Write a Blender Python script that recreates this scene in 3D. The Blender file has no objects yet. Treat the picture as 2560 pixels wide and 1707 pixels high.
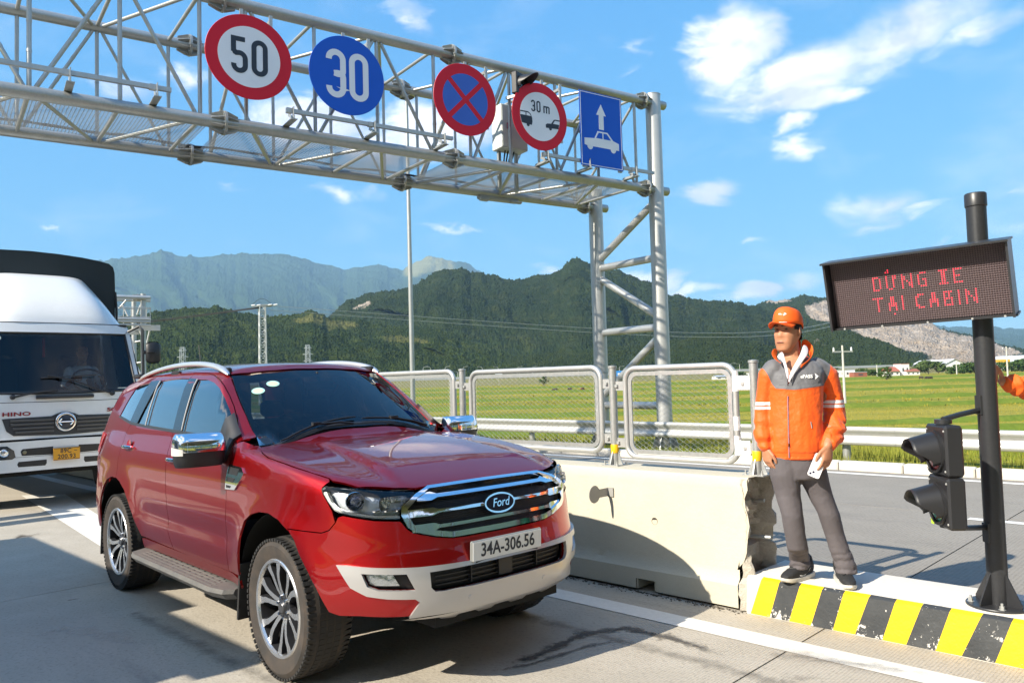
import bpy, bmesh, math, random
import numpy as np
from math import pi, sin, cos, tan, radians, sqrt, atan2, hypot
from mathutils import Vector, Matrix
from mathutils.geometry import delaunay_2d_cdt
random.seed(7); rng = np.random.default_rng(7)
S = bpy.context.scene
COL = S.collection

# ------------------------------------------------------------------ camera
CAM_H = 1.617
F_PX, PITCH, ROLL = 1958.2, .0492, -.0283           # measured for a 2560 px wide frame
fw = Vector((0, cos(PITCH), sin(PITCH))); r0 = Vector((1, 0, 0)); u0 = r0.cross(fw)
cr = cos(ROLL) * r0 + sin(ROLL) * u0
cu = -sin(ROLL) * r0 + cos(ROLL) * u0
cam = bpy.data.cameras.new('camera'); camo = bpy.data.objects.new('camera', cam); COL.objects.link(camo)
cam.sensor_width = 36; cam.lens = F_PX / 2560 * 36; cam.clip_start = .05; cam.clip_end = 30000
camo.matrix_world = Matrix(((cr.x, cu.x, -fw.x, 0), (cr.y, cu.y, -fw.y, 0), (cr.z, cu.z, -fw.z, CAM_H), (0, 0, 0, 1)))
S.camera = camo

def px_dir(px, py):
    return (fw + cr * ((px - 1280) / F_PX) - cu * ((py - 853.5) / F_PX)).normalized()
def at_y(px, py, Y):            # world point seen at a photo pixel, Y metres ahead
    d = px_dir(px, py); t = Y / d.y
    return Vector((0, 0, CAM_H)) + d * t
def at_z(px, py, z=0.0):
    d = px_dir(px, py); t = (z - CAM_H) / d.z
    return Vector((0, 0, CAM_H)) + d * t

# ------------------------------------------------------------------ light
SUN_AZ, SUN_EL = radians(35), radians(35)            # direction the shadows run (from +X), height of the sun
sd = Vector((cos(SUN_EL) * cos(SUN_AZ), cos(SUN_EL) * sin(SUN_AZ), -sin(SUN_EL)))
sun = bpy.data.lights.new('sun', 'SUN'); suno = bpy.data.objects.new('sun', sun); COL.objects.link(suno)
sun.energy = 5.0; sun.angle = radians(.53); sun.color = (1, .92, .78)
suno.rotation_euler = sd.to_track_quat('-Z', 'Y').to_euler(); suno.location = (-20, -15, 30)

W = bpy.data.worlds.new('World'); S.world = W; W.use_nodes = True
nt = W.node_tree; nt.nodes.clear()
def N(tree, typ, **kw):
    n = tree.nodes.new(typ)
    for k, v in kw.items():
        if k.startswith('i_'): n.inputs[k[2:].replace('_', ' ')].default_value = v
        elif k.startswith('n_'): n.inputs[int(k[2:])].default_value = v
        else: setattr(n, k, v)
    return n
def Lk(tree, a, b): tree.links.new(a, b)
def mth(tree, op, a, b=None, clamp=False):
    n = tree.nodes.new('ShaderNodeMath'); n.operation = op; n.use_clamp = clamp
    for i, v in enumerate((a, b)):
        if v is None: continue
        if isinstance(v, (int, float)): n.inputs[i].default_value = v
        else: tree.links.new(v, n.inputs[i])
    return n.outputs[0]
def build_sky():
    sky = N(nt, 'ShaderNodeTexSky', sky_type='NISHITA', sun_disc=False, sun_elevation=SUN_EL,
            sun_rotation=atan2(-sd.x, -sd.y), altitude=20, air_density=1.0, dust_density=.35, ozone_density=2.2)
    hs0 = N(nt, 'ShaderNodeHueSaturation'); hs0.inputs['Saturation'].default_value = 1.22; hs0.inputs['Hue'].default_value = .494
    Lk(nt, sky.outputs[0], hs0.inputs['Color'])
    # a hazy, vivid tropical sky: flatten the height gradient and tint towards azure
    sc_ = N(nt, 'ShaderNodeSeparateColor'); Lk(nt, hs0.outputs[0], sc_.inputs[0]); hs = N(nt, 'ShaderNodeCombineColor')
    for q, (ex, k_) in enumerate(((.49, .83), (.365, 1.95), (.10, 4.3))): Lk(nt, mth(nt, 'MULTIPLY', mth(nt, 'POWER', mth(nt, 'MAXIMUM', sc_.outputs[q], .002), ex), k_), hs.inputs[q])
    tc = N(nt, 'ShaderNodeTexCoord'); sp = N(nt, 'ShaderNodeSeparateXYZ'); Lk(nt, tc.outputs['Generated'], sp.inputs[0])
    az = mth(nt, 'ARCTAN2', sp.outputs[0], sp.outputs[1]); el = mth(nt, 'ARCSINE', sp.outputs[2])
    cb = N(nt, 'ShaderNodeCombineXYZ'); Lk(nt, az, cb.inputs[0]); Lk(nt, el, cb.inputs[1])
    # stretched fractal noise for cloud texture
    mp = N(nt, 'ShaderNodeMapping'); mp.inputs['Scale'].default_value = (1, 1.9, 1); Lk(nt, cb.outputs[0], mp.inputs[0])
    no = N(nt, 'ShaderNodeTexNoise'); no.inputs['Scale'].default_value = 9; no.inputs['Detail'].default_value = 9; no.inputs['Roughness'].default_value = .56
    no.inputs['Distortion'].default_value = .5
    Lk(nt, mp.outputs[0], no.inputs['Vector'])
    # warp
    sub = N(nt, 'ShaderNodeVectorMath', operation='SUBTRACT'); Lk(nt, no.outputs['Color'], sub.inputs[0]); sub.inputs[1].default_value = (.5, .5, .5)
    sc = N(nt, 'ShaderNodeVectorMath', operation='MULTIPLY'); Lk(nt, sub.outputs[0], sc.inputs[0]); sc.inputs[1].default_value = (.17, .06, 0)
    wv = N(nt, 'ShaderNodeVectorMath', operation='ADD'); Lk(nt, cb.outputs[0], wv.inputs[0]); Lk(nt, sc.outputs[0], wv.inputs[1])
    k = 1.0884
    # the clouds in view and some more all round: (px, py, half width, half height, tilt in degrees, density)
    blobs = [(1680, 105, 120, 85, 25, 1), (1830, 180, 210, 55, 12, .8), (2060, 95, 220, 62, 12, .62), (2235, 75, 110, 34, 15, .45), (1840, 225, 170, 38, 5, .9), (1960, 215, 75, 26, 10, .7),
             (1740, 30, 70, 30, 20, .38), (1825, 288, 52, 24, 5, .85), (1865, 333, 72, 22, 5, .6), (1590, 432, 80, 28, 5, .8), (2010, 478, 110, 38, 8, .5), (2110, 480, 90, 14, 6, .5), (1990, 520, 80, 16, 8, .42),
             (930, 35, 80, 30, -40, .42), (700, 285, 130, 52, 5, 1.05), (990, 305, 120, 62, 0, 1.05), (850, 320, 110, 46, 0, .8), (790, 435, 70, 20, -5, .55), (1040, 512, 100, 11, -3, .4),
             (1590, 665, 75, 20, 5, .8), (1712, 668, 48, 26, 0, .9), (1500, 640, 75, 34, 0, .9), (1265, 620, 52, 15, 5, .6), (1820, 655, 120, 20, 6, .4), (1735, 560, 45, 10, 0, .4),
             (430, 190, 75, 26, 5, .55), (260, 205, 80, 26, 0, .4), (20, 80, 60, 18, 10, .3), (165, 520, 50, 8, 0, .35), (520, 425, 60, 9, 0, .25), (1450, 110, 35, 22, 40, .3), (1400, 165, 26, 10, 30, .3), (2340, 455, 70, 14, 5, .4), (2150, 545, 60, 11, 5, .3)]
    acc = None
    items = []
    for bx, by, rx, ry, t, dn in blobs:
        d = px_dir(bx * k, by * k); items.append((atan2(d.x, d.y), math.asin(d.z), rx * k / F_PX, ry * k / F_PX, radians(t) - .028, dn))
    r2 = random.Random(3)
    for i in range(24):
        a = r2.uniform(.85, 5.4)
        if a > pi: a -= 2 * pi
        items.append((a, r2.uniform(.10, 1.2), r2.uniform(.22, .55), r2.uniform(.09, .2), r2.uniform(-.15, .2), r2.uniform(.6, 1)))
    for a, e, rx, ry, t, dn in items:
        m = N(nt, 'ShaderNodeMapping', vector_type='TEXTURE')
        m.inputs['Location'].default_value = (a, e, 0); m.inputs['Rotation'].default_value = (0, 0, t); m.inputs['Scale'].default_value = (rx * 1.15, ry * 1.25, 1)
        Lk(nt, wv.outputs[0], m.inputs[0])
        ln = N(nt, 'ShaderNodeVectorMath', operation='LENGTH'); Lk(nt, m.outputs[0], ln.inputs[0])
        v = mth(nt, 'MULTIPLY', mth(nt, 'SUBTRACT', 1.0, ln.outputs['Value'], clamp=True), dn)
        acc = v if acc is None else mth(nt, 'MAXIMUM', acc, v)
    det = N(nt, 'ShaderNodeTexNoise'); det.inputs['Scale'].default_value = 26; det.inputs['Detail'].default_value = 8; det.inputs['Roughness'].default_value = .6
    Lk(nt, mp.outputs[0], det.inputs['Vector'])
    dd = mth(nt, 'MULTIPLY', mth(nt, 'SUBTRACT', det.outputs['Fac'], .5), .5)
    soft = mth(nt, 'MULTIPLY', acc, mth(nt, 'ADD', 1.0, mth(nt, 'MULTIPLY', dd, 2.6)))
    mr = N(nt, 'ShaderNodeMapRange', interpolation_type='SMOOTHSTEP'); mr.inputs['From Min'].default_value = .04; mr.inputs['From Max'].default_value = .62
    Lk(nt, soft, mr.inputs['Value'])
    # faint veil of cirrus everywhere
    ci = N(nt, 'ShaderNodeMapRange'); ci.inputs['From Min'].default_value = .52; ci.inputs['From Max'].default_value = .85; ci.inputs['To Max'].default_value = .16
    Lk(nt, no.outputs['Fac'], ci.inputs['Value'])
    cl = mth(nt, 'MAXIMUM', mr.outputs[0], ci.outputs[0])
    # cloud colour: white with lilac shaded hearts
    cc = N(nt, 'ShaderNodeMix', data_type='RGBA'); cc.inputs['A'].default_value = (4.6, 5.0, 6.6, 1); cc.inputs['B'].default_value = (7.6, 7.6, 7.8, 1)
    sh = N(nt, 'ShaderNodeMapRange'); sh.inputs['From Min'].default_value = .40; sh.inputs['From Max'].default_value = .6
    Lk(nt, no.outputs['Fac'], sh.inputs['Value']); Lk(nt, sh.outputs[0], cc.inputs['Factor'])
    mx = N(nt, 'ShaderNodeMix', data_type='RGBA'); Lk(nt, cl, mx.inputs['Factor']); Lk(nt, hs.outputs[0], mx.inputs['A']); Lk(nt, cc.outputs['Result'], mx.inputs['B'])
    bg = N(nt, 'ShaderNodeBackground'); bg.inputs['Strength'].default_value = .10; Lk(nt, mx.outputs['Result'], bg.inputs['Color'])
    ou = N(nt, 'ShaderNodeOutputWorld'); Lk(nt, bg.outputs[0], ou.inputs[0])
build_sky()
S.view_settings.view_transform = 'Standard'; S.view_settings.look = 'None'
S.view_settings.exposure = 0.98; S.view_settings.gamma = 1; S.view_settings.use_curve_mapping = False
S.cycles.use_denoising = True
S.cycles.max_bounces = 8; S.cycles.transparent_max_bounces = 24; S.cycles.diffuse_bounces = 3; S.cycles.glossy_bounces = 4
S.cycles.sample_clamp_indirect = 8; S.cycles.caustics_reflective = False; S.cycles.caustics_refractive = False

# ------------------------------------------------------------------ materials
MATS = {}
def mat(name, base, rough=.6, metal=0.0, coat=0.0, var=None, bump=None, spec=.5, emis=None, alpha=None, coatr=.03, coords='Object', streak=None):
    if name in MATS: return MATS[name]
    m = bpy.data.materials.new(name); m.use_nodes = True; t = m.node_tree; b = t.nodes['Principled BSDF']
    b.inputs['Base Color'].default_value = (*base, 1); b.inputs['Roughness'].default_value = rough; b.inputs['Metallic'].default_value = metal
    b.inputs['Coat Weight'].default_value = coat; b.inputs['Coat Roughness'].default_value = coatr; b.inputs['Specular IOR Level'].default_value = spec
    if emis: b.inputs['Emission Color'].default_value = (*emis[0], 1); b.inputs['Emission Strength'].default_value = emis[1]
    tc = t.nodes.new('ShaderNodeTexCoord')
    col = None
    if var:                                   # [(scale, amount, tint)]: mottling of the thing's own colour
        for sc, am, tint in var:
            no = N(t, 'ShaderNodeTexNoise'); no.inputs['Scale'].default_value = sc; no.inputs['Detail'].default_value = 6; no.inputs['Roughness'].default_value = .62
            Lk(t, tc.outputs[coords], no.inputs['Vector'])
            mr = N(t, 'ShaderNodeMapRange'); mr.inputs['From Min'].default_value = .35; mr.inputs['From Max'].default_value = .72; mr.inputs['To Max'].default_value = am
            Lk(t, no.outputs['Fac'], mr.inputs['Value'])
            mx = N(t, 'ShaderNodeMix', data_type='RGBA'); mx.inputs['B'].default_value = (*tint, 1); Lk(t, mr.outputs[0], mx.inputs['Factor'])
            if col is None: mx.inputs['A'].default_value = (*base, 1)
            else: Lk(t, col, mx.inputs['A'])
            col = mx.outputs['Result']
        Lk(t, col, b.inputs['Base Color'])
        rr = mth(t, 'ADD', rough - .06, mth(t, 'MULTIPLY', no.outputs['Fac'], .12)); Lk(t, rr, b.inputs['Roughness'])
    if bump:
        h = None
        for sc, st in (bump if isinstance(bump, list) else [bump]):
            no = N(t, 'ShaderNodeTexNoise'); no.inputs['Scale'].default_value = sc; no.inputs['Detail'].default_value = 5
            Lk(t, tc.outputs[coords], no.inputs['Vector'])
            v = mth(t, 'MULTIPLY', no.outputs['Fac'], st); h = v if h is None else mth(t, 'ADD', h, v)
        bp = N(t, 'ShaderNodeBump'); bp.inputs['Strength'].default_value = 1; bp.inputs['Distance'].default_value = .01
        Lk(t, h, bp.inputs['Height']); Lk(t, bp.outputs[0], b.inputs['Normal'])
    MATS[name] = m
    return m
def glass_mat(name, tint, refl=1.0, ior=1.5, rough=0.0):
    if name in MATS: return MATS[name]
    m = bpy.data.materials.new(name); m.use_nodes = True; t = m.node_tree; t.nodes.clear()
    fr = N(t, 'ShaderNodeFresnel'); fr.inputs['IOR'].default_value = ior
    tr = N(t, 'ShaderNodeBsdfTransparent'); tr.inputs['Color'].default_value = (*tint, 1)
    gl = N(t, 'ShaderNodeBsdfGlossy'); gl.inputs['Roughness'].default_value = rough
    mx = N(t, 'ShaderNodeMixShader'); Lk(t, mth(t, 'MULTIPLY', fr.outputs[0], refl, True), mx.inputs[0]); Lk(t, tr.outputs[0], mx.inputs[1]); Lk(t, gl.outputs[0], mx.inputs[2])
    o = N(t, 'ShaderNodeOutputMaterial'); Lk(t, mx.outputs[0], o.inputs[0]); MATS[name] = m
    return m

# ------------------------------------------------------------------ object helpers
def link(o, parent=None):
    COL.objects.link(o)
    if parent is not None:
        o.parent = parent
    return o
def tag(o, label=None, cat=None, group=None, kind=None):
    if label: o['label'] = label
    if cat: o['category'] = cat
    if group: o['group'] = group
    if kind: o['kind'] = kind
    return o
def thing(name, label, cat, loc=(0, 0, 0), rotz=0.0, group=None):
    o = bpy.data.objects.new(name, None); o.empty_display_size = .2; COL.objects.link(o)
    o.location = loc; o.rotation_euler = (0, 0, rotz)
    return tag(o, label, cat, group)
def copy_tree(o, parent=None):
    c = o.copy(); COL.objects.link(c); c.parent = parent
    for ch in o.children: copy_tree(ch, c)
    return c
def frame_of(ax, up=(0, 0, 1)):
    z = Vector(ax).normalized(); u = Vector(up)
    if abs(z.dot(u.normalized())) > .99: u = Vector((1, 0, 0))
    x = u.cross(z).normalized(); y = z.cross(x)
    return x, y, z
class MB:
    def __init__(s): s.v = []; s.f = []; s.m = []; s.cm = 0
    def add(s, vs, fs):
        b = len(s.v); s.v.extend([tuple(p) for p in vs]); s.f.extend([tuple(i + b for i in f) for f in fs]); s.m.extend([s.cm] * len(fs)); return s
    def box(s, c, size, rot=None, taper=1.0, bev=0.0):
        hx, hy, hz = (a / 2 for a in size); R = rot if rot is not None else Matrix.Identity(3)
        if isinstance(rot, (int, float)): R = Matrix.Rotation(rot, 3, 'Z')
        c = Vector(c)
        if bev <= 0:
            P = [(-hx, -hy, -hz), (hx, -hy, -hz), (hx, hy, -hz), (-hx, hy, -hz)] + [(x * taper, y * taper, hz) for x, y in ((-hx, -hy), (hx, -hy), (hx, hy), (-hx, hy))]
            F = [(3, 2, 1, 0), (4, 5, 6, 7), (0, 1, 5, 4), (1, 2, 6, 5), (2, 3, 7, 6), (3, 0, 4, 7)]
            return s.add([c + R @ Vector(p) for p in P], F)
        b = min(bev, hx * .9, hy * .9, hz * .9); rings = []
        for z, d in ((-hz, b), (-hz + b, 0), (hz - b, 0), (hz, b)):
            x, y = hx - d, hy - d; q = b
            if d: q = b * .6
            rings.append([(-x + q, -y, z), (x - q, -y, z), (x, -y + q, z), (x, y - q, z), (x - q, y, z), (-x + q, y, z), (-x, y - q, z), (-x, -y + q, z)])
        P = [p for r in rings for p in r]; F = [tuple(range(7, -1, -1)), tuple(range(24, 32))]
        for k in range(3):
            for i in range(8): j = (i + 1) % 8; F.append((k * 8 + i, k * 8 + j, k * 8 + 8 + j, k * 8 + 8 + i))
        return s.add([c + R @ Vector(p) for p in P], F)
    def tube(s, pts, r, seg=10, closed=False, caps=True, up=(0, 0, 1)):
        pts = [Vector(p) for p in pts]; n = len(pts); rr = r if isinstance(r, (list, tuple)) else [r] * n
        V = []; px = None
        for i, p in enumerate(pts):
            if closed: d = (pts[(i + 1) % n] - pts[i - 1])
            else: d = pts[min(i + 1, n - 1)] - pts[max(i - 1, 0)]
            if d.length < 1e-9: d = Vector((0, 0, 1))
            if px is None: x, y, z = frame_of(d, up)
            else:
                z = d.normalized(); x = (px - z * px.dot(z)).normalized(); y = z.cross(x)
            px = x
            for k in range(seg):
                a = 2 * pi * k / seg; V.append(p + (x * cos(a) + y * sin(a)) * rr[i])
        F = []
        for i in range(n if closed else n - 1):
            j = (i + 1) % n
            for k in range(seg): l = (k + 1) % seg; F.append((i * seg + k, i * seg + l, j * seg + l, j * seg + k))
        if caps and not closed: F.append(tuple(range(seg - 1, -1, -1))); F.append(tuple((n - 1) * seg + k for k in range(seg)))
        return s.add(V, F)
    def lathe(s, prof, c, ax=(0, 0, 1), seg=24, up=(0, 0, 1), arc=None, close=False):
        x, y, z = frame_of(ax, up); c = Vector(c); n = len(prof); V = []; full = arc is None
        a0, a1 = (0, 2 * pi) if full else arc; st = seg if full else seg + 1
        for k in range(st):
            a = a0 + (a1 - a0) * k / seg; d = x * cos(a) + y * sin(a)
            for r, h in prof: V.append(c + d * r + z * h)
        F = []
        for k in range(seg):
            l = (k + 1) % st
            for i in range(n - 1 if not close else n): j = (i + 1) % n; F.append((k * n + i, l * n + i, l * n + j, k * n + j))
        return s.add(V, F)
    def prism(s, poly, o, ex, ey, ez, d):      # flat polygon (2D) extruded along ez by d
        o, ex, ey, ez = Vector(o), Vector(ex), Vector(ey), Vector(ez); n = len(poly)
        V = [o + ex * a + ey * b for a, b in poly] + [o + ex * a + ey * b + ez * d for a, b in poly]
        F = [tuple(range(n - 1, -1, -1)), tuple(range(n, 2 * n))] + [(i, (i + 1) % n, n + (i + 1) % n, n + i) for i in range(n)]
        return s.add(V, F)
    def build(s, name, m, parent=None, smooth=35, world=None):
        me = bpy.data.meshes.new(name); me.from_pydata(s.v, [], s.f)
        for q in (m if isinstance(m, (list, tuple)) else [m]): me.materials.append(q)
        if isinstance(m, (list, tuple)): me.polygons.foreach_set('material_index', s.m)
        bm = bmesh.new(); bm.from_mesh(me); bmesh.ops.recalc_face_normals(bm, faces=bm.faces); bm.to_mesh(me); bm.free()
        if smooth:
            me.shade_smooth(); me.set_sharp_from_angle(angle=radians(smooth))
        o = bpy.data.objects.new(name, me); link(o, parent)
        if world: o.matrix_parent_inverse = Matrix.LocRotScale(world.location, world.rotation_euler, None).inverted()
        return o
def arcpts(c, r, a0, a1, n): return [(c[0] + r * cos(a0 + (a1 - a0) * i / n), c[1] + r * sin(a0 + (a1 - a0) * i / n)) for i in range(n + 1)]
def rrect(w, h, r, n=5):
    P = []
    for cx, cy, a in ((w / 2 - r, h / 2 - r, 0), (-w / 2 + r, h / 2 - r, pi / 2), (-w / 2 + r, -h / 2 + r, pi), (w / 2 - r, -h / 2 + r, 1.5 * pi)):
        P += arcpts((cx, cy), r, a, a + pi / 2, n)
    return P
def text_mesh(name, txt, size, m, parent, mtx, sx=1.0, depth=.002, shear=0.0, bold=0.0, align='CENTER', spacing=1.0, world=None):
    cu_ = bpy.data.curves.new(name, 'FONT'); cu_.body = txt; cu_.size = size; cu_.extrude = depth; cu_.shear = shear; cu_.offset = bold
    cu_.align_x = align; cu_.align_y = 'CENTER'; cu_.space_character = spacing; cu_.resolution_u = 4
    ob = bpy.data.objects.new(name, cu_); me = bpy.data.meshes.new_from_object(ob); bpy.data.objects.remove(ob)
    me.transform(Matrix.Diagonal((sx, 1, 1, 1))); me.transform(mtx)
    me.materials.clear(); me.materials.append(m); me.name = name
    o = bpy.data.objects.new(name, me); link(o, parent)
    if world: o.matrix_parent_inverse = Matrix.LocRotScale(world.location, world.rotation_euler, None).inverted()
    return o
def basis(o, ex, ey, ez):
    return Matrix(((ex[0], ey[0], ez[0], o[0]), (ex[1], ey[1], ez[1], o[1]), (ex[2], ey[2], ez[2], o[2]), (0, 0, 0, 1)))

# shared materials
M_GALV = mat('galvanised_steel', (.44, .45, .44), .42, .55, var=[(2.5, .55, (.36, .34, .28)), (9, .6, (.30, .33, .34)), (40, .35, (.62, .62, .60))], bump=(60, .05))
M_GALV2 = mat('galvanised_bright', (.50, .50, .48), .42, .5, var=[(7, .5, (.38, .39, .38)), (50, .3, (.62, .62, .60))])
M_CONC = mat('concrete_barrier', (.55, .505, .39), .85, var=[(1.1, .7, (.46, .415, .33)), (5, .4, (.60, .56, .46)), (120, .3, (.38, .34, .28))], bump=[(30, .25), (160, .15)])
M_CONCROUGH = mat('broken_concrete', (.46, .42, .35), .95, var=[(9, .5, (.34, .30, .25)), (60, .5, (.58, .54, .47))], bump=[(25, 1.2), (90, .6)])
M_BLACK = mat('black_plastic', (.018, .018, .02), .45, bump=(300, .03))
M_BLACKPAINT = mat('black_paint', (.022, .023, .026), .38, var=[(5, .4, (.035, .035, .04)), (80, .25, (.05, .05, .05))])
M_RUB = mat('rubber', (.02, .019, .018), .75)
M_CHROME = mat('chrome', (.86, .87, .89), .06, 1.0)
M_ALU = mat('satin_aluminium', (.74, .73, .72), .32, .75)
M_WHITE = mat('white_paint', (.78, .78, .77), .35, coat=.3, var=[(3, .2, (.70, .69, .66))])
M_RED = mat('red_sheet', (.62, .004, .022), .45, spec=.3, var=[(3, .15, (.5, .01, .025))])
M_BLUE = mat('blue_sheet', (.002, .095, .56), .45, spec=.3, var=[(3, .15, (.002, .08, .48))])
M_SIGNW = mat('white_sheet', (.78, .78, .82), .45)
M_INK = mat('black_ink', (.012, .02, .035), .5)
M_ORANGE = mat('orange_cloth', (.86, .13, .008), .72, var=[(5, .3, (.76, .095, .006))], bump=[(18, .55), (240, .06)])
# ================================================================== road frame
RB = Vector((.393, 6.508, 0)); RE = Vector((.715, -.699, 0)).normalized(); RN = Vector((-RE.y, RE.x, 0)) 
RA = atan2(RE.y, RE.x)
def rp(s, t, z=0.0): return RB + RE * s + RN * t + Vector((0, 0, z))
def to_st(p): d = p - RB; return d.dot(RE), d.dot(RN)
FZ = -1.25
def zfield(x, y):
    t = (x - RB.x) * RN.x + (y - RB.y) * RN.y
    q = np.clip((np.asarray(t, float) - 10.5) / 14, 0, 1); return .04 + (FZ - .04) * q * q * (3 - 2 * q)
def struct(o): o['kind'] = 'structure'; return o

def vnoise(x, y, seed=0):
    """smooth value noise, numpy arrays"""
    xi = np.floor(x).astype(np.int64); yi = np.floor(y).astype(np.int64); fx = x - xi; fy = y - yi
    def h(a, b):
        n = (a * 374761393 + b * 668265263 + seed * 982451653) & 0x7fffffff
        n = ((n ^ (n >> 13)) * 1274126177) & 0x7fffffff
        return ((n ^ (n >> 16)) & 0xffff) / 65535.0
    fx = fx * fx * (3 - 2 * fx); fy = fy * fy * (3 - 2 * fy)
    return (h(xi, yi) * (1 - fx) + h(xi + 1, yi) * fx) * (1 - fy) + (h(xi, yi + 1) * (1 - fx) + h(xi + 1, yi + 1) * fx) * fy
def fbm(x, y, seed=0, oct=4, gain=.5):
    a = 1.0; s = 0; tot = 0
    for i in range(oct): s = s + a * vnoise(x * 2 ** i, y * 2 ** i, seed + i); tot += a; a *= gain
    return s / tot

# ---- ground materials
def ground_mat(name, c0, c1, c2, sc=(.35, 2.5, 40), rough=.85, groove=None, rot=0.0, stain=0.0):
    m = bpy.data.materials.new(name); m.use_nodes = True; t = m.node_tree; b = t.nodes['Principled BSDF']; b.inputs['Roughness'].default_value = rough; b.inputs['Specular IOR Level'].default_value = .3
    ge = N(t, 'ShaderNodeNewGeometry')
    def noise(s, d=6): n = N(t, 'ShaderNodeTexNoise'); n.inputs['Scale'].default_value = s; n.inputs['Detail'].default_value = d; n.inputs['Roughness'].default_value = .6; Lk(t, ge.outputs['Position'], n.inputs['Vector']); return n.outputs['Fac']
    def mixc(f, a, bb, lo=.35, hi=.7, mx=1.0):
        mr = N(t, 'ShaderNodeMapRange'); mr.inputs['From Min'].default_value = lo; mr.inputs['From Max'].default_value = hi; mr.inputs['To Max'].default_value = mx; Lk(t, f, mr.inputs['Value'])
        x = N(t, 'ShaderNodeMix', data_type='RGBA'); Lk(t, mr.outputs[0], x.inputs['Factor'])
        for k, v in (('A', a), ('B', bb)):
            if isinstance(v, tuple): x.inputs[k].default_value = (*v, 1)
            else: Lk(t, v, x.inputs[k])
        return x.outputs['Result']
    n1, n2, n3 = noise(sc[0]), noise(sc[1]), noise(sc[2], 3)
    col = mixc(n2, mixc(n1, c0, c1), c2, .45, .8, .7); col = mixc(n3, col, tuple(v * .5 for v in c0), .52, .78, .7)
    h = mth(t, 'MULTIPLY', n3, .35)
    if stain:                                 # tyre tracks and oil along the lane, dark splashes
        mp = N(t, 'ShaderNodeMapping', vector_type='POINT'); mp.inputs['Rotation'].default_value = (0, 0, -RA); Lk(t, ge.outputs['Position'], mp.inputs[0])
        ms = N(t, 'ShaderNodeMapping'); ms.inputs['Scale'].default_value = (.22, 1.3, 1); Lk(t, mp.outputs[0], ms.inputs[0])
        ns = N(t, 'ShaderNodeTexNoise'); ns.inputs['Scale'].default_value = 1.6; ns.inputs['Detail'].default_value = 7; ns.inputs['Roughness'].default_value = .65; Lk(t, ms.outputs[0], ns.inputs['Vector'])
        col = mixc(ns.outputs['Fac'], col, (.13, .12, .115), .56, .78, stain)
    if groove:                                # broom-finished concrete: fine cross grooves
        mp = N(t, 'ShaderNodeMapping'); mp.inputs['Rotation'].default_value = (0, 0, -RA); Lk(t, ge.outputs['Position'], mp.inputs[0])
        w = N(t, 'ShaderNodeTexWave', bands_direction='X'); w.inputs['Scale'].default_value = groove; w.inputs['Distortion'].default_value = .6; w.inputs['Detail'].default_value = 1; Lk(t, mp.outputs[0], w.inputs['Vector'])
        h = mth(t, 'ADD', h, mth(t, 'MULTIPLY', w.outputs['Fac'], .22))
    bp = N(t, 'ShaderNodeBump'); bp.inputs['Distance'].default_value = .012; Lk(t, h, bp.inputs['Height']); Lk(t, bp.outputs[0], b.inputs['Normal']); Lk(t, col, b.inputs['Base Color'])
    MATS[name] = m; return m
M_SLAB = ground_mat('lane_concrete', (.45, .405, .335), (.37, .335, .28), (.50, .455, .385), groove=16, stain=.55)
M_SLAB2 = ground_mat('far_road_concrete', (.275, .25, .215), (.23, .21, .18), (.32, .29, .25), sc=(.2, 1.6, 30), groove=10, stain=.5)
M_JOINT = mat('joint_filler', (.05, .047, .043), .9)
M_LINE = mat('road_paint', (.74, .72, .67), .6, var=[(3, .3, (.62, .60, .54)), (25, .35, (.5, .47, .42))], bump=(80, .1))
M_KERBTOP = mat('kerb_concrete', (.62, .58, .51), .85, var=[(3, .4, (.52, .48, .41)), (30, .3, (.68, .64, .58))], bump=[(40, .2), (150, .15)])

# ---- subgrade and paving slabs
def quad_obj(name, m, s0, s1, t0, t1, z0, z1, parent=None):
    b = MB(); P = [rp(s0, t0), rp(s1, t0), rp(s1, t1), rp(s0, t1)]
    V = [p + Vector((0, 0, z0)) for p in P] + [p + Vector((0, 0, z1)) for p in P]
    b.add(V, [(3, 2, 1, 0), (4, 5, 6, 7), (0, 1, 5, 4), (1, 2, 6, 5), (2, 3, 7, 6), (3, 0, 4, 7)]); return b.build(name, m, parent, smooth=0)
lane = struct(quad_obj('toll_lane', M_JOINT, -64, 16, -26, .2, -.20, -.016))
farroad = struct(quad_obj('road', M_JOINT, -120, 40, .2, 8.02, -.20, -.016))
J = [2.13 + 5.1 * k for k in range(-9, 3)]
for a, b_ in zip(J[:-1], J[1:]):
    for t0, t1 in ((-4.3, .2), (-8.2, -4.3), (-12.1, -8.2)):
        quad_obj('slab', M_SLAB, a + .005, b_ - .005, t0 + .005, t1 - .005, -.12, 0.0, lane)
    for t0, t1 in ((.2, 4.72), (4.72, 8.02)):
        quad_obj('slab', M_SLAB2, a + .006, b_ - .006, t0 + .006, t1 - .006, -.12, 0.0, farroad)
quad_obj('slab', M_SLAB, -60, J[0] - .01, -12.1, .2, -.12, 0.0, lane); quad_obj('slab', M_SLAB, -60, 16, -25.9, -12.11, -.12, 0.0, lane)
quad_obj('slab', M_SLAB2, -119, J[0] - .01, .21, 8.02, -.12, 0.0, farroad); quad_obj('slab', M_SLAB2, J[-1] + .01, 39, .21, 8.02, -.12, 0.0, farroad)
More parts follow.
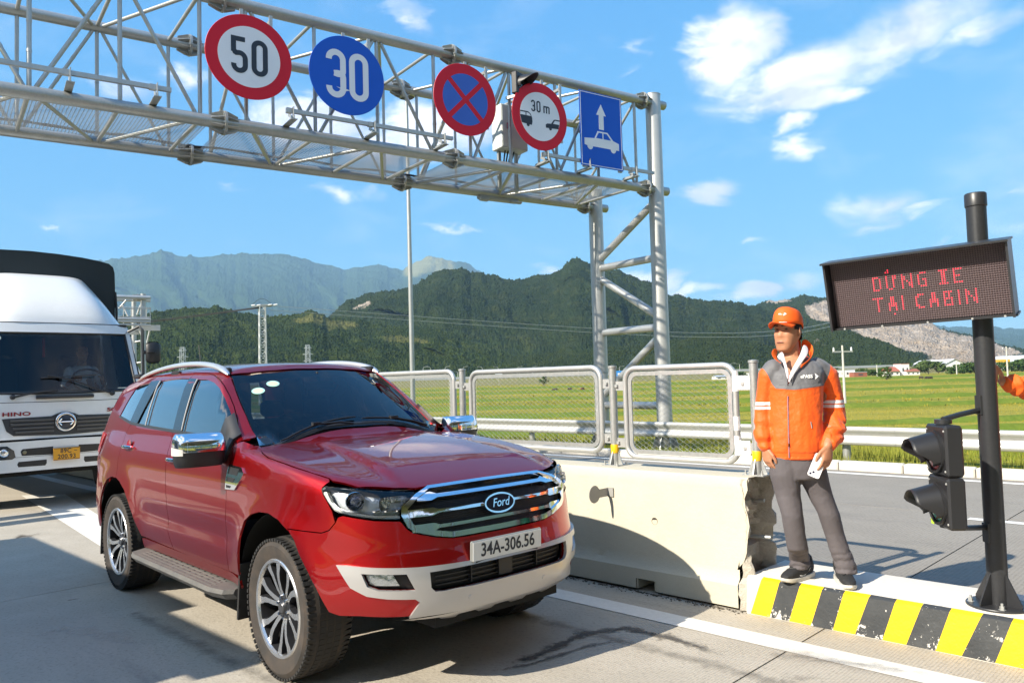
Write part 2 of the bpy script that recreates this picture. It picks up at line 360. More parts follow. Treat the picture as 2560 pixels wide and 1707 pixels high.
# painted lines
def line_obj(parent, P, z=.004):
    b = MB(); b.add([(p[0], p[1], z) for p in P], [tuple(range(len(P)))]); return b.build('lane_marking', M_LINE, parent, smooth=0)
def rline(parent, s0, s1, t0, t1): return line_obj(parent, [rp(s0, t0), rp(s1, t0), rp(s1, t1), rp(s0, t1)])
rline(lane, -45, 14, -.54, -.34)
line_obj(lane, [(-7.9, 12.6), (-7.2, 12.6), (-2.9, 7.0), (-3.35, 7.05)])
rline(lane, -45, 14, -4.2, -4.0)
for s0 in (-30, -22, -14, -6.2, 1.8, 9.0): rline(farroad, s0, s0 + 3.4, 4.43, 4.57)
rline(farroad, -110, 38, 7.55, 7.72)

# ---- field ground out to the horizon
def field_mat():
    m = bpy.data.materials.new('paddy_field'); m.use_nodes = True; t = m.node_tree; b = t.nodes['Principled BSDF']; b.inputs['Roughness'].default_value = .9; b.inputs['Specular IOR Level'].default_value = .15
    ge = N(t, 'ShaderNodeNewGeometry')
    mp = N(t, 'ShaderNodeMapping'); mp.inputs['Rotation'].default_value = (0, 0, radians(8)); mp.inputs['Scale'].default_value = (.28, 1, 1); Lk(t, ge.outputs['Position'], mp.inputs[0])
    def noise(s, v, d=6): n = N(t, 'ShaderNodeTexNoise'); n.inputs['Scale'].default_value = s; n.inputs['Detail'].default_value = d; Lk(t, v, n.inputs['Vector']); return n.outputs['Fac']
    def mr(f, lo, hi, mx=1): q = N(t, 'ShaderNodeMapRange'); q.inputs['From Min'].default_value = lo; q.inputs['From Max'].default_value = hi; q.inputs['To Max'].default_value = mx; Lk(t, f, q.inputs['Value']); return q.outputs[0]
    def mix(f, a, c):
        x = N(t, 'ShaderNodeMix', data_type='RGBA'); Lk(t, f, x.inputs['Factor'])
        for k, v in (('A', a), ('B', c)):
            if isinstance(v, tuple): x.inputs[k].default_value = (*v, 1)
            else: Lk(t, v, x.inputs[k])
        return x.outputs['Result']
    c = mix(mr(noise(.035, mp.outputs[0]), .4, .62), (.215, .21, .020), (.33, .275, .042))
    c = mix(mr(noise(.3, mp.outputs[0]), .5, .75, .75), c, (.10, .145, .016))
    c = mix(mr(noise(1.7, ge.outputs['Position'], 4), .55, .8, .5), c, (.30, .25, .08))
    Lk(t, c, b.inputs['Base Color'])
    bp = N(t, 'ShaderNodeBump'); bp.inputs['Distance'].default_value = .3; Lk(t, noise(2.5, ge.outputs['Position']), bp.inputs['Height']); Lk(t, bp.outputs[0], b.inputs['Normal'])
    return m
M_FIELD = field_mat()
def ground_sheet():
    b = MB(); R = 9800; n = 40
    xs = [-R, -3000, -800, -300, -120, -60, -30, 0, 30, 60, 120, 300, 800, 3000, R]
    V = [(x, y, -.03 if max(abs(x), abs(y)) > 5 else -.03) for y in xs for x in xs]; k = len(xs)
    V = [(x, y, FZ - .5) for x, y, z in V]
    b.add(V, [(j * k + i, j * k + i + 1, (j + 1) * k + i + 1, (j + 1) * k + i) for j in range(k - 1) for i in range(k - 1)])
    return struct(b.build('ground', M_FIELD, smooth=0))
ground_sheet()
# verge and field beyond the far kerb, slightly uneven
def far_field():
    ts = np.concatenate([np.linspace(8.25, 30, 45), np.geomspace(31, 900, 60)]); ss = np.concatenate([-np.geomspace(1200, 12, 60), np.linspace(-11, 60, 60), np.geomspace(62, 700, 30)])
    SS, TT = np.meshgrid(ss, ts); X = RB.x + RE.x * SS + RN.x * TT; Y = RB.y + RE.y * SS + RN.y * TT
    Z = zfield(X, Y) + .10 * (fbm(X * .5, Y * .5, 3) - .5) * np.clip((TT - 8.2) / 2, 0, 1)
    V = np.stack([X, Y, Z], -1).reshape(-1, 3); k = len(ss)
    b = MB(); b.add(V.tolist(), [(j * k + i, j * k + i + 1, (j + 1) * k + i + 1, (j + 1) * k + i) for j in range(len(ts) - 1) for i in range(k - 1)])
    return struct(b.build('field', M_FIELD, smooth=60))
far_field()
# far kerb stones
kb = thing('roadside_kerb', 'low weathered concrete kerb along the far edge of the road by the grass', 'kerb', rp(0, 8.1))
for i in range(-30, 16):
    b = MB(); b.box(rp(i * 1.0 + .5, 8.13, .03), (.985, .2, .22), RA, bev=.02); b.build('kerb_stone', M_KERBTOP, kb, world=kb)
# grass: blades in three bands of distance, each one mesh nobody could count
def grass(name, n, tr, sr, hgt, wid, seed, c0, c1, lean=.35):
    g = np.random.default_rng(seed); t = tr[0] + (tr[1] - tr[0]) * g.random(n) ** 1.5; s = sr[0] + (sr[1] - sr[0]) * g.random(n)
    X = RB.x + RE.x * s + RN.x * t; Y = RB.y + RE.y * s + RN.y * t
    cl = fbm(X * .16, Y * .5, seed); keep = cl + g.random(n) * .5 > .62; X, Y, cl = X[keep], Y[keep], cl[keep]; n = len(X)
    a = g.random(n) * 2 * pi; h = hgt * (.45 + .75 * g.random(n)) * (.55 + .9 * cl); w = wid * (.6 + .8 * g.random(n)); l = lean * g.random(n) * h; la = g.random(n) * 2 * pi
    z0 = zfield(X, Y) - .02; V = np.empty((n, 3, 3)); V[:, 0] = np.stack([X - np.cos(a) * w, Y - np.sin(a) * w, z0], -1); V[:, 1] = np.stack([X + np.cos(a) * w, Y + np.sin(a) * w, z0], -1)
    V[:, 2] = np.stack([X + np.cos(la) * l, Y + np.sin(la) * l, z0 + h], -1)
    me = bpy.data.meshes.new(name); me.vertices.add(3 * n); me.vertices.foreach_set('co', V.ravel()); me.loops.add(3 * n); me.loops.foreach_set('vertex_index', np.arange(3 * n, dtype=np.int32))
    me.polygons.add(n); me.polygons.foreach_set('loop_start', np.arange(0, 3 * n, 3, dtype=np.int32)); me.polygons.foreach_set('loop_total', np.full(n, 3, np.int32)); me.update()
    m = mat('grass_' + str(seed), c0, .7, spec=.2, var=[(.25, .9, c1), (2.5, .7, tuple(v * .6 for v in c0)), (9, .5, (c1[0] * 1.25, c1[1] * 1.05, c1[2]))])
    b = m.node_tree.nodes['Principled BSDF']; b.inputs['Subsurface Weight'].default_value = 0
    me.materials.append(m); o = bpy.data.objects.new(name, me); link(o); return tag(o, kind='stuff')
grass('verge_grass', 70000, (8.3, 16), (-24, 14), .16, .006, 11, (.15, .23, .022), (.28, .26, .055))
grass('field_grass', 110000, (11, 70), (-75, 45), .15, .012, 12, (.22, .225, .022), (.34, .285, .05))
grass('paddy_growth', 90000, (60, 420), (-420, 260), .20, .10, 13, (.22, .22, .022), (.34, .285, .05))
# bunds between paddies: grassy ridges
def bunds():
    g = np.random.default_rng(5)
    for i in range(9):
        y = [21, 26.5, 34, 44, 58, 78, 108, 160, 240][i]
        b = MB(); n = 90; x0, x1 = -y * .8 - 6, y * .85 + 6; xs = np.linspace(x0, x1, n); ph = g.random() * 9; sl = g.uniform(-.06, .06)
        yy = y + sl * xs + 1.2 * np.sin(xs * .05 + ph); hh = (.20 + y * .0022) * (.5 + fbm(xs * .35, xs * 0 + i, 8)); w = .35 + y * .008
        V = []; 
        for x, q, h in zip(xs, yy, hh): z_ = float(zfield(x, q)); V += [(x, q - w, z_), (x, q - w * .3, z_ + h), (x, q + w * .3, z_ + h * .95), (x, q + w, z_)]
        b.add(V, [(k * 4 + j, k * 4 + 4 + j, k * 4 + 5 + j, k * 4 + 1 + j) for k in range(n - 1) for j in range(3)])
        struct(b.build('field_bund', mat('bund_grass', (.11, .165, .02), .9, spec=.15, var=[(.8, .8, (.20, .22, .03)), (4, .6, (.07, .11, .014))], bump=(6, 2)), smooth=80))
bunds()

# ================================================================== mountains
def mount_mat(name, greens, rock=None):
    m = bpy.data.materials.new(name); m.use_nodes = True; t = m.node_tree; b = t.nodes['Principled BSDF']; b.inputs['Roughness'].default_value = .95; b.inputs['Specular IOR Level'].default_value = .05
    ge = N(t, 'ShaderNodeNewGeometry')
    def noise(s, d=5, r=.6): n = N(t, 'ShaderNodeTexNoise'); n.inputs['Scale'].default_value = s; n.inputs['Detail'].default_value = d; n.inputs['Roughness'].default_value = r; Lk(t, ge.outputs['Position'], n.inputs['Vector']); return n.outputs['Fac']
    def mix(f, lo, hi, a, c, mx=1.0):
        q = N(t, 'ShaderNodeMapRange'); q.inputs['From Min'].default_value = lo; q.inputs['From Max'].default_value = hi; q.inputs['To Max'].default_value = mx; Lk(t, f, q.inputs['Value'])
        x = N(t, 'ShaderNodeMix', data_type='RGBA'); Lk(t, q.outputs[0], x.inputs['Factor'])
        for k, v in (('A', a), ('B', c)):
            if isinstance(v, tuple): x.inputs[k].default_value = (*v, 1)
            else: Lk(t, v, x.inputs[k])
        return x.outputs['Result']
    c = mix(noise(.006), .4, .62, greens[0], greens[1]); c = mix(noise(.03), .48, .7, c, greens[2], .8); c = mix(noise(.11, 3), .5, .75, c, tuple(v * .55 for v in greens[0]), .6)
    at = N(t, 'ShaderNodeAttribute', attribute_name='bare'); 
    rc = mix(noise(.02, 8, .7), .35, .65, (.34, .27, .20), (.43, .37, .31)); rc = mix(noise(.10, 4, .7), .5, .72, rc, (.22, .165, .12), .8)
    sp = N(t, 'ShaderNodeSeparateColor'); Lk(t, at.outputs['Color'], sp.inputs[0])
    f = mth(t, 'ADD', sp.outputs[0], mth(t, 'MULTIPLY', mth(t, 'SUBTRACT', noise(.022, 8, .7), .5), 1.1))
    c = mix(f, .42, .55, c, rc)
    f2 = mth(t, 'ADD', sp.outputs[1], mth(t, 'MULTIPLY', mth(t, 'SUBTRACT', noise(.01, 8, .7), .5), .7))
    c = mix(f2, .35, .65, c, (.21, .19, .06))
    bp = N(t, 'ShaderNodeBump'); bp.inputs['Distance'].default_value = 9; bp.inputs['Strength'].default_value = .9; Lk(t, mth(t, 'ADD', noise(.09, 3), mth(t, 'MULTIPLY', noise(.3, 2), .6)), bp.inputs['Height']); Lk(t, bp.outputs[0], b.inputs['Normal'])
    Lk(t, c, b.inputs['Base Color']); return m
def ridge(name, pts, D0, D1, seed, m, amp, bush, bare=None, step=2.0, rows=90, power=.8, gully=1.0):
    px = np.array([p[0] for p in pts], float); py = np.array([p[1] for p in pts], float)
    cols = np.arange(px[0], px[-1] + step, step); top = np.interp(cols, px, py)
    top = top + (fbm(cols * .05, cols * 0, seed, 4) - .5) * 9 * min(1, bush)
    k = 1.0884; dirs = [px_dir(c * k, t * k) for c, t in zip(cols, top)]
    el = np.array([d.z / hypot(d.x, d.y) for d in dirs]); hx = np.array([d.x / hypot(d.x, d.y) for d in dirs]); hy = np.array([d.y / hypot(d.x, d.y) for d in dirs])
    f = np.linspace(0, 1, rows)[:, None]; topz = CAM_H + D1 * el[None]
    u = cols[None] * .011 + 0 * f; 
    wq = fbm(u * .8, f * 2.4, seed + 40, 2) * 1.6; fold = (fbm(u * .9 + f * 1.2 + wq, f * 2.6 + u * .3, seed + 20, 3) - .5)
    D = D0 + (D1 - D0) * f + fold * (D1 - D0) * .40 * np.sin(f * pi) * gully
    Z = -3 + (topz + 3) * f ** power + fold * topz * .20 * np.sin(f * pi) * gully
    X, Y = hx[None] * D, hy[None] * D
    g = np.random.default_rng(seed)
    Lm = cols[None] * D * (k / F_PX) / amp * .55; Zm = Z / amp * .8; Z = Z + (fbm(Lm, Zm, seed + 5, 3, .6) - .5) * amp * .9 * np.clip(f * 4, 0, 1)
    Z = Z + (g.random(Z.shape) - .4) * bush * amp * .30
    
    back = np.stack([X[-1] * 1.25, Y[-1] * 1.25, Z[-1] * 0 - 3], -1)
    V = np.concatenate([np.stack([X, Y, Z], -1).reshape(-1, 3), back]); n = len(cols)
    b = MB(); b.v = V.tolist(); b.f = [(j * n + i, j * n + i + 1, (j + 1) * n + i + 1, (j + 1) * n + i) for j in range(rows) for i in range(n - 1)]; b.m = [0] * len(b.f)
    o = b.build(name, m, smooth=0); o.data.shade_smooth()
    at = o.data.color_attributes.new('bare', 'FLOAT_COLOR', 'POINT'); cl = np.zeros((len(V), 4)); cl[:, 3] = 1
    if bare:
        cc = np.tile(cols[None], (rows, 1)); base = np.interp(cols, [0, 2352], [893, 826])
        for chan, poly, w in bare:                      # soft-edged patches of bare rock or dry grass: (fx, fy along the slope)
            for (cx, cf, rx, rf) in poly:
                q = 1 - np.sqrt(((cc - cx) / rx) ** 2 + ((f - cf) / rf) ** 2); cl[:rows * n, chan] = np.maximum(cl[:rows * n, chan], (np.clip(q * 2.2, 0, 1) * w).ravel())
    at.data.foreach_set('color', cl.ravel())
    FOREST.append((X, Y, Z, amp, seed, cl[:rows * n, 0].reshape(rows, n) + cl[:rows * n, 1].reshape(rows, n)))
    return struct(o)
FOREST = []
G_FAR = mount_mat('far_mountain_forest', ((.028, .050, .016), (.042, .068, .020), (.062, .090, .024)))
G_MID = mount_mat('hill_forest', ((.017, .029, .010), (.028, .043, .013), (.050, .060, .018)))
G_NEAR = mount_mat('near_hill_forest', ((.020, .034, .010), (.036, .054, .013), (.066, .082, .018)))
ridge('mountain', [(-1500, 640), (-900, 600), (-500, 610), (-200, 590), (100, 600), (240, 597), (300, 590), (345, 583), (370, 574), (400, 585), (470, 590), (540, 583), (600, 583), (650, 585), (720, 600), (790, 620), (860, 608), (900, 615), (925, 619), (960, 598), (990, 589), (1030, 598), (1070, 605), (1105, 624), (1180, 660), (1300, 700), (1500, 720), (1800, 740), (2500, 760), (3400, 740)],
      5200, 9000, 31, G_FAR, 52, .8, bare=[(1, [(985, .93, 75, .30)], 1.0)], rows=100)
ridge('hill', [(600, 830), (690, 770), (760, 722), (800, 690), (850, 672), (900, 665), (935, 660), (980, 640), (1010, 622), (1050, 616), (1100, 628), (1180, 645), (1215, 640), (1260, 630), (1290, 618), (1310, 600), (1330, 596), (1360, 610), (1420, 622), (1500, 653), (1540, 680), (1620, 690), (1700, 697), (1745, 706), (1800, 730), (1900, 770), (2000, 810), (2060, 828)],
      900, 1500, 32, G_MID, 13, 1, bare=[(0, [(830, .75, 34, .10)], .50)], rows=110)
ridge('quarried_hill', [(1650, 800), (1720, 720), (1740, 700), (1770, 690), (1800, 690), (1850, 682), (1890, 684), (1930, 698), (2000, 716), (2060, 728), (2110, 738), (2150, 752), (2200, 768), (2235, 775), (2300, 793), (2360, 808), (2460, 822)],
      1000, 1850, 33, G_MID, 12, 1, bare=[(0, [(2080, .60, 190, .55), (2190, .45, 150, .50), (1960, .75, 120, .30), (1895, .62, 60, .25), (2260, .6, 110, .4), (1790, .95, 40, .07)], 1.0)], rows=100)
ridge('foothill', [(-300, 760), (-100, 720), (100, 735), (250, 738), (340, 718), (400, 711), (470, 705), (500, 706), (560, 720), (600, 730), (660, 725), (720, 717), (760, 729), (850, 742), (1000, 758), (1100, 790), (1230, 832), (1300, 850)],
      640, 1000, 34, G_NEAR, 8, 1, bare=[(1, [(745, .82, 120, .20), (930, .62, 90, .12)], .46)], rows=100)
ridge('foothill', [(1000, 860), (1100, 838), (1250, 812), (1400, 800), (1480, 796), (1540, 788), (1600, 771), (1650, 764), (1700, 775), (1760, 795), (1840, 826), (1900, 840)],
      640, 840, 35, G_MID, 7, 1, rows=70)
ridge('foothill', [(1700, 838), (1780, 815), (1840, 775), (1875, 752), (1912, 757), (1982, 772), (2035, 789), (2095, 820), (2140, 838)],
      700, 930, 36, G_MID, 7, 1, rows=70, bare=[(0, [(1880, .5, 30, .3)], .35)])
# trees on the slopes: small crowns nobody could count
def forest():
    for X, Y, Z, amp, seed, bare_ in FOREST[1:]:
        g = np.random.default_rng(seed); r, n = X.shape; m = 17000; i = (g.random(m) ** .8 * (r - 1)).astype(int); j = g.integers(0, n - 1, m)
        keep = bare_[i, j] < .25 + .2 * g.random(m); i, j = i[keep], j[keep]; fi, fj = g.random(len(i)), g.random(len(i)); i2 = np.minimum(i + 1, r - 1)
        P = np.stack([(A[i, j] * (1 - fj) + A[i, j + 1] * fj) * (1 - fi) + (A[i2, j] * (1 - fj) + A[i2, j + 1] * fj) * fi for A in (X, Y, Z)], -1); D = np.hypot(P[:, 0], P[:, 1]); s = (D / 1000 * 1.35 * (.55 + .9 * g.random(len(i)) ** 2))[:, None]; m = len(i)
        o = np.array([(1, 0, .2), (0, 1, .1), (-1, 0, .25), (0, -1, .15), (0, 0, 1.1), (0, 0, -.9)]); a = g.random(m) * 6.28; ca, sa = np.cos(a)[:, None], np.sin(a)[:, None]
        jit = .75 + .5 * g.random((m, 6)); O = np.stack([o[None, :, 0] * ca - o[None, :, 1] * sa, o[None, :, 0] * sa + o[None, :, 1] * ca, np.broadcast_to(o[None, :, 2], (m, 6))], -1) * jit[..., None]
        V = (P[:, None] + O * s[:, None]).reshape(-1, 3); F = np.array([(0, 1, 4), (1, 2, 4), (2, 3, 4), (3, 0, 4), (1, 0, 5), (2, 1, 5), (3, 2, 5), (0, 3, 5)]); F = (F[None] + 6 * np.arange(m)[:, None, None]).reshape(-1, 3)
        me = bpy.data.meshes.new('slope_trees'); k = len(F); me.vertices.add(len(V)); me.vertices.foreach_set('co', V.ravel()); me.loops.add(3 * k); me.loops.foreach_set('vertex_index', F.ravel().astype(np.int32)); me.polygons.add(k); me.polygons.foreach_set('loop_start', np.arange(0, 3 * k, 3, dtype=np.int32)); me.polygons.foreach_set('loop_total', np.full(k, 3, np.int32)); me.update()
        c = G_NEARC if amp == 8 else G_MIDC
        me.materials.append(mat('slope_leaf_%d' % (amp == 8), c[0], .9, spec=.05, var=[(.01, .8, c[1]), (.06, .7, c[2]), (.3, .5, tuple(v * .5 for v in c[0]))])); ob = bpy.data.objects.new('slope_trees', me); link(ob); tag(ob, kind='stuff')
G_MIDC = ((.019, .032, .011), (.030, .046, .014), (.050, .062, .019)); G_NEARC = ((.021, .036, .011), (.038, .056, .014), (.066, .082, .019))
forest()
# hills on the other side of the valley, behind the camera
def back_hills():
    b = MB(); n = 240; rows = 24; V = []
    a = np.linspace(radians(75), radians(330), n); h = 200 + 700 * fbm(a * 3.2, a * 0, 77, 4) * np.clip(np.sin((a - a[0]) / (a[-1] - a[0]) * pi) * 2.5, .15, 1)
    for j in range(rows):
        f = j / (rows - 1); D = 1500 + 1700 * f
        V += [(sin(q) * D, cos(q) * D, -3 + (hh + 3) * f + 30 * f * (vnoise(np.array([q * 40]), np.array([f * 8.0]), 3)[0] - .5)) for q, hh in zip(a, h)]
    b.add(V, [(j * n + i, j * n + i + 1, (j + 1) * n + i + 1, (j + 1) * n + i) for j in range(rows - 1) for i in range(n - 1)])
    o = b.build('hill', G_FAR, smooth=0); o.data.shade_smooth(); struct(o)
back_hills()

# tyre scuffs, oil and old patches on the lane: thin worn films
def film_mat(name, c, thr, sc=9):
    m = bpy.data.materials.new(name); m.use_nodes = True; t = m.node_tree; b = t.nodes['Principled BSDF']; b.inputs['Base Color'].default_value = (*c, 1); b.inputs['Roughness'].default_value = .8
    uv = N(t, 'ShaderNodeAttribute', attribute_name='edge'); ge = N(t, 'ShaderNodeNewGeometry'); n = N(t, 'ShaderNodeTexNoise'); n.inputs['Scale'].default_value = sc; n.inputs['Detail'].default_value = 8; n.inputs['Roughness'].default_value = .68; Lk(t, ge.outputs['Position'], n.inputs['Vector'])
    sp = N(t, 'ShaderNodeSeparateColor'); Lk(t, uv.outputs['Color'], sp.inputs[0]); f = mth(t, 'SUBTRACT', mth(t, 'ADD', mth(t, 'MULTIPLY', sp.outputs[0], .55), n.outputs['Fac']), thr)
    a = mth(t, 'MULTIPLY', f, 3.2, True); Lk(t, mth(t, 'MULTIPLY', a, sp.outputs[1], True), b.inputs['Alpha']); return m
def film(pts, w, m, st=.6, z=.0045):
    """pts in photo pixels on the ground"""
    P = [at_z(*p) for p in pts]; Q = []
    for a, b_ in zip(P[:-1], P[1:]): Q += [a.lerp(b_, i / 6) for i in range(6)]
    Q.append(P[-1]); b = MB(); V = []; C = []; n = len(Q); k = 5
    for i, q in enumerate(Q):
        d = (Q[min(i + 1, n - 1)] - Q[max(i - 1, 0)]).normalized(); nn = Vector((-d.y, d.x, 0)); ww = w * (.7 + .3 * sin(i * 1.7)); e = min(i, n - 1 - i) / 5
        for j in range(k): u = j / (k - 1) * 2 - 1; V.append((q.x + nn.x * ww * u, q.y + nn.y * ww * u, z)); C.append((max(0, min(1, e)) * (1 - abs(u)), st, 0, 1))
    b.add(V, [(i * k + j, (i + 1) * k + j, (i + 1) * k + j + 1, i * k + j + 1) for i in range(n - 1) for j in range(k - 1)]); o = b.build('stain', m, lane, smooth=0)
    at = o.data.color_attributes.new('edge', 'FLOAT_COLOR', 'POINT'); at.data.foreach_set('color', np.array(C, float).ravel()); return o
F_DK = film_mat('oil_stain', (.055, .05, .045), .78); F_TY = film_mat('tyre_scuff', (.07, .065, .06), .66, 22); F_PL = film_mat('pale_patch', (.56, .50, .42), .74, 6)
film([(1240, 1665), (1340, 1640), (1460, 1585), (1560, 1570), (1680, 1595), (1840, 1650)], .11, F_TY, .75); film([(1200, 1685), (1330, 1660), (1480, 1612), (1580, 1600)], .05, F_TY, .6, .005)
film([(0, 1345), (60, 1340), (120, 1338)], .35, F_DK, .8); film([(140, 1362), (175, 1385)], .10, F_DK, .6); film([(150, 1505), (180, 1500), (215, 1494)], .035, F_DK, 1.0, .006); film([(1800, 1625), (1990, 1640), (2200, 1668), (2420, 1706)], .16, F_DK, .28)
film([(60, 1600), (150, 1570), (280, 1590), (420, 1640)], .22, F_PL, .35); film([(1850, 1600), (2050, 1650), (2300, 1690)], .2, F_PL, .5); film([(560, 1700), (640, 1640), (700, 1690)], .2, F_PL, .3); film([(1900, 1690), (2100, 1700)], .18, F_TY, .4)
for a_, w_ in (((-1.0), .14), ((-2.75), .14)):
    P0, P1 = [], []
    for s in np.linspace(-1.8, 5, 9): P0.append(rp(s, a_))
    b = MB(); V = []; C = []
    for i, q in enumerate(P0):
        for j in range(5): u = j / 4 * 2 - 1; p = q + RN * (w_ * u); V.append((p.x, p.y, .0042)); C.append((1 - abs(u), .30, 0, 1))
    b.add(V, [(i * 5 + j, (i + 1) * 5 + j, (i + 1) * 5 + j + 1, i * 5 + j + 1) for i in range(8) for j in range(4)]); o = b.build('tyre_track', F_DK, lane, smooth=0); at = o.data.color_attributes.new('edge', 'FLOAT_COLOR', 'POINT'); at.data.foreach_set('color', np.array(C, float).ravel())
# ================================================================== concrete barrier
BPROF = [(0, .02), (0, .17), (.035, .21), (.06, .88), (.075, .90), (.445, .90), (.46, .88), (.485, .21), (.52, .17), (.52, .02)]   # (t, z)
def barrier(s0, s1, label, slots=(), broken=False):
    t = thing('concrete_barrier', label, 'barrier', rp((s0 + s1) / 2, .26), 0, 'concrete barrier units along the lane')
    n = max(2, int((s1 - s0) / .06)); ss = np.linspace(s0, s1, n + 1); b = MB(); V = []; k = len(BPROF)
    dense = []
    for (t0, z0), (t1, z1) in zip(BPROF[:-1], BPROF[1:]):
        m = max(1, int(hypot(t1 - t0, z1 - z0) / .06))
        dense += [(t0 + (t1 - t0) * i / m, z0 + (z1 - z0) * i / m) for i in range(m)]
    dense.append(BPROF[-1]); k = len(dense); g = np.random.default_rng(int(s0 * 100) & 255)
    for i, s in enumerate(ss):
        for j, (tt, zz) in enumerate(dense):
            ds = 0
            if broken and i == n: ds = (fbm(np.array([zz * 7.0]), np.array([tt * 5.0]), 9, 4)[0] - .5) * .12 - .02 - (.05 if zz < .3 else 0) + (.03 if zz > .8 else 0)
            V.append(rp(s + ds, tt + (fbm(np.array([s * 3]), np.array([zz * 5 + tt]), 4, 2)[0] - .5) * .006, zz))
    F = [(i * k + j, (i + 1) * k + j, (i + 1) * k + j + 1, i * k + j + 1) for i in range(n) for j in range(k - 1)]
    # cut the fork-lift pockets out of the toe
    for sa, sb in slots:
        F = [f for f in F if not (sa < ((sum((V[q] - RB).dot(RE) for q in f)) / 4) < sb and sum(V[q].z for q in f) / 4 < .13)]
        for sx in (sa, sb): b.box(rp(sx, .26, .075), (.012, .5, .11), RA)
        b.box(rp((sa + sb) / 2, .26, .135), (sb - sa + .01, .5, .012), RA)
    b.add(V, F)
    if not broken: b.add([rp(s1, a, z) for a, z in BPROF], [tuple(range(len(BPROF)))])
    b.add([rp(s0, a, z) for a, z in BPROF], [tuple(range(len(BPROF)))])
    b.build('barrier_body', M_CONC, t, smooth=40, world=t)
    return t
bar0 = barrier(-1.42, 1.60, 'pale concrete barrier with a broken ragged end and a round steel disc on its face', [(.70, .86)], True)
for i in range(4):
    barrier(-1.42 - 3.04 * (i + 1), -1.44 - 3.04 * i, ['pale concrete barrier unit next to the broken one, behind the car bonnet', 'second barrier unit from the broken one, behind the car windscreen', 'third barrier unit from the broken one, behind the rear of the car', 'farthest barrier unit, behind the tail of the car'][i], [])
def broken_end():
    g = np.random.default_rng(4); m = 22; k = 26; V = []
    for j in range(k):
        z = .01 + .88 * j / (k - 1)
        for i in range(m):
            a = i / (m - 1); lo, hi = (.0 if z < .2 else .035 + (z - .2) * .03), (.52 if z < .2 else .485 - (z - .2) * .03)
            tt = lo + (hi - lo) * a
            e = (fbm(np.array([z * 9 + 3]), np.array([tt * 9]), 21, 4)[0] - .5) * .12 + (g.random() - .5) * .018
            edge = min(a, 1 - a); s = 1.60 + e - .10 * (edge > .12) - (.10 if .42 < z < .52 and a > .15 else 0) + (.05 if z < .12 else 0)
            if edge < .03: s = 1.60 + (fbm(np.array([z * 7.0]), np.array([tt * 5.0]), 9, 4)[0] - .5) * .12 - .03
            V.append(rp(s, tt, z))
    b = MB(); b.add(V, [(j * m + i, j * m + i + 1, (j + 1) * m + i + 1, (j + 1) * m + i) for j in range(k - 1) for i in range(m - 1)])
    b.build('broken_end', M_CONCROUGH, bar0, smooth=20, world=bar0)
    for i, (tt, zz, ln) in enumerate(((.22, .47, .24), (.34, .70, .14), (.18, .22, .12))):
        r = MB(); r.tube([rp(1.45, tt, zz), rp(1.45 + ln, tt, zz + .01)], .013, 8); r.build('reinforcing_bar', M_GALV, bar0, world=bar0)
    for i in range(26):
        r = MB(); c = rp(1.55 + g.random() * .2, .02 + g.random() * .45, .02 + g.random() * .03); q = .012 + .03 * g.random()
        r.box(c, (q * 1.6, q, q), Matrix.Rotation(g.random() * 6, 3, Vector((g.random(), g.random(), 1)).normalized()))
        r.build('rubble', M_CONCROUGH, bar0, smooth=0, world=bar0)
broken_end()
# debris line along the foot of the barrier
def grit():
    g = np.random.default_rng(3); b = MB()
    for i in range(900):
        s = g.uniform(-3, 1.6); tt = -.005 - abs(g.normal()) * .03; q = .004 + .010 * g.random() ** 2
        b.box(rp(s, tt, q * .3), (q, q * .8, q * .7), float(g.random() * 6))
    tag(b.build('grit', mat('dark_grit', (.10, .085, .065), .95), smooth=0), kind='stuff')
grit()
# drilled hole and disc
b = MB(); b.lathe([(.0, 0), (.022, 0), (.027, .0015), (.027, -.004)], rp(.85, .047, .53), -RN, 14); b.build('drill_hole', mat('hole_dark', (.06, .05, .04), .95), bar0, world=bar0)
dk = thing('reflector_disc', 'small grey round reflector disc on a bracket on the concrete barrier face', 'reflector', rp(.44, .05, .72))
b = MB(); c = rp(.42, -.125, .715); b.lathe([(0, -.003), (.066, -.003), (.068, 0), (.066, .003), (0, .003)], c, RE, 28); b.build('disc', mat('grey_plate', (.30, .29, .27), .6), dk, world=dk)
b = MB(); b.box(rp(.42, -.03, .715), (.006, .16, .065), RA); b.box(rp(.442, .046, .715), (.06, .006, .07), RA); b.build('bracket', mat('grey_plate', (.30, .29, .27), .6), dk, world=dk)

# ================================================================== fence on the barrier
def chain_link(o, ex, ez, w, h, name, parent, cell=.062, r=.0017):
    """woven diamond wires filling w x h, zig-zag strands"""
    b = MB(); n = int(w / cell); en = Vector(ex).cross(Vector(ez)); hh = cell * 1.25
    for i in range(-1, n + 1):
        pts = []; m = int(h / (hh / 2)) + 1
        for j in range(m + 1):
            x = (i + (0 if j % 2 else 1)) * cell * 1.0 + cell * .5; z = j * hh / 2
            x = min(max(x, 0), w); z = min(z, h); pts.append(Vector(o) + Vector(ex) * x + Vector(ez) * z + en * (.003 * (-1) ** j))
        b.tube(pts, r, 4, caps=False)
        pts = []
        for j in range(m + 1):
            x = (i + (1 if j % 2 else 0)) * cell + cell * .5; z = j * hh / 2
            x = min(max(x, 0), w); z = min(z, h); pts.append(Vector(o) + Vector(ex) * x + Vector(ez) * z - en * (.003 * (-1) ** j))
        b.tube(pts, r, 4, caps=False)
    o_ = b.build(name, M_GALV2, parent, smooth=60, world=parent); o_['kind'] = 'stuff'; return o_
FT = .255
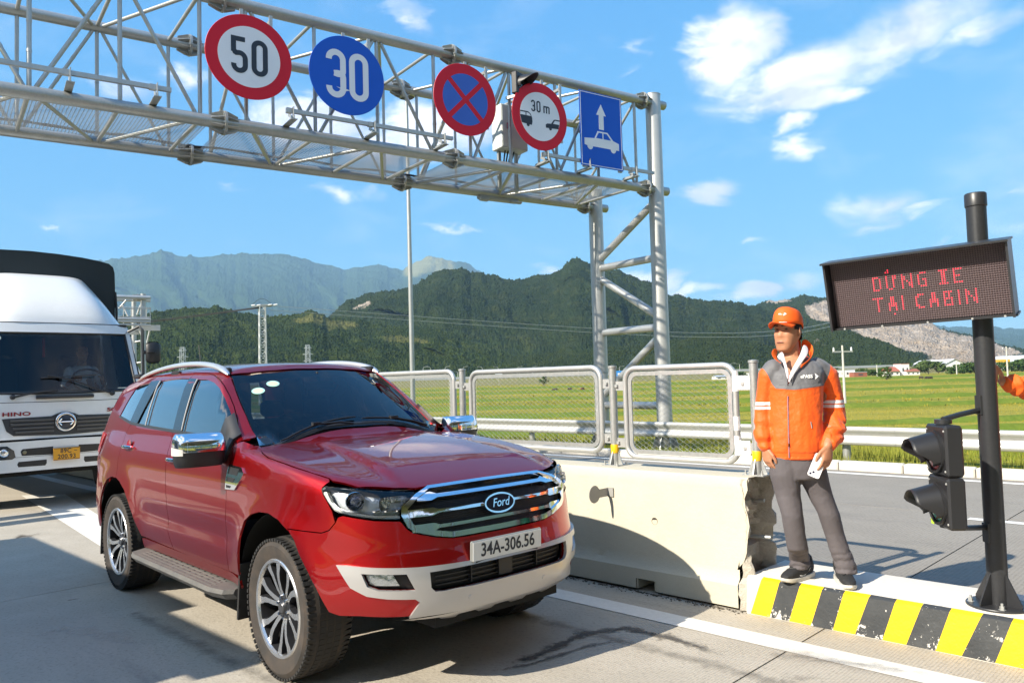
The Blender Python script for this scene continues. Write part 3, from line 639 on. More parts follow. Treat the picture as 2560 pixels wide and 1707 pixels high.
def fence_panel(s0, s1, z0, z1, label, paint=False):
    t = thing('mesh_fence', label, 'fence panel', rp((s0 + s1) / 2, FT, z0), 0, 'chain link fence panels on the barrier')
    w, h = s1 - s0, z1 - z0; c = rp((s0 + s1) / 2, FT, (z0 + z1) / 2); ez = Vector((0, 0, 1))
    b = MB(); b.tube([c + RE * x + ez * z for x, z in rrect(w - .045, h - .045, .10, 7)], .0225, 12, closed=True, up=RN); b.build('outer_frame', M_GALV2, t, smooth=60, world=t)
    b = MB(); q = rrect(w - .10, h - .10, .08, 6); qi = rrect(w - .165, h - .165, .055, 6); n = len(q)
    V = [c + RE * x + ez * z + RN * d for d in (-.006, .006) for P in (q, qi) for x, z in P]
    b.add(V, [(i, (i + 1) % n, n + (i + 1) % n, n + i) for i in range(n)] + [(2 * n + i, 3 * n + i, 3 * n + (i + 1) % n, 2 * n + (i + 1) % n) for i in range(n)] + [(n + i, n + (i + 1) % n, 3 * n + (i + 1) % n, 3 * n + i) for i in range(n)] + [(i, 2 * n + i, 2 * n + (i + 1) % n, (i + 1) % n) for i in range(n)])
    b.build('inner_frame', M_GALV, t, smooth=50, world=t)
    chain_link(c - RE * (w / 2 - .08) - ez * (h / 2 - .08), RE, ez, w - .16, h - .16, 'chain_link', t)
    for sx in (s0 - .05, s1 + .05):
        for zz in (z0 + .13, z1 - .16):
            b = MB(); b.box(rp(sx, FT, zz), (.10, .008, .075), RA); b.box(rp(sx - .01, FT - .012, zz), (.022, .02, .022), RA); b.build('hinge_plate', M_GALV2, t, smooth=0, world=t)
    if paint:                                # white paint wiped over the right-hand end of this panel
        b = MB(); P = [(x, z) for x, z in rrect(w - .045, h - .045, .10, 7) if x > w / 2 - .06]
        g = random.Random(2); mp = mat('paint_smear', (.84, .82, .80), .7, bump=(60, .6))
        for z0_, z1_ in ((-.30, -.16), (-.12, -.02), (.16, .31)):
            m = MB(); m.tube([c + RE * (w / 2 - .0225) + ez * (z0_ + (z1_ - z0_) * i / 6) for i in range(7)], [.0235 + .0015 * g.random() for _ in range(7)], 9); m.build('paint_smear', mp, t, world=t)
        for zz, ww in ((z1 - .155, .13), (z0 + .13, .09)): m = MB(); m.box(rp(s1 + .035, FT - .006, zz), (ww, .012, .105), RA, bev=.004); m.build('paint_smear', mp, t, world=t)
    return t
def bollard(s, label, z1=1.71):
    t = thing('fence_post', label, 'post', rp(s, FT, .90), 0, 'round fence posts bolted to the barrier top')
    b = MB(); b.lathe([(0, .006), (.032, .006), (.032, z1 - .92), (.037, z1 - .918), (.037, z1 - .9), (0, z1 - .895)], rp(s, FT, .9), (0, 0, 1), 18); b.build('post', M_GALV, t, smooth=40, world=t)
    b = MB(); b.lathe([(.0335, .10), (.0345, .102), (.0345, .168), (.0335, .17)], rp(s, FT, .9), (0, 0, 1), 18); b.build('yellow_band', mat('yellow_reflective', (.85, .48, .01), .45), t, smooth=40, world=t)
    b = MB(); b.box(rp(s, FT, .904), (.16, .16, .010), RA); b.build('base_plate', M_GALV, t, smooth=0, world=t)
    for d in (RE, -RE, RN, -RN):
        b = MB(); p = rp(s, FT, .909); nn = d.cross(Vector((0, 0, 1))); b.prism([(.03, 0), (.075, 0), (.034, .105), (.03, .105)], p - nn * .004, d, (0, 0, 1), nn, .008); b.build('gusset', M_GALV, t, smooth=0, world=t)
    for dx in (-.062, .062):
        for dy in (-.062, .062):
            b = MB(); b.lathe([(0, .03), (.005, .03), (.005, .014), (.010, .014), (.010, 0)], rp(s + dx, FT + dy, .909), (0, 0, 1), 6); b.build('anchor_bolt', M_GALV2, t, smooth=0, world=t)
bollard(1.594, 'grey fence post with yellow band standing behind the man in orange'); bollard(.346, 'grey fence post with yellow band between the two largest mesh panels')
bollard(-1.50, 'grey fence post seen above the red car bonnet', 1.74)
for i, s in enumerate((-3.36, -5.2)): bollard(s, 'farthest fence post on the barrier, behind the car roof' if i else 'fence post on the barrier behind the car windscreen', 1.74)
fence_panel(.45, 1.47, .955, 1.705, 'short galvanised mesh fence panel smeared with white paint, beside the man', True)
fence_panel(-1.40, .245, .985, 1.725, 'long galvanised mesh fence panel in the middle, above the car bonnet')
fence_panel(-3.25, -1.60, .985, 1.745, 'galvanised mesh fence panel partly behind the car windscreen')
for s in (-5.1,): fence_panel(s, s + 1.65, .985, 1.745, 'farthest galvanised mesh fence panel, behind the car roof')

# ================================================================== striped kerb island
isl = thing('kerb_island', 'pale concrete island with black and yellow striped kerb face under the man', 'kerb island', rp(3, .3))
KH = .245
def island():
    s0, s1 = 1.60, 9.0; b = MB(); pr = [(.0, 0), (.026, KH - .015), (.045, KH), (.60, KH), (.615, KH - .02), (.62, 0)]
    n = 90; V = [rp(s0 + (s1 - s0) * i / n, a + (fbm(np.array([i * .35]), np.array([z * 3]), 6, 3)[0] - .5) * .008, z) for i in range(n + 1) for a, z in pr]; k = len(pr)
    b.add(V, [(i * k + j, (i + 1) * k + j, (i + 1) * k + j + 1, i * k + j + 1) for i in range(n) for j in range(k - 1)] + [tuple(range(k)), tuple(n * k + j for j in range(k))])
    b.build('island_body', M_KERBTOP, isl, smooth=40, world=isl)
    zk = .3061
    top = [(205, 212), (355, 235), (525, 262), (715, 288), (890, 318), (1100, 350), (1305, 392), (1525, 425), (1755, 465), (2005, 515), (2255, 558)]
    st = [to_st(at_z(1840 + x * zk, 1380 + y * zk, KH))[0] for x, y in top]
    while st[-1] < 8: st.append(st[-1] + .172)
    bot = [(80, 515), (240, 545), (405, 575), (585, 610), (770, 645), (945, 685), (1165, 735), (1360, 775), (1595, 830), (1810, 875), (2080, 940)]
    sb = [to_st(at_z(1840 + x * zk, 1380 + y * zk, .005))[0] for x, y in bot]
    while len(sb) < len(st): sb.append(sb[-1] + .172)
    def worn(name, c, c2, w, amt):
        m = mat(name, c, .5, var=[(5, .5, c2)], bump=[(70, .12), (14, .25)]); t = m.node_tree; bb = t.nodes['Principled BSDF']; lk = bb.inputs['Base Color'].links[0].from_socket
        tc = t.nodes.new('ShaderNodeTexCoord'); sp = N(t, 'ShaderNodeSeparateXYZ'); Lk(t, tc.outputs['Object'], sp.inputs[0])
        n1 = N(t, 'ShaderNodeTexNoise'); n1.inputs['Scale'].default_value = 38; n1.inputs['Detail'].default_value = 8; n1.inputs['Roughness'].default_value = .7; Lk(t, tc.outputs['Object'], n1.inputs['Vector'])
        n2 = N(t, 'ShaderNodeTexNoise'); n2.inputs['Scale'].default_value = 6; n2.inputs['Detail'].default_value = 3; Lk(t, tc.outputs['Object'], n2.inputs['Vector'])
        low = N(t, 'ShaderNodeMapRange'); low.inputs['From Min'].default_value = .10; low.inputs['From Max'].default_value = .0; low.inputs['To Max'].default_value = .10; Lk(t, sp.outputs[2], low.inputs['Value'])
        f = mth(t, 'ADD', mth(t, 'ADD', n1.outputs['Fac'], mth(t, 'MULTIPLY', mth(t, 'SUBTRACT', n2.outputs['Fac'], .5), .45)), low.outputs[0])
        q = N(t, 'ShaderNodeMapRange'); q.inputs['From Min'].default_value = amt; q.inputs['From Max'].default_value = amt + .03; Lk(t, f, q.inputs['Value'])
        x = N(t, 'ShaderNodeMix', data_type='RGBA'); Lk(t, q.outputs[0], x.inputs['Factor']); Lk(t, lk, x.inputs['A']); x.inputs['B'].default_value = (*w, 1); Lk(t, x.outputs['Result'], bb.inputs['Base Color'])
        return m
    my = worn('kerb_yellow', (.88, .56, .003), (.82, .50, .005), (.62, .55, .40), .76); mb = worn('kerb_black', (.030, .033, .036), (.085, .088, .09), (.66, .63, .58), .64)
    z0 = Vector((0, 0, 1))
    for i in range(len(st) - 1):
        b = MB(); m = 8; g0, g1, h0, h1 = sb[i], sb[i + 1], st[i], st[i + 1]; V = []
        for j in range(m + 1):
            f = j / m; jag = (fbm(np.array([i * 3.3 + f * 6]), np.array([2.0]), 15, 3)[0] - .5) * .012
            for tt, z, a in ((-.003, .004, 0), (.0235, KH - .014, .93), (.046, KH + .002, 1), (.050 + abs(jag), KH + .0025, 1)):
                V.append(rp((g0 + (g1 - g0) * f) * (1 - a) + (h0 + (h1 - h0) * f) * a, tt, z))
        b.add(V, [(j * 4 + q, (j + 1) * 4 + q, (j + 1) * 4 + q + 1, j * 4 + q + 1) for j in range(m) for q in range(3)])
        b.build('yellow_stripe' if i % 2 == 0 else 'black_stripe', my if i % 2 == 0 else mb, isl, smooth=40, world=isl)
island()

# ================================================================== guard rail
gr = thing('guard_rail', 'galvanised W-beam guard rail along the far side of the road by the paddy fields', 'guard rail', rp(-2, 9))
GP = [Vector((14.5, 4.3, 0)), Vector((6.57, 12.95, 0)), Vector((2.9, 16.9, 0)), Vector((-.6, 20.4, 0)), Vector((-14, 34.5, 0)), Vector((-40, 61, 0))]
def gr_at(d):
    for a, b in zip(GP[:-1], GP[1:]):
        l = (b - a).length
        if d <= l: return a + (b - a) * d / l, (b - a).normalized()
        d -= l
    return GP[-1], (GP[-1] - GP[-2]).normalized()
GT = sum((b - a).length for a, b in zip(GP[:-1], GP[1:]))
WP = [(.0, .325), (.035, .345), (.035, .385), (-.03, .435), (-.045, .465), (-.045, .505), (-.03, .535), (.035, .59), (.035, .63), (.0, .65)]
WP = [(-.035 * 1, .33), (-.055, .345), (-.065, .385), (-.05, .425), (.01, .465), (.015, .49), (.01, .515), (-.05, .555), (-.065, .595), (-.055, .635), (-.035, .65)]
d = 0; i = 0
while d < GT - .5:
    d1 = min(d + 4.0, GT); b = MB(); V = []; n = 6
    for k in range(n + 1):
        p, e = gr_at(d + (d1 - d + .15) * k / n); nn = Vector((e.y, -e.x, 0)) ; nn = -nn if nn.dot(Vector((-.7, -.7, 0))) < 0 else nn
        for a, z in WP: V.append(p + nn * (-a + (.004 if i % 2 else 0) + .05) + Vector((0, 0, z)))
    m = len(WP); b.add(V, [(k * m + j, (k + 1) * m + j, (k + 1) * m + j + 1, k * m + j + 1) for k in range(n) for j in range(m - 1)])
    b.build('beam', M_GALV2, gr, smooth=60, world=gr); d = d1; i += 1
for dd in np.arange(1.2, GT, 3.9):
    p, e = gr_at(float(dd)); b = MB(); b.lathe([(.07, -.05), (.07, .60), (0, .605)], p + Vector((.06, .07, 0)), (0, 0, 1), 14); b.build('post', M_GALV, gr, smooth=40, world=gr)
    b = MB(); nn = Vector((-.72, -.69, 0)); b.box(p + Vector((.02, .025, .49)), (.12, .10, .20), atan2(e.y, e.x)); b.build('spacer', M_GALV, gr, smooth=0, world=gr)

# ================================================================== display pole, LED board and lane signal
PB = at_z(2489, 1513, KH); PB = Vector((2.755, 4.575, KH))
pole = thing('signal_pole', 'dark grey round pole on a bolted round base at the right of the striped island', 'pole', PB)
b = MB(); b.lathe([(0, .012), (.054, .012), (.054, 2.31), (.059, 2.315), (.059, 2.385), (.054, 2.392), (0, 2.395)], PB, (0, 0, 1), 32); b.build('shaft', M_BLACKPAINT, pole, smooth=40, world=pole)
b = MB(); b.lathe([(0, 0), (.165, 0), (.168, .004), (.168, .010), (.165, .014), (0, .014)], PB, (0, 0, 1), 40); b.build('base_flange', M_BLACKPAINT, pole, smooth=40, world=pole)
for k in range(4):
    a = radians(20 + 90 * k); dr = Vector((cos(a), sin(a), 0)); nn = dr.cross(Vector((0, 0, 1)))
    b = MB(); b.prism([(.05, 0), (.145, 0), (.145, .02), (.06, .17), (.05, .17)], PB + Vector((0, 0, .013)) - nn * .004, dr, (0, 0, 1), nn, .008); b.build('gusset', M_BLACKPAINT, pole, smooth=0, world=pole)
    a += pi / 4; dr = Vector((cos(a), sin(a), 0)); b = MB(); b.lathe([(0, .035), (.007, .035), (.007, .02), (.013, .02), (.013, .002), (.02, .002), (.02, 0)], PB + dr * .14 + Vector((0, 0, .014)), (0, 0, 1), 6); b.build('anchor_nut', M_GALV2, pole, smooth=0, world=pole)
# LED board
LC = Vector((2.387, 4.61, 2.092)); yaw, pit, rol, LW, LH = -.692, .204, .021, .95, .407
e = Vector((cos(yaw), sin(yaw), 0)); nn = Vector((sin(yaw), -cos(yaw), 0)); u_ = Vector((0, 0, cos(pit))) + nn * sin(pit)
LX = e * cos(rol) + u_ * sin(rol); LY = -e * sin(rol) + u_ * cos(rol); LZ = LX.cross(LY)
led = thing('led_board', 'black LED message board with red dot letters, tilted down on the dark pole', 'LED sign', LC)
def lp(x, y, z): return LC + LX * x + LY * y + LZ * z
LR = Matrix((LX, LY, LZ)).transposed()
b = MB(); th = .012
b.box(lp(0, LH / 2 + .01, -.02), (LW + .05, th, .20), LR); b.box(lp(0, -LH / 2 - .004, -.05), (LW + .05, th, .13), LR)
b.box(lp(-LW / 2 - .012, 0, -.03), (th, LH + .02, .17), LR); b.box(lp(LW / 2 + .012, 0, -.03), (th, LH + .02, .17), LR); b.box(lp(0, 0, -.12), (LW + .02, LH, .01), LR)
b.build('housing', M_BLACKPAINT, led, smooth=0, world=led)
b = MB(); b.box(lp(0, 0, -.036), (LW, LH, .01), LR); b.build('led_panel', mat('led_substrate', (.10, .075, .08), .6), led, smooth=0, world=led)
for x in (-.42, -.2, .05, .28, .44):
    b = MB(); b.lathe([(0, .004), (.006, .004), (.007, 0)], lp(x, -LH / 2 - .004, .0155), LZ, 8); b.build('screw', M_GALV2, led, smooth=0, world=led)
def leds():
    F = {'D': ['1110', '1001', '1001', '1001', '1001', '1001', '1110'], 'U': ['10011', '10011', '10010', '10010', '10010', '10010', '01100'], 'N': ['10001', '11001', '11001', '10101', '10011', '10011', '10001'], 'G': ['0111', '1000', '1000', '1011', '1001', '1001', '0111'],
         'X': ['1111', '0110', '0110', '0110', '0110', '0110', '1111'], 'E': ['1111', '1000', '1000', '1110', '1000', '1000', '1111'], 'T': ['11111', '00100', '00100', '00100', '00100', '00100', '00100'], 'A': ['0110', '0110', '0110', '1111', '1111', '1001', '1001'], 'I': ['1'] * 7,
         'C': ['0111', '1100', '1000', '1000', '1000', '1100', '0111'], 'B': ['1111', '1010', '1010', '1111', '1001', '1001', '1111'], '.': ['0'] * 7}
    nx, ny = 76, 32; on = set()
    def put(txt, cx, row):
        for ch in txt:
            if ch == ' ': cx += 3; continue
            g = F[ch]
            for r_, line in enumerate(g):
                for q, v in enumerate(line):
                    if v == '1': on.add((cx + q, row + r_))
            cx += len(g[0]) + 2
    put('DUNG XE', 19, 9); on.update({(25, 7), (26, 6), (26, 7)})
    put('TAI CABIN', 18, 19); on.update({(27, 27)})
    offb, onb = MB(), MB(); px = LW / nx; py = LH / ny
    for j in range(ny):
        for i in range(nx):
            x, y = -LW / 2 + (i + .5) * px, LH / 2 - (j + .5) * py; bb = onb if (i, j) in on else offb; r_ = px * .30
            k = 6; bb.add([lp(x + r_ * cos(a), y + r_ * sin(a), -.031) for a in [2 * pi * q / k for q in range(k)]] + [lp(x, y, -.026)], [(q, (q + 1) % k, k) for q in range(k)])
            offb.box(lp(x, y + py * .42, -.027), (px * .8, py * .12, .010), LR)
    o = offb.build('dark_leds', mat('led_off', (.27, .20, .205), .4), led, smooth=40, world=led); o['kind'] = 'stuff'
    o = onb.build('lit_leds', mat('led_red', (.5, .01, .02), .4, emis=((1, .03, .06), 1.5)), led, smooth=40, world=led); o['kind'] = 'stuff'; o['label'] = 'red lit dots spelling a two-line stop message'
leds()
b = MB(); c = PB + Vector((0, 0, 1.80)); b.box(c + Vector((-.05, -.02, .06)), (.10, .13, .20), yaw); b.box(c + Vector((-.0, .0, 0)), (.15, .15, .035), yaw); b.build('mounting_bracket', M_BLACKPAINT, led, smooth=0, world=led)
# lane signal: two aspects, facing the lane
SC = at_y(2365, 1188, 4.42)
sig = thing('lane_signal', 'black two-aspect lane signal with red lens above green lens, hung on the dark pole', 'traffic light', SC)
sa = radians(174); SZ = Vector((cos(sa), sin(sa), 0)); SX = Vector((0, 0, 1)).cross(SZ); SY = Vector((0, 0, 1)); SR = Matrix((SX, SY, SZ)).transposed()
def sp_(x, y, z): return SC + SX * x + SY * y + SZ * z
for k, yy in enumerate((.143, -.143)):
    b = MB(); b.box(sp_(0, yy, 0), (.26, .282, .095), SR, bev=.012); b.build('housing', M_BLACK, sig, smooth=30, world=sig)
    b = MB(); b.lathe([(.118, .0), (.118, .016), (.104, .018), (.100, .006)], sp_(0, yy - .01, .0475), SZ, 32); b.build('lens_ring', M_BLACK, sig, smooth=40, world=sig)
    b = MB(); b.lathe([(0, .030), (.03, .028), (.06, .023), (.085, .015), (.101, .004)], sp_(0, yy - .01, .0475), SZ, 30)
    b.build('red_lens' if k == 0 else 'green_lens', mat('lens_red', (.42, .06, .05), .12, coat=1, bump=(120, .4)) if k == 0 else mat('lens_green', (.01, .26, .15), .12, coat=1, bump=(120, .4)), sig, smooth=60, world=sig)
    # cut-away visor
    V = []; n = 22; mrow = 8
    for i in range(n + 1):
        a = radians(-32) + radians(244) * i / n; q_ = min(1, max(0, (sin(a) + .35) / .75)); ln = .045 + .10 * q_ * q_ * (3 - 2 * q_)
        for j in range(mrow + 1):
            f = j / mrow; rr = .113 - .016 * f; V.append(sp_(rr * cos(a), yy - .01 + rr * sin(a) - .022 * f, .055 + ln * f))
    b = MB(); b.add(V, [(i * (mrow + 1) + j, (i + 1) * (mrow + 1) + j, (i + 1) * (mrow + 1) + j + 1, i * (mrow + 1) + j + 1) for i in range(n) for j in range(mrow)])
    o = b.build('visor', M_BLACK, sig, smooth=60, world=sig); md = o.modifiers.new('thick', 'SOLIDIFY'); md.thickness = .004
    for dx, dy in ((.112, .11), (-.112, .11), (.112, -.11), (-.112, -.11)): b = MB(); b.lathe([(0, .005), (.006, .004), (.007, 0)], sp_(dx, yy + dy, .0475), SZ, 8); b.build('screw', M_GALV2, sig, smooth=0, world=sig)
b = MB(); b.box(sp_(-.09, -.265, .0485), (.035, .035, .002), SR); b.build('sticker', mat('lime_sticker', (.45, .62, .05), .5), sig, smooth=0, world=sig)
for zz, dz in ((.30, .05), (-.275, -.05)):
    b = MB(); p0 = sp_(0, zz, 0); p1 = Vector((PB.x - .05, PB.y, SC.z + zz + dz)); b.lathe([(0, .025), (.045, .025), (.045, 0), (0, 0)], sp_(0, zz - (.012 if zz > 0 else .012), 0), (0, 0, 1), 18)
    b.tube([p0 + Vector((0, 0, .012)), p0 * .55 + p1 * .45 + Vector((0, 0, dz * .2)), p1], .016, 8); b.box(p1 + Vector((.02, -.0, dz * .6)), (.05, .06, .11), 0.0); b.build('bracket_arm', M_BLACKPAINT, sig, smooth=40, world=sig)
# ================================================================== overhead gantry
GR = Vector((3.214, 16.80, 0)); GL = Vector((2.063, 18.355, 0)); GD = Vector((-.82757, -.56136, 0)); GZU, GZL = 7.544, 5.635   # GD runs away from the posts, over the road
GN = (GL - GR).normalized(); GW = (GL - GR).length
gan = thing('gantry', 'galvanised tubular truss gantry spanning the road on twin round posts', 'gantry', GR)
def gf(s, z): return GR + GD * s + Vector((0, 0, z))      # front truss plane (nearer the camera)
def gb(s, z): return GL + GD * s + Vector((0, 0, z))
def gpipe(name, a, b_, r, seg=14, m=None):
    x = MB(); x.tube([a, b_], r, seg); return x.build(name, m or M_GALV, gan, smooth=45, world=gan)
for P, zt in ((GR, 7.72), (GL, 6.02)):
    x = MB(); x.lathe([(.165, 0), (.165, zt), (.172, zt), (.172, zt + .012), (0, zt + .02)], P, (0, 0, 1), 36); x.build('post', M_GALV2, gan, smooth=45, world=gan)
    x = MB(); x.lathe([(0, .0), (.34, 0), (.34, .03), (0, .03)], P, (0, 0, 1), 32); x.build('base_plate', M_GALV, gan, smooth=45, world=gan)
    x = MB(); x.lathe([(.17, 1.72), (.174, 1.722), (.174, 1.745), (.17, 1.747)], P, (0, 0, 1), 36); x.build('weld_ring', M_GALV, gan, world=gan)
    for k in range(8):
        a = k * pi / 4 + .2; dr = Vector((cos(a), sin(a), 0)); nn = dr.cross(Vector((0, 0, 1))); x = MB(); x.prism([(.16, .03), (.32, .03), (.32, .07), (.18, .42), (.16, .42)], P - nn * .006, dr, (0, 0, 1), nn, .012); x.build('gusset', M_GALV, gan, smooth=0, world=gan)
# left post carries on up behind the beam to the top chord
SEND = 13.35
sect = [(.32, 5.05), (5.05, 9.06), (9.06, 13.06), (13.06, SEND)]
for (f, nm) in ((gf, 'f'), (gb, 'b')):
    for z in (GZU, GZL):
        for s0, s1 in sect:
            x = MB(); x.tube([f(s0, z), f(s1, z)], .094 if f is gf else .088, 20); x.build('chord', M_GALV, gan, smooth=45, world=gan)
            for s in (s0, s1):                               # bolted flange pair with ribs
                if s == s1 and s1 != SEND and s1 != sect[-1][0]: pass
        for s in (.32, 5.05, 9.06, 13.06):
            x = MB(); c = f(s, z)
            for d in (-.013, .006): x.lathe([(.09, d - .008), (.185, d - .008), (.185, d + .008), (.09, d + .008)], c, GD, 28)
            for k in range(8):
                a = k * pi / 4 + .3; X, Y, Z = frame_of(GD); dr = X * cos(a) + Y * sin(a); tg = -X * sin(a) + Y * cos(a)
                for sg in (-1, 1): x.prism([(.085, .02 * sg), (.175, .02 * sg), (.175, .05 * sg), (.12, .20 * sg), (.085, .20 * sg)], c - tg * .005, dr, GD, tg, .01)
                x.box(c + dr * .155 + tg * .05, (.024, .024, .07), Matrix((X, Y, Z)).transposed())
            x.build('flange', M_GALV, gan, smooth=30, world=gan)
        # stub past the post
        x = MB(); x.tube([f(.32, z), f(-.33, z)], .094, 20); x.box(f(.12, z), (.40, .012, .25), atan2(GD.y, GD.x)); x.box(f(.12, z + .08), (.40, .16, .012), atan2(GD.y, GD.x)); x.box(f(.12, z - .08), (.40, .16, .012), atan2(GD.y, GD.x)); x.build('post_saddle', M_GALV, gan, smooth=45, world=gan)
def nodes(off=0): return [.56, 1.62, 2.69, 3.79, 4.85, 5.42, 6.52, 7.62, 8.72, 9.40, 10.48, 11.58, 12.66]
nd = nodes()
def collared(name, a, b_, r):
    x = MB(); x.tube([a, b_], r, 12); a, b_ = Vector(a), Vector(b_)
    for f in (.28, .52): c = a.lerp(b_, f); x.tube([c - (b_ - a).normalized() * .02, c + (b_ - a).normalized() * .02], r * 1.13, 12)
    x.build(name, M_GALV, gan, smooth=45, world=gan)
for f in (gf, gb):
    for i, s in enumerate(nd):
        if abs(s - 4.85) < .01: s = 4.68
        collared('upright', f(s, GZL + .09), f(s, GZU - .09), .031 if f is gf else .029)
    Z = [(0.56, 1.62, 0), (1.62, 2.69, 1), (2.69, 3.79, 0), (3.79, 4.68, 1), (5.42, 6.52, 0), (6.52, 7.62, 1), (7.62, 8.72, 0), (9.40, 10.48, 0), (10.48, 11.58, 1), (11.58, 12.66, 0)]
    for s0, s1, fl in Z:
        a, c = (f(s0 + .07, GZU - .09), f(s1 - .08, GZL + .09)) if fl else (f(s0 + .07, GZL + .09), f(s1 - .08, GZU - .09))
        collared('diagonal', a, c, .030 if f is gf else .027)
for z in (GZU, GZL):                                        # plan bracing, top and bottom
    k = 0
    for s0, s1 in zip(nd[:-1], nd[1:]):
        if s1 - s0 < .8: continue
        gpipe('cross_tube', gf(s0, z), gb(s0, z), .030, 12)
        a, c = (gf(s0 + .05, z), gb(s1 - .05, z)) if k % 2 else (gb(s0 + .05, z), gf(s1 - .05, z)); gpipe('plan_brace', a, c, .030, 12); k += 1
for s in (.56, 4.68, 8.72, 12.66): gpipe('frame_brace', gf(s, GZU - .08), gb(s, GZL + .08), .030, 12)
# ladder bracing between the posts
for z0, z1 in ((GZL - .10, 4.30), (4.30, 4.30), (4.05, 2.95), (2.62, 2.62), (2.45, 1.25), (1.02, 1.02)):
    pass
zz = [(4.17, 4.17), (2.66, 2.66), (.98, .98)]
for a, b_ in zz: gpipe('strut', GL + Vector((0, 0, a)), GR + Vector((0, 0, b_)), .083, 18, M_GALV2)
for a, b_ in ((4.32, 5.42), (3.98, 2.86), (1.15, 2.50)): gpipe('diagonal_strut', GL + Vector((0, 0, a)), GR + Vector((0, 0, b_)), .083, 18, M_GALV2)
# steel mesh walkway lying on the bottom bracing
def walkway():
    zf = GZL + .055; cell = .05; yw = GW - .22
    for s0, s1 in ((.5, 4.95), (5.2, 8.95), (9.2, 12.95)):
        b = MB(); n = int((s1 - s0) / cell)
        sag = lambda s, v: .02 * sin((s - s0) * 4.0) * sin(v * 3)
        for i in range(n + 1):
            s = s0 + i * cell; P = [gf(s, 0) + GN * (.11 + yw * j / 8) + Vector((0, 0, zf + sag(s, j / 8))) for j in range(9)]; b.tube(P, .0046, 4, caps=False)
        m = int(yw / cell)
        for j in range(m + 1):
            v = j / m; P = [gf(s0 + (s1 - s0) * i / 24, 0) + GN * (.11 + yw * v) + Vector((0, 0, zf + .008 + sag(s0 + (s1 - s0) * i / 24, v))) for i in range(25)]; b.tube(P, .0046, 4, caps=False)
        o = b.build('walkway_mesh', M_GALV, gan, smooth=60, world=gan); o['kind'] = 'stuff'
walkway()
cb_ = MB(); cb_.tube([gb(.6 + i * .5, GZL + .13 + .02 * sin(i * 2.1)) - GN * (.12 + .02 * sin(i)) for i in range(25)], .022, 8); cb_.build('cable', M_BLACK, gan, world=gan)
# camera / antenna rails on brackets in front of the beam
def rail(s0, s1, br):
    R_ = Matrix((GD, Vector((-GO.x, -GO.y, 0)), Vector((0, 0, 1)))).transposed(); Q = lambda s, z, o: sgp(s, z, o)
    x = MB()
    x.box((sgp(s0, 6.0, .34) + sgp(s1, 6.0, .34)) / 2, (abs(s1 - s0), .06, .06), R_); x.build('equipment_rail', M_GALV, gan, smooth=0, world=gan)
    for s in br:
        b0 = sgp(s, 6.0, .34); e_ = lambda a, o, z: b0 + GD * a + GO * o + EZ0 * z; x = MB(); x.box(e_(0, -.12, -.15), (.10, .46, .012), R_); x.box(e_(0, -.12, -.125), (.012, .46, .06), R_); x.box(e_(0, .06, -.06), (.012, .06, .22), R_); x.box(e_(.05, 0, -.002), (.09, .075, .075), R_); x.box(e_(0, -.04, -.08), (.012, .3, .05), R_ @ Matrix.Rotation(.5, 3, 'X')); x.build('rail_bracket', M_GALV, gan, smooth=0, world=gan)
# loudspeaker-like radar boxes under the back chord
x = MB(); R_ = Matrix((GD, GN, Vector((0, 0, 1)))).transposed()
x.box(gb(2.75, GZL - .10), (1.0, .16, .09), R_, bev=.02); x.box(gb(3.15, GZL - .15) - GN * .06, (.22, .12, .08), R_, bev=.02); x.box(gb(2.35, GZL - .14) - GN * .08, (.3, .1, .06), R_, bev=.02); x.build('cable_box', mat('grey_box', (.36, .38, .38), .5), gan, smooth=30, world=gan)

# ---- signs on the gantry (things that hang from it)
EZ = Vector((0, 0, 1)); GX = -GD; GO = Vector((GX.y, -GX.x, 0))
def sgp(s, z, out=.40):           # the sight line through (s, z) on the front truss, met 'out' metres in front of it
    c0 = Vector((0, 0, CAM_H)); d = gf(s, z) - c0; return c0 + d * (((GR - c0).dot(GO) + out) / d.dot(GO))
EZ0 = EZ
rail(.1, 3.0, (.62, 1.9, 2.95)); rail(5.1, 8.05, (5.25, 6.6, 8.0)); rail(9.85, 13.2, (10.0, 11.1, 12.8))
def disc_sign(name, label, s, z, R, faces):
    t = thing(name, label, 'road sign', sgp(s, z), 0, 'round signs on the gantry')
    b = MB(); b.lathe([(0, -.012), (R, -.012), (R + .004, -.006), (R, 0), (0, 0)], sgp(s, z), GO, 64); b.build('plate', faces[0], t, smooth=30, world=t)
    return t
def flat(t, name, pts, s, z, m, d, base=.0025):       # flat print: thin raised sheet
    b = MB(); o = sgp(s, z); b.prism(pts, o + GO * (base), GX, EZ, GO, d); return b.build(name, m, t, smooth=0, world=t)
def ring(t, name, r0, r1, s, z, m, base):
    b = MB(); b.lathe([(r0, base), (r1, base), (r1, base + .002), (r0, base + .002)], sgp(s, z), GO, 64, close=True); return b.build(name, m, t, smooth=0, world=t)
def circ(r, n=64, c=(0, 0)): return [(c[0] + r * cos(2 * pi * i / n), c[1] + r * sin(2 * pi * i / n)) for i in range(n)]
def stroke(pts, w):
    """outline of a bent band of width w"""
    L, R = [], []
    for i, p in enumerate(pts):
        a = pts[max(i - 1, 0)]; c = pts[min(i + 1, len(pts) - 1)]; d = Vector((c[0] - a[0], c[1] - a[1])).normalized(); n = Vector((-d.y, d.x)) * w / 2
        if 0 < i < len(pts) - 1:
            d1 = Vector((p[0] - a[0], p[1] - a[1])).normalized(); n = n / max(.4, d.dot(d1))
        L.append((p[0] + n.x, p[1] + n.y)); R.append((p[0] - n.x, p[1] - n.y))
    return L + R[::-1]
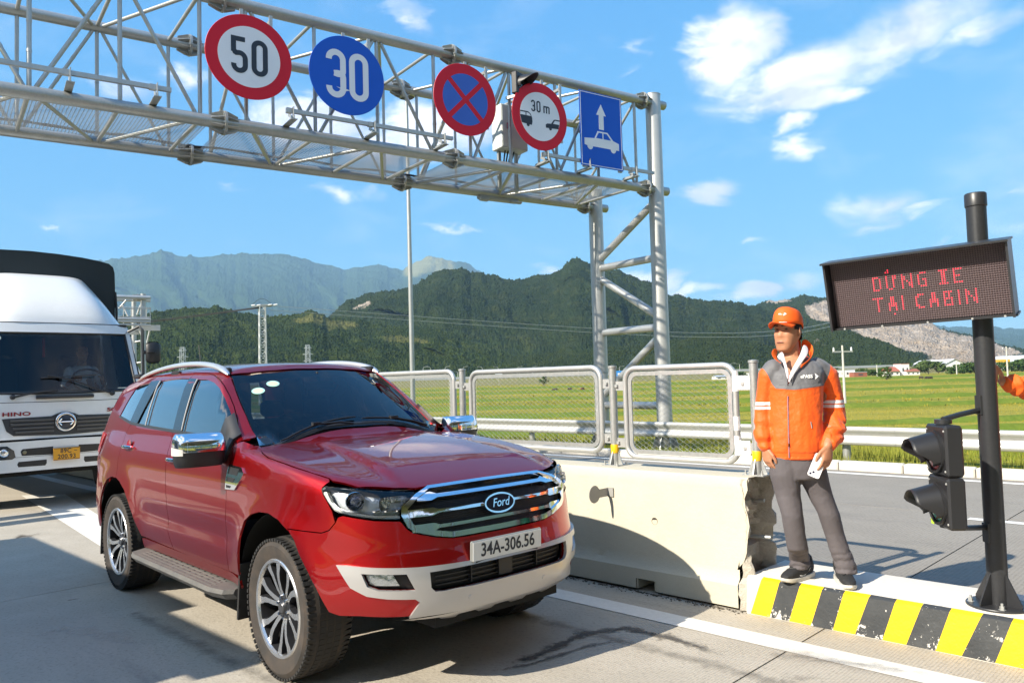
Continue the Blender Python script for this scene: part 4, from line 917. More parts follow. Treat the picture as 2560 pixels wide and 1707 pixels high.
def digit(ch, h, w, k):
    """traffic-sign digit strokes (centre lines), box w x h centred"""
    x0, x1, y0, y1 = -w / 2 + k / 2, w / 2 - k / 2, -h / 2 + k / 2, h / 2 - k / 2; r = (x1 - x0) / 2
    if ch == '0': return [[(x1, 0)] + [(r * cos(a), y1 - r + r * sin(a)) for a in np.linspace(0, pi, 14)] + [(-r * cos(a), y0 + r - r * sin(a)) for a in np.linspace(0, pi, 14)] + [(x1, 0)]]
    if ch == '5': return [[(x1, y1), (x0 + .0 * w, y1)], [(x0, y1 + k / 2), (x0, .06 * h)], [(x0 - k * .3, .06 * h - .0)] + [(x0 + k * .1, .085 * h)] + [(r * cos(a), y0 + r + .18 * h + r * sin(a)) for a in np.linspace(radians(120), 0, 10)] + [(r * cos(a), y0 + r + r * sin(a)) for a in np.linspace(0, -radians(190), 16)]]
    if ch == '3':
        rr = r; up = y1 - rr; lo = y0 + rr
        return [[(rr * cos(a), up + rr * sin(a)) for a in np.linspace(radians(185), 0, 16)] + [(rr, up - .06 * h)] + [(rr * .75 * cos(a) + rr * .25, .06 * h + .07 * h * sin(a)) for a in np.linspace(0, -pi / 2, 6)] + [(-.10 * w, .005 * h)],
                [(-.10 * w, -.005 * h)] + [(rr * .75 * cos(a) + rr * .25, -.06 * h + .07 * h * sin(a)) for a in np.linspace(pi / 2, 0, 6)] + [(rr, lo)] + [(rr * cos(a), lo + rr * sin(a)) for a in np.linspace(0, -radians(185), 16)]]
    return []
def digits(t, txt, s, z, h, w, k, gap, m, base=.0026, name='numeral'):
    n = len(txt); tot = n * w + (n - 1) * gap; x = -tot / 2 + w / 2
    for ch in txt:
        b = MB()
        for st in digit(ch, h, w, k):
            P = stroke([(a + x, c) for a, c in st], k); q = len(P) // 2; o = sgp(s, z) + GO * base
            V = [o + GX * a + EZ * c + GO * .0018 for a, c in P]
            b.add(V, [(i, i + 1, 2 * q - 2 - i, 2 * q - 1 - i) for i in range(q - 1)]); base += .0004
        b.build(name, m, t, smooth=0, world=t); x += w + gap
    return t
t = disc_sign('speed_limit_sign', 'round white sign with red rim reading 50', 8.66, 6.74, .64, [M_RED]); b = MB(); b.lathe([(0, .001), (0.463, .001), (0.463, 0)], sgp(8.66, 6.74), GO, 64); b.build('white_disc', M_SIGNW, t, smooth=0, world=t)
digits(t, '50', 8.66, 6.745, .555, .245, .075, .055, M_INK)
t = disc_sign('minimum_speed_sign', 'round blue sign with large white numeral 30', 7.05, 6.765, .64, [M_BLUE]); digits(t, '30', 7.05, 6.765, .79, .335, .098, .055, M_SIGNW)
t = disc_sign('no_stopping_sign', 'round blue sign with red rim and red diagonal cross', 4.76, 6.77, .64, [M_RED])
b = MB(); b.lathe([(0, .001), (0.463, .001), (0.463, 0)], sgp(4.76, 6.77), GO, 64); b.build('blue_disc', mat('blue_sheet_light', (.02, .105, .50), .4), t, smooth=0, world=t)
for a in (pi / 4, -pi / 4): c_, s_ = cos(a), sin(a); L, w = .50, .045; flat(t, 'red_bar', [(-L * c_ + w * s_, -L * s_ - w * c_), (L * c_ + w * s_, L * s_ - w * c_), (L * c_ - w * s_, L * s_ + w * c_), (-L * c_ - w * s_, -L * s_ + w * c_)], 4.76, 6.77, M_RED, .001, .0015 + (a > 0) * .0006)
t = disc_sign('distance_sign', 'round white sign with red rim, 30 m and two small car symbols', 3.07, 6.735, .64, [M_RED])
b = MB(); b.lathe([(0, .001), (0.463, .001), (0.463, 0)], sgp(3.07, 6.735), GO, 64); b.build('white_disc', M_SIGNW, t, smooth=0, world=t)
digits(t, '30', 3.07 + .10, 6.735 + .19, .22, .095, .028, .03, M_INK)
for P in ([(0, 0), (.028, 0), (.028, .11), (0, .11)], [(.06, 0), (.088, 0), (.088, .11), (.06, .11)], [(.12, 0), (.148, 0), (.148, .10), (.12, .11)], [(0, .11), (0, .138), (.125, .138), (.148, .115), (.148, .10), (.12, .11)]): flat(t, 'letter_m', [(x + .08, z + .085) for x, z in P], 3.07, 6.735, M_INK, .0018)
cut = lambda P: [(x, z) if x * x + z * z < 0.463 ** 2 else tuple(v * 0.463 / hypot(x, z) for v in (x, z)) for x, z in P]
van = [(-.47, -.05), (-.47, -.19), (-.20, -.19), (-.185, -.13), (-.19, -.05), (-.225, .02), (-.28, .055), (-.47, .055)]
flat(t, 'van_symbol', cut(van), 3.07, 6.735, M_INK, .0016)
for P in ([(-.455, -.025), (-.34, -.025), (-.34, .03), (-.455, .03)], [(-.32, -.025), (-.215, -.025), (-.25, .015), (-.285, .03), (-.32, .03)]): flat(t, 'window_symbol', cut(P), 3.07, 6.735, M_SIGNW, .001, .0043)
flat(t, 'wheel_symbol', circ(.034, 16, (-.285, -.195)), 3.07, 6.735, M_INK, .0018)
car = [(0.463, -.19), (.13, -.19), (.125, -.13), (.16, -.105), (.255, -.095), (.32, -.01), (.36, .0), (0.463, .0)]
flat(t, 'car_symbol', cut(car), 3.07, 6.735, M_INK, .0016); flat(t, 'window_symbol', cut([(.30, -.09), (.345, -.025), (.46, -.025), (.46, -.09)]), 3.07, 6.735, M_SIGNW, .001, .0043); flat(t, 'wheel_symbol', circ(.032, 16, (.235, -.195)), 3.07, 6.735, M_INK, .0018)
# square lane sign
t = thing('lane_sign', 'upright blue panel with white arrow above a white car symbol', 'road sign', sgp(1.5, 6.68))
SQ = (1.50, 6.70, 1.10, 1.50); R_ = Matrix((GX, -GO, EZ)).transposed()
b = MB(); b.box(sgp(SQ[0], SQ[1]) - GO * .006, (SQ[2], .012, SQ[3]), R_); b.build('plate', M_BLUE, t, smooth=0, world=t)
def sq(name, P, m, base=.0005, d=.0014): return flat(t, name, P, SQ[0], SQ[1], m, d, base)
w2, h2 = SQ[2] / 2 - .02, SQ[3] / 2 - .02
for P in ([(-w2, -h2), (w2, -h2), (w2, -h2 + .014), (-w2, -h2 + .014)], [(-w2, h2 - .014), (w2, h2 - .014), (w2, h2), (-w2, h2)], [(-w2, -h2 + .014), (-w2 + .014, -h2 + .014), (-w2 + .014, h2 - .014), (-w2, h2 - .014)], [(w2 - .014, -h2 + .014), (w2, -h2 + .014), (w2, h2 - .014), (w2 - .014, h2 - .014)]): sq('border', P, M_SIGNW)
sq('arrow', [(-.062, .02), (.062, .02), (.062, .31), (.125, .31), (0, .535), (-.125, .31), (-.062, .31)], M_SIGNW)
body = [(-.45, -.33), (-.45, -.20), (-.19, -.175), (-.105, -.02), (.155, -.02), (.30, -.165), (.45, -.205), (.45, -.345), (.37, -.345), (.35, -.30), (.24, -.30), (.22, -.345), (-.24, -.345), (-.26, -.30), (-.36, -.30), (-.38, -.345)]
sq('car_symbol', body, M_SIGNW)
for P in ([(-.15, -.165), (-.08, -.05), (.015, -.05), (.015, -.165)], [(.045, -.165), (.045, -.05), (.135, -.05), (.24, -.165)]): sq('window_symbol', P, M_BLUE, .002)
for c in ((-.31, -.345), (.295, -.345)): sq('wheel_symbol', circ(.072, 20, c), M_SIGNW, .0022)
for dx in (-.5, .5): x = MB(); x.box(sgp(SQ[0] - dx * .95, SQ[1] - .03, .36), (.08, .05, SQ[3] + .02), R_); x.build('backing_rail', M_GALV, t, smooth=0, world=t)
for s in (8.66, 7.05, 4.76, 3.07):
    for dx in (-.22, .22): x = MB(); x.box(gf(s + dx, 6.72) + GO * .37, (.05, .03, 1.15), R_); x.box(gf(s + dx, 7.2) + GO * .19, (.05, .38, .05), R_); x.box(gf(s + dx, 6.2) + GO * .19, (.05, .38, .05), R_); x.build('sign_bracket', M_GALV, gan, smooth=0, world=gan)
# single black lamp head between the two round signs
t = thing('gantry_lamp', 'black hooded signal lamp on the gantry above the 30 m sign', 'traffic light', sgp(3.52, 7.3))
Rl = Matrix.Rotation(radians(24), 3, 'Z') @ R_; lf = Rl @ Vector((0, -1, 0)); lx = Rl @ Vector((1, 0, 0)); c = sgp(3.56, 7.28, .30)
b = MB(); b.box(c, (.34, .13, .42), Rl, bev=.02); b.build('housing', M_BLACK, t, smooth=30, world=t)
b = MB(); b.lathe([(0, .02), (.07, .016), (.125, 0)], c + lf * .068, lf, 28); b.build('lens', mat('dark_lens', (.03, .03, .035), .15, coat=1), t, smooth=60, world=t)
V = []; n = 22
for i in range(n + 1):
    a = radians(-35) + radians(250) * i / n; ln = .06 + .30 * max(0, sin(a * .98)) ** .8 if sin(a) > 0 else .06
    for j in range(9): f = j / 8; rr = .15 - .005 * f; V.append(c + lx * rr * cos(a) + EZ * (rr * sin(a) - .015 * f) + lf * (.065 + ln * f))
b = MB(); b.add(V, [(i * 9 + j, (i + 1) * 9 + j, (i + 1) * 9 + j + 1, i * 9 + j + 1) for i in range(n) for j in range(8)]); o = b.build('visor', M_BLACK, t, smooth=60, world=t); md = o.modifiers.new('thick', 'SOLIDIFY'); md.thickness = .006
b = MB(); b.box(c - lf * .13 - EZ * .2, (.05, .30, .05), Rl); b.build('bracket', M_GALV, t, smooth=0, world=t)
# cabinet hung behind the front truss
t = thing('control_cabinet', 'pale grey steel cabinet hung inside the gantry behind the round signs', 'cabinet', gf(3.75, 6.3))
c = sgp(3.80, 6.36, -.45); b = MB(); b.box(c, (.62, .34, .86), R_, bev=.012); b.build('cabinet_body', mat('cabinet_grey', (.62, .65, .62), .45, var=[(3, .2, (.52, .55, .52))]), t, smooth=30, world=t)
b = MB(); b.box(c + GO * .172, (.57, .012, .80), R_); b.build('door', MATS['cabinet_grey'], t, smooth=0, world=t); b = MB(); b.box(c + GO * .185 - GX * .18, (.03, .02, .12), R_); b.build('handle', M_CHROME, t, smooth=0, world=t)
b = MB(); b.box(c + GO * .18 + EZ * .31 + GX * .05, (.34, .008, .05), R_); b.build('vent', M_BLACK, t, smooth=0, world=t)
for k in range(4): b = MB(); b.tube([c + GX * (-.12 + .07 * k) - EZ * .42, c + GX * (-.12 + .06 * k) - EZ * .60 + GN * .05, c + GX * (-.1 + .07 * k) - EZ * .78 + GN * .1], .016, 7); b.build('cable', M_BLACK, t, world=t)
x = MB(); x.box(c - EZ * .55 + GX * .2 + GN * .1, (.06, .06, 1.3), R_); x.box(c - EZ * .55 - GX * .2 + GN * .1, (.06, .06, 1.3), R_); x.build('cabinet_stand', M_GALV, t, smooth=0, world=t)

# ================================================================== distant steelwork on the left: second gantry, mast, lamp post
def lattice(b, base, h, w0, w1, n, r, r2, rot=0.0):
    c, s = cos(rot), sin(rot); P = lambda k, z: base + Vector(((c * q[k][0] - s * q[k][1]) * (w0 + (w1 - w0) * z / h) / 2, (s * q[k][0] + c * q[k][1]) * (w0 + (w1 - w0) * z / h) / 2, z)); q = [(-1, -1), (1, -1), (1, 1), (-1, 1)]
    for k in range(4): b.tube([P(k, 0), P(k, h)], r, 5)
    for i in range(n):
        for k in range(4): l = (k + 1) % 4; z0, z1 = h * i / n, h * (i + 1) / n; b.tube([P(k if i % 2 else l, z0), P(l if i % 2 else k, z1)], r2, 4); b.tube([P(k, z1), P(l, z1)], r2, 4)
# far gantry behind the truck
Y2 = 26.0; g0 = at_y(357, 1000, Y2); g0.z = 0
g2 = thing('far_gantry', 'second galvanised gantry with a railed platform, just behind the white truck', 'gantry', g0)
def g2p(px, py, dy=0): return at_y(px, py, Y2 + dy)
k2 = 130 / 849
def z2(x, y, dy=0): return g2p(270 + x * k2, 720 + y * k2, dy)
def pipe2(name, a, b_, r, m=M_GALV2, seg=12): x = MB(); x.tube([a, b_], r, seg); return x.build(name, m, g2, smooth=45, world=g2)
for X_, top, dy, r in ((578, 95, 0, .085), (428, 215, 1.6, .08)):
    p = z2(X_ - 5, top, dy); pipe2('post', Vector((p.x, p.y, 0)), p, r * 1.0, seg=20)
for y_, r, dy in ((160, .066, 0), (205, .05, 1.6), (510, .05, 0), (550, .045, .4)):
    a = z2(690, y_, dy); l = Vector((-.84, -.54, 0)); pipe2('chord', a, a + l * 7, r)
for x in (485, 540): p = z2(x, 160); x_ = MB(); x_.lathe([(0, -.02), (.13, -.02), (.13, .02), (0, .02)], p, (-.84, -.54, 0), 18); x_.box(p, (.3, .16, .2), .57); x_.build('flange', M_GALV, g2, smooth=30, world=g2)
for y_ in (322, 345, 475, 510, 548, 605): a = z2(700, y_, -.5); pipe2('platform_rail', a, a + Vector((-.84, -.54, 0)) * 5, .014 if y_ < 500 else .03); 
a0, a1 = z2(690, 335, -.5), z2(690, 335, 1.6)
for y_ in (322, 475, 560): pipe2('platform_rail', z2(690, y_, -.5), z2(628, y_ + 2, 1.3), .014)
for x in (255, 380, 628, 690): pipe2('railing_post', z2(x, 318, -.5), z2(x, 575, -.5), .014)
for A, B_ in (((235, 270), (330, 465)), ((180, 335), (300, 195)), ((530, 280), (475, 440)), ((500, 655), (560, 800)), ((445, 880), (530, 865)), ((460, 1225), (560, 1210)), ((455, 1260), (535, 1400)), ((365, 800), (440, 1060)), ((690, 660), (635, 900))): pipe2('brace', z2(*A, .6), z2(*B_, .6), .032)
x_ = MB(); x_.box(z2(650, 650, -.3), (.75, .12, .18), .4); x_.box(z2(365, 730, -.3), (.5, .12, .12), .4); x_.build('antenna_box', mat('grey_box', (.36, .38, .38), .5), g2, smooth=0, world=g2)
# lattice power mast with wires
Ym = 70.0; km = 60 / 448; p = at_y(640 + 135 * km, 960, Ym); pt = at_y(640 + 110 * km, 750 + 125 * km, Ym)
mast = thing('power_mast', 'slim grey steel lattice power mast with crossarm, beyond the car roof', 'power mast', (p.x, Ym, 0))
b = MB(); lattice(b, Vector((p.x, Ym, 0)), pt.z, .62, .50, 18, .055, .03, .5); b.build('lattice', mat('mast_steel', (.50, .52, .53), .5, .3), mast, smooth=0, world=mast)
b = MB(); b.box((pt.x, Ym, pt.z + .05), (1.7, .12, .12), .25); b.box((pt.x + .5, Ym, pt.z + .15), (1.4, .1, .1), .25); b.build('crossarm', M_GALV, mast, smooth=0, world=mast)
b = MB(); b.tube([(pt.x + (i - 6) * .16, Ym, pt.z + .10 + .62 * sin(pi * i / 12)) for i in range(13)], .02, 5); b.build('jumper_wire', M_BLACK, mast, smooth=0, world=mast)
for i, dx in enumerate((-.9, -.4, .6, 1.1)): b = MB(); b.tube([(pt.x + dx, Ym - .15, pt.z + .12), (pt.x + dx + .35, Ym - .2, pt.z + .16)], .055, 7); b.build('insulator', mat('porcelain', (.72, .72, .74), .3), mast, smooth=40, world=mast)
for i, (y_, dz) in enumerate(((0, 0), (.3, -.18), (-.3, -.32))):
    w = thing('power_line', 'thin dark cable running left from the lattice mast' if i == 0 else ('thin dark cable below the topmost one, left of the lattice mast' if i == 1 else 'lowest thin dark cable left of the lattice mast'), 'cable', (pt.x, Ym, pt.z), 0, 'wires from the mast')
    b = MB(); q0, q1 = Vector((pt.x, Ym, pt.z + dz * .3)), Vector((pt.x - 46, Ym + 5 + y_, pt.z - 1.5 + dz)); b.tube([q0.lerp(q1, f) - Vector((0, 0, .8 * sin(pi * f))) for f in np.linspace(0, 1, 14)], .028, 5); b.build('wire', M_BLACK, w, world=w)
for i, dz in enumerate((0, -1.3)):
    w = thing('power_line', 'faint pale cable sagging right across the dark hill from the mast' if i == 0 else 'lower faint pale cable across the dark hill', 'cable', (pt.x, Ym, pt.z), 0, 'wires from the mast')
    b = MB(); q0, q1 = Vector((pt.x + .5, Ym, pt.z + .1 + dz * .3)), Vector((170, 380, 29 + dz * 1.5)); b.tube([q0.lerp(q1, f) - Vector((0, 0, 5.5 * sin(pi * f))) for f in np.linspace(0, 1, 24)], [.022 + .10 * f for f in np.linspace(0, 1, 24)], 5); b.build('wire', mat('wire_grey', (.35, .37, .38), .5), w, world=w)
# tall lamp column
Yl = 35.0; pb_ = at_y(1031.5, 960, Yl); lt = at_y(1011, 238, Yl)
lp_ = thing('lamp_column', 'tall thin grey lamp column rising past the gantry', 'lamp post', (pb_.x, Yl, 0))
b = MB(); b.lathe([(.115, 0), (.075, lt.z), (0, lt.z + .02)], (pb_.x, Yl, 0), (0, 0, 1), 18); b.build('column', M_GALV, lp_, smooth=45, world=lp_)
b = MB(); b.lathe([(.35, lt.z - .12), (.42, lt.z - .05), (.42, lt.z + .05), (.1, lt.z + .12)], (pb_.x, Yl, 0), (0, 0, 1), 16); b.build('lamp_ring', M_GALV, lp_, smooth=45, world=lp_)
b = MB(); b.box((pb_.x, Yl, .15), (.5, .5, .3)); b.build('plinth', M_CONC, lp_, smooth=0, world=lp_)
# transmission towers on the hill foot
for px, py0, py1, Yp, lab in ((457, 868, 930, 520, 'pale lattice pylon seen just right of the truck mirror'), (770.5, 862, 930, 560, 'pale lattice pylon seen right of the power mast')):
    p0, p1 = at_y(px, py1, Yp), at_y(px, py0, Yp); t = thing('pylon', lab, 'pylon', (p0.x, Yp, 0), 0, 'lattice pylons at the foot of the hills'); h = p1.z
    b = MB(); lattice(b, Vector((p0.x, Yp, 0)), h, 4.2, 2.4, 12, .17, .11); b.build('tower', mat('pylon_steel', (.42, .45, .47), .6, .2), t, smooth=0, world=t)
    for z, w in ((h * .93, 5.5), (h * .78, 7.5), (h * .63, 6.5)): b = MB(); b.tube([(p0.x - w / 2, Yp, z), (p0.x + w / 2, Yp, z)], .14, 5); b.tube([(p0.x - w / 2, Yp, z), (p0.x, Yp, z + 1.1), (p0.x + w / 2, Yp, z)], .10, 5); b.build('crossarm', MATS['pylon_steel'], t, smooth=0, world=t)
p0 = at_y(503, 930, 160); p1 = at_y(497, 862, 160); t = thing('thin_pole', 'thin dark leaning pole seen above the car roof rail', 'pole', (p0.x, 160, 0)); b = MB(); b.tube([(p0.x + .6, 160, 0), (p1.x, 160, p1.z)], .09, 6); b.build('pole_shaft', mat('dark_wood', (.10, .09, .085), .8), t, world=t)
# ================================================================== the red car: an implicit body surface, panels cut out of it
def spl(x,xs,ys):
    """monotone-ish cubic (Catmull) interpolation"""
    xs=np.asarray(xs,float); ys=np.asarray(ys,float); x=np.clip(x,xs[0],xs[-1])
    m=np.zeros(len(xs)); d=np.diff(ys)/np.diff(xs)
    m[1:-1]=np.where(d[:-1]*d[1:]>0,2*d[:-1]*d[1:]/(d[:-1]+d[1:]+1e-12),0); m[0]=d[0]; m[-1]=d[-1]
    i=np.clip(np.searchsorted(xs,x)-1,0,len(xs)-2); h=xs[i+1]-xs[i]; t=(x-xs[i])/h
    return ((1+2*t)*(1-t)**2)*ys[i]+t*(1-t)**2*h*m[i]+t*t*(3-2*t)*ys[i+1]+t*t*(t-1)*h*m[i+1]
def smax(a,b,k):
    h=np.clip(.5+.5*(a-b)/k,0,1); return b+(a-b)*h+k*h*(1-h)
def smin(a,b,k): return -smax(-a,-b,k)
WZ=[.25,.32,.42,.55,.66,.80,.95,1.05,1.12,1.18,1.24,1.32]
WY=[.80,.845,.88,.905,.915,.915,.908,.898,.882,.862,.835,.79]
XFZ=[.25,.32,.40,.50,.60,.68,.75,.85,.95,1.05,1.12,1.30]
XFX=[.76,.83,.885,.915,.92,.905,.885,.87,.855,.83,.76,.55]
XRZ=[.25,.45,.60,.75,.95,1.15,1.40]
XRX=[-3.81,-3.91,-3.93,-3.91,-3.87,-3.83,-3.77]
HX=[-.9,-.55,-.3,0,.3,.5,.65,.75,.83,.9]
HZ=[1.275,1.265,1.245,1.215,1.172,1.138,1.10,1.065,1.015,.94]
def G(x,y,z):
    a=np.abs(y)
    # lower body
    w=spl(z,WZ,WY)-.012*np.exp(-((z-.69)/.07)**2)*np.clip((x+2.3)/.2,0,1)*np.clip((-.5-x)/.2,0,1)
    for xc,r0 in ((0,.47),(-2.85,.47)):
        r=np.hypot(x-xc,(z-.39)); w=w+.030*np.exp(-((r-.44)/.13)**2)*np.clip((z-.2)/.2,0,1)*np.clip((1.18-z)/.3,0,1)
    A=spl(z,XFZ,XFX)+.25; xf=np.clip(x+.25,0,None)/A
    P=3.5
    F1=((a/w)**P+xf**P)**(1/P); f1=(F1-1)*.88
    Ar=-(spl(z,XRZ,XRX)+2.9); xr=np.clip(-(x+2.9),0,None)/Ar
    F2=((a/w)**4+xr**4)**.25; f2=(F2-1)*.9
    side=np.maximum(f1,f2)
    # top (hood), crown + power dome
    zt=spl(x,HX,HZ)-.02*(a/.8)**2.2
    dome=.026/(1+np.exp((a-.47-.1*(x))/.012)); zt=zt+dome*np.clip((.75-x)/.25,0,1)*np.clip((x+.6)/.3,0,1)
    zt=np.where(x<-.6,1.30,zt)
    low=smax(side,z-zt,.055)
    low=smax(low,.40-z,.03)
    # greenhouse
    wg=spl(z,[1.0,1.14,1.25,1.4,1.55,1.66,1.74,1.80],[.885,.858,.835,.792,.738,.692,.648,.585])
    wg=wg-.06*np.clip((-x-2.6)/1.2,0,1)**2
    g1=a-wg
    # windscreen plane, curved in plan
    xw=spl(z,[1.0,1.2,1.45,1.73,1.9],[-.05,-.33,-.70,-1.17,-1.5])-.20*(a/.7)**2.3
    g2=(x-xw)*.55
    g3=-(x-spl(z,[1.0,1.15,1.4,1.6,1.8],[-3.87,-3.84,-3.735,-3.61,-3.42]))-.0+.10*(a/.7)**3-.02
    g3=g3*.9
    zr=spl(x,[-3.9,-3.4,-2.7,-2.1,-1.6,-1.2,-.9],[1.67,1.75,1.805,1.815,1.805,1.775,1.72])-.05*(a/.6)**2.5
    gh=smax(g1,z-zr,.10); gh=smax(gh,g2,.02); gh=smax(gh,g3,.06); gh=np.maximum(gh,.9-z)
    return smin(low,gh,.015)

CARX, CARY, CARYAW = -.6861, 5.0385, -.8209
car = thing('car', 'dark red SUV with chrome grille, front plate 34A-306.56, standing in the lane', 'car', (CARX, CARY, 0), CARYAW)
def MAP(kind, u, v, r):
    if kind == 'S': return u, r * np.cos(v), .75 + r * np.sin(v)
    if kind == 'H': return -.3 + r * np.cos(v), u, .4 + r * np.sin(v)
    if kind == 'V': return -.2 + r * np.cos(u), r * np.sin(u), v
    if kind == 'R': return -3.0 - r * np.cos(u), r * np.sin(u), v
def UNMAP(kind, p):
    x, y, z = p
    if kind == 'S': return (x, atan2(z - .75, y))
    if kind == 'H': return (y, atan2(z - .4, x + .3))
    if kind == 'V': return (atan2(y, x + .2), z)
    if kind == 'R': return (atan2(y, -(x + 3.0)), z)
MET = {'S': (1, .75), 'H': (1, 1.05), 'V': (1.0, 1), 'R': (.95, 1)}
RMAX = {'S': 1.5, 'H': 1.9, 'V': 1.6, 'R': 1.5}
def surf(kind, uv):
    u, v = uv[:, 0], uv[:, 1]; lo = np.full(len(u), .12); hi = np.full(len(u), RMAX[kind])
    for _ in range(26):
        m = (lo + hi) / 2; ins = G(*MAP(kind, u, v, m)) < 0; lo = np.where(ins, m, lo); hi = np.where(ins, hi, m)
    P = np.stack(MAP(kind, u, v, (lo + hi) / 2), -1); e = .006
    Nn = np.stack([G(P[:, 0] + e, P[:, 1], P[:, 2]) - G(P[:, 0] - e, P[:, 1], P[:, 2]), G(P[:, 0], P[:, 1] + e, P[:, 2]) - G(P[:, 0], P[:, 1] - e, P[:, 2]), G(P[:, 0], P[:, 1], P[:, 2] + e) - G(P[:, 0], P[:, 1], P[:, 2] - e)], -1)
    Nn /= np.linalg.norm(Nn, axis=1)[:, None] + 1e-12
    return P, Nn
def side_pt(x, z):                                   # (x, z) on the flank -> 3D
    lo, hi = .2, 1.3
    for _ in range(30):
        m = (lo + hi) / 2
        if G(np.array([x]), np.array([m]), np.array([z]))[0] < 0: lo = m
        else: hi = m
    return (x, (lo + hi) / 2, z)
def poly_uv(kind, pts):
    out = []
    for p in pts:
        if len(p) == 2: p = side_pt(*p) if kind in 'S' else p
        if len(p) == 3: p = UNMAP(kind, (p[0], abs(p[1]) if kind in 'SR' else p[1], p[2]))
        out.append(p)
    return np.array(out, float)
def chaikin(P, n=2):
    for _ in range(n): Q = np.roll(P, -1, 0); P = np.stack([.75 * P + .25 * Q, .25 * P + .75 * Q], 1).reshape(-1, 2)
    return P
def inset(P, d, met):
    Q = P * met; n = len(Q); a = .5 * np.sum(Q[:, 0] * np.roll(Q[:, 1], -1) - np.roll(Q[:, 0], -1) * Q[:, 1]); sg = 1 if a > 0 else -1
    e1 = Q - np.roll(Q, 1, 0); e2 = np.roll(Q, -1, 0) - Q
    n1 = np.stack([-e1[:, 1], e1[:, 0]], -1) * sg; n2 = np.stack([-e2[:, 1], e2[:, 0]], -1) * sg
    n1 /= np.linalg.norm(n1, axis=1)[:, None] + 1e-9; n2 /= np.linalg.norm(n2, axis=1)[:, None] + 1e-9
    b = n1 + n2; l = np.linalg.norm(b, axis=1)[:, None] + 1e-9; b = b / l; c = np.clip(np.sum(b * n1, 1), .45, 1)[:, None]
    return (Q + b * d / c) / met
def densify(P, step, met):
    out = []
    for a, b in zip(P, np.roll(P, -1, 0)):
        m = max(1, int(np.ceil(np.linalg.norm((b - a) * met) / step))); out += [a + (b - a) * i / m for i in range(m)]
    return np.array(out)
def inside(P, poly):
    x, y = P[:, 0], P[:, 1]; c = np.zeros(len(P), bool)
    for a, b in zip(poly, np.roll(poly, -1, 0)):
        k = ((a[1] > y) != (b[1] > y)); c ^= k & (x < (b[0] - a[0]) * (y - a[1]) / (b[1] - a[1] + 1e-15) + a[0])
    return c
def edge_dist(P, poly):
    d = np.full(len(P), 9.0)
    for a, b in zip(poly, np.roll(poly, -1, 0)):
        ab = b - a; t = np.clip(((P - a) @ ab) / (ab @ ab + 1e-15), 0, 1); d = np.minimum(d, np.linalg.norm(P - a - t[:, None] * ab, axis=1))
    return d
PC = {}
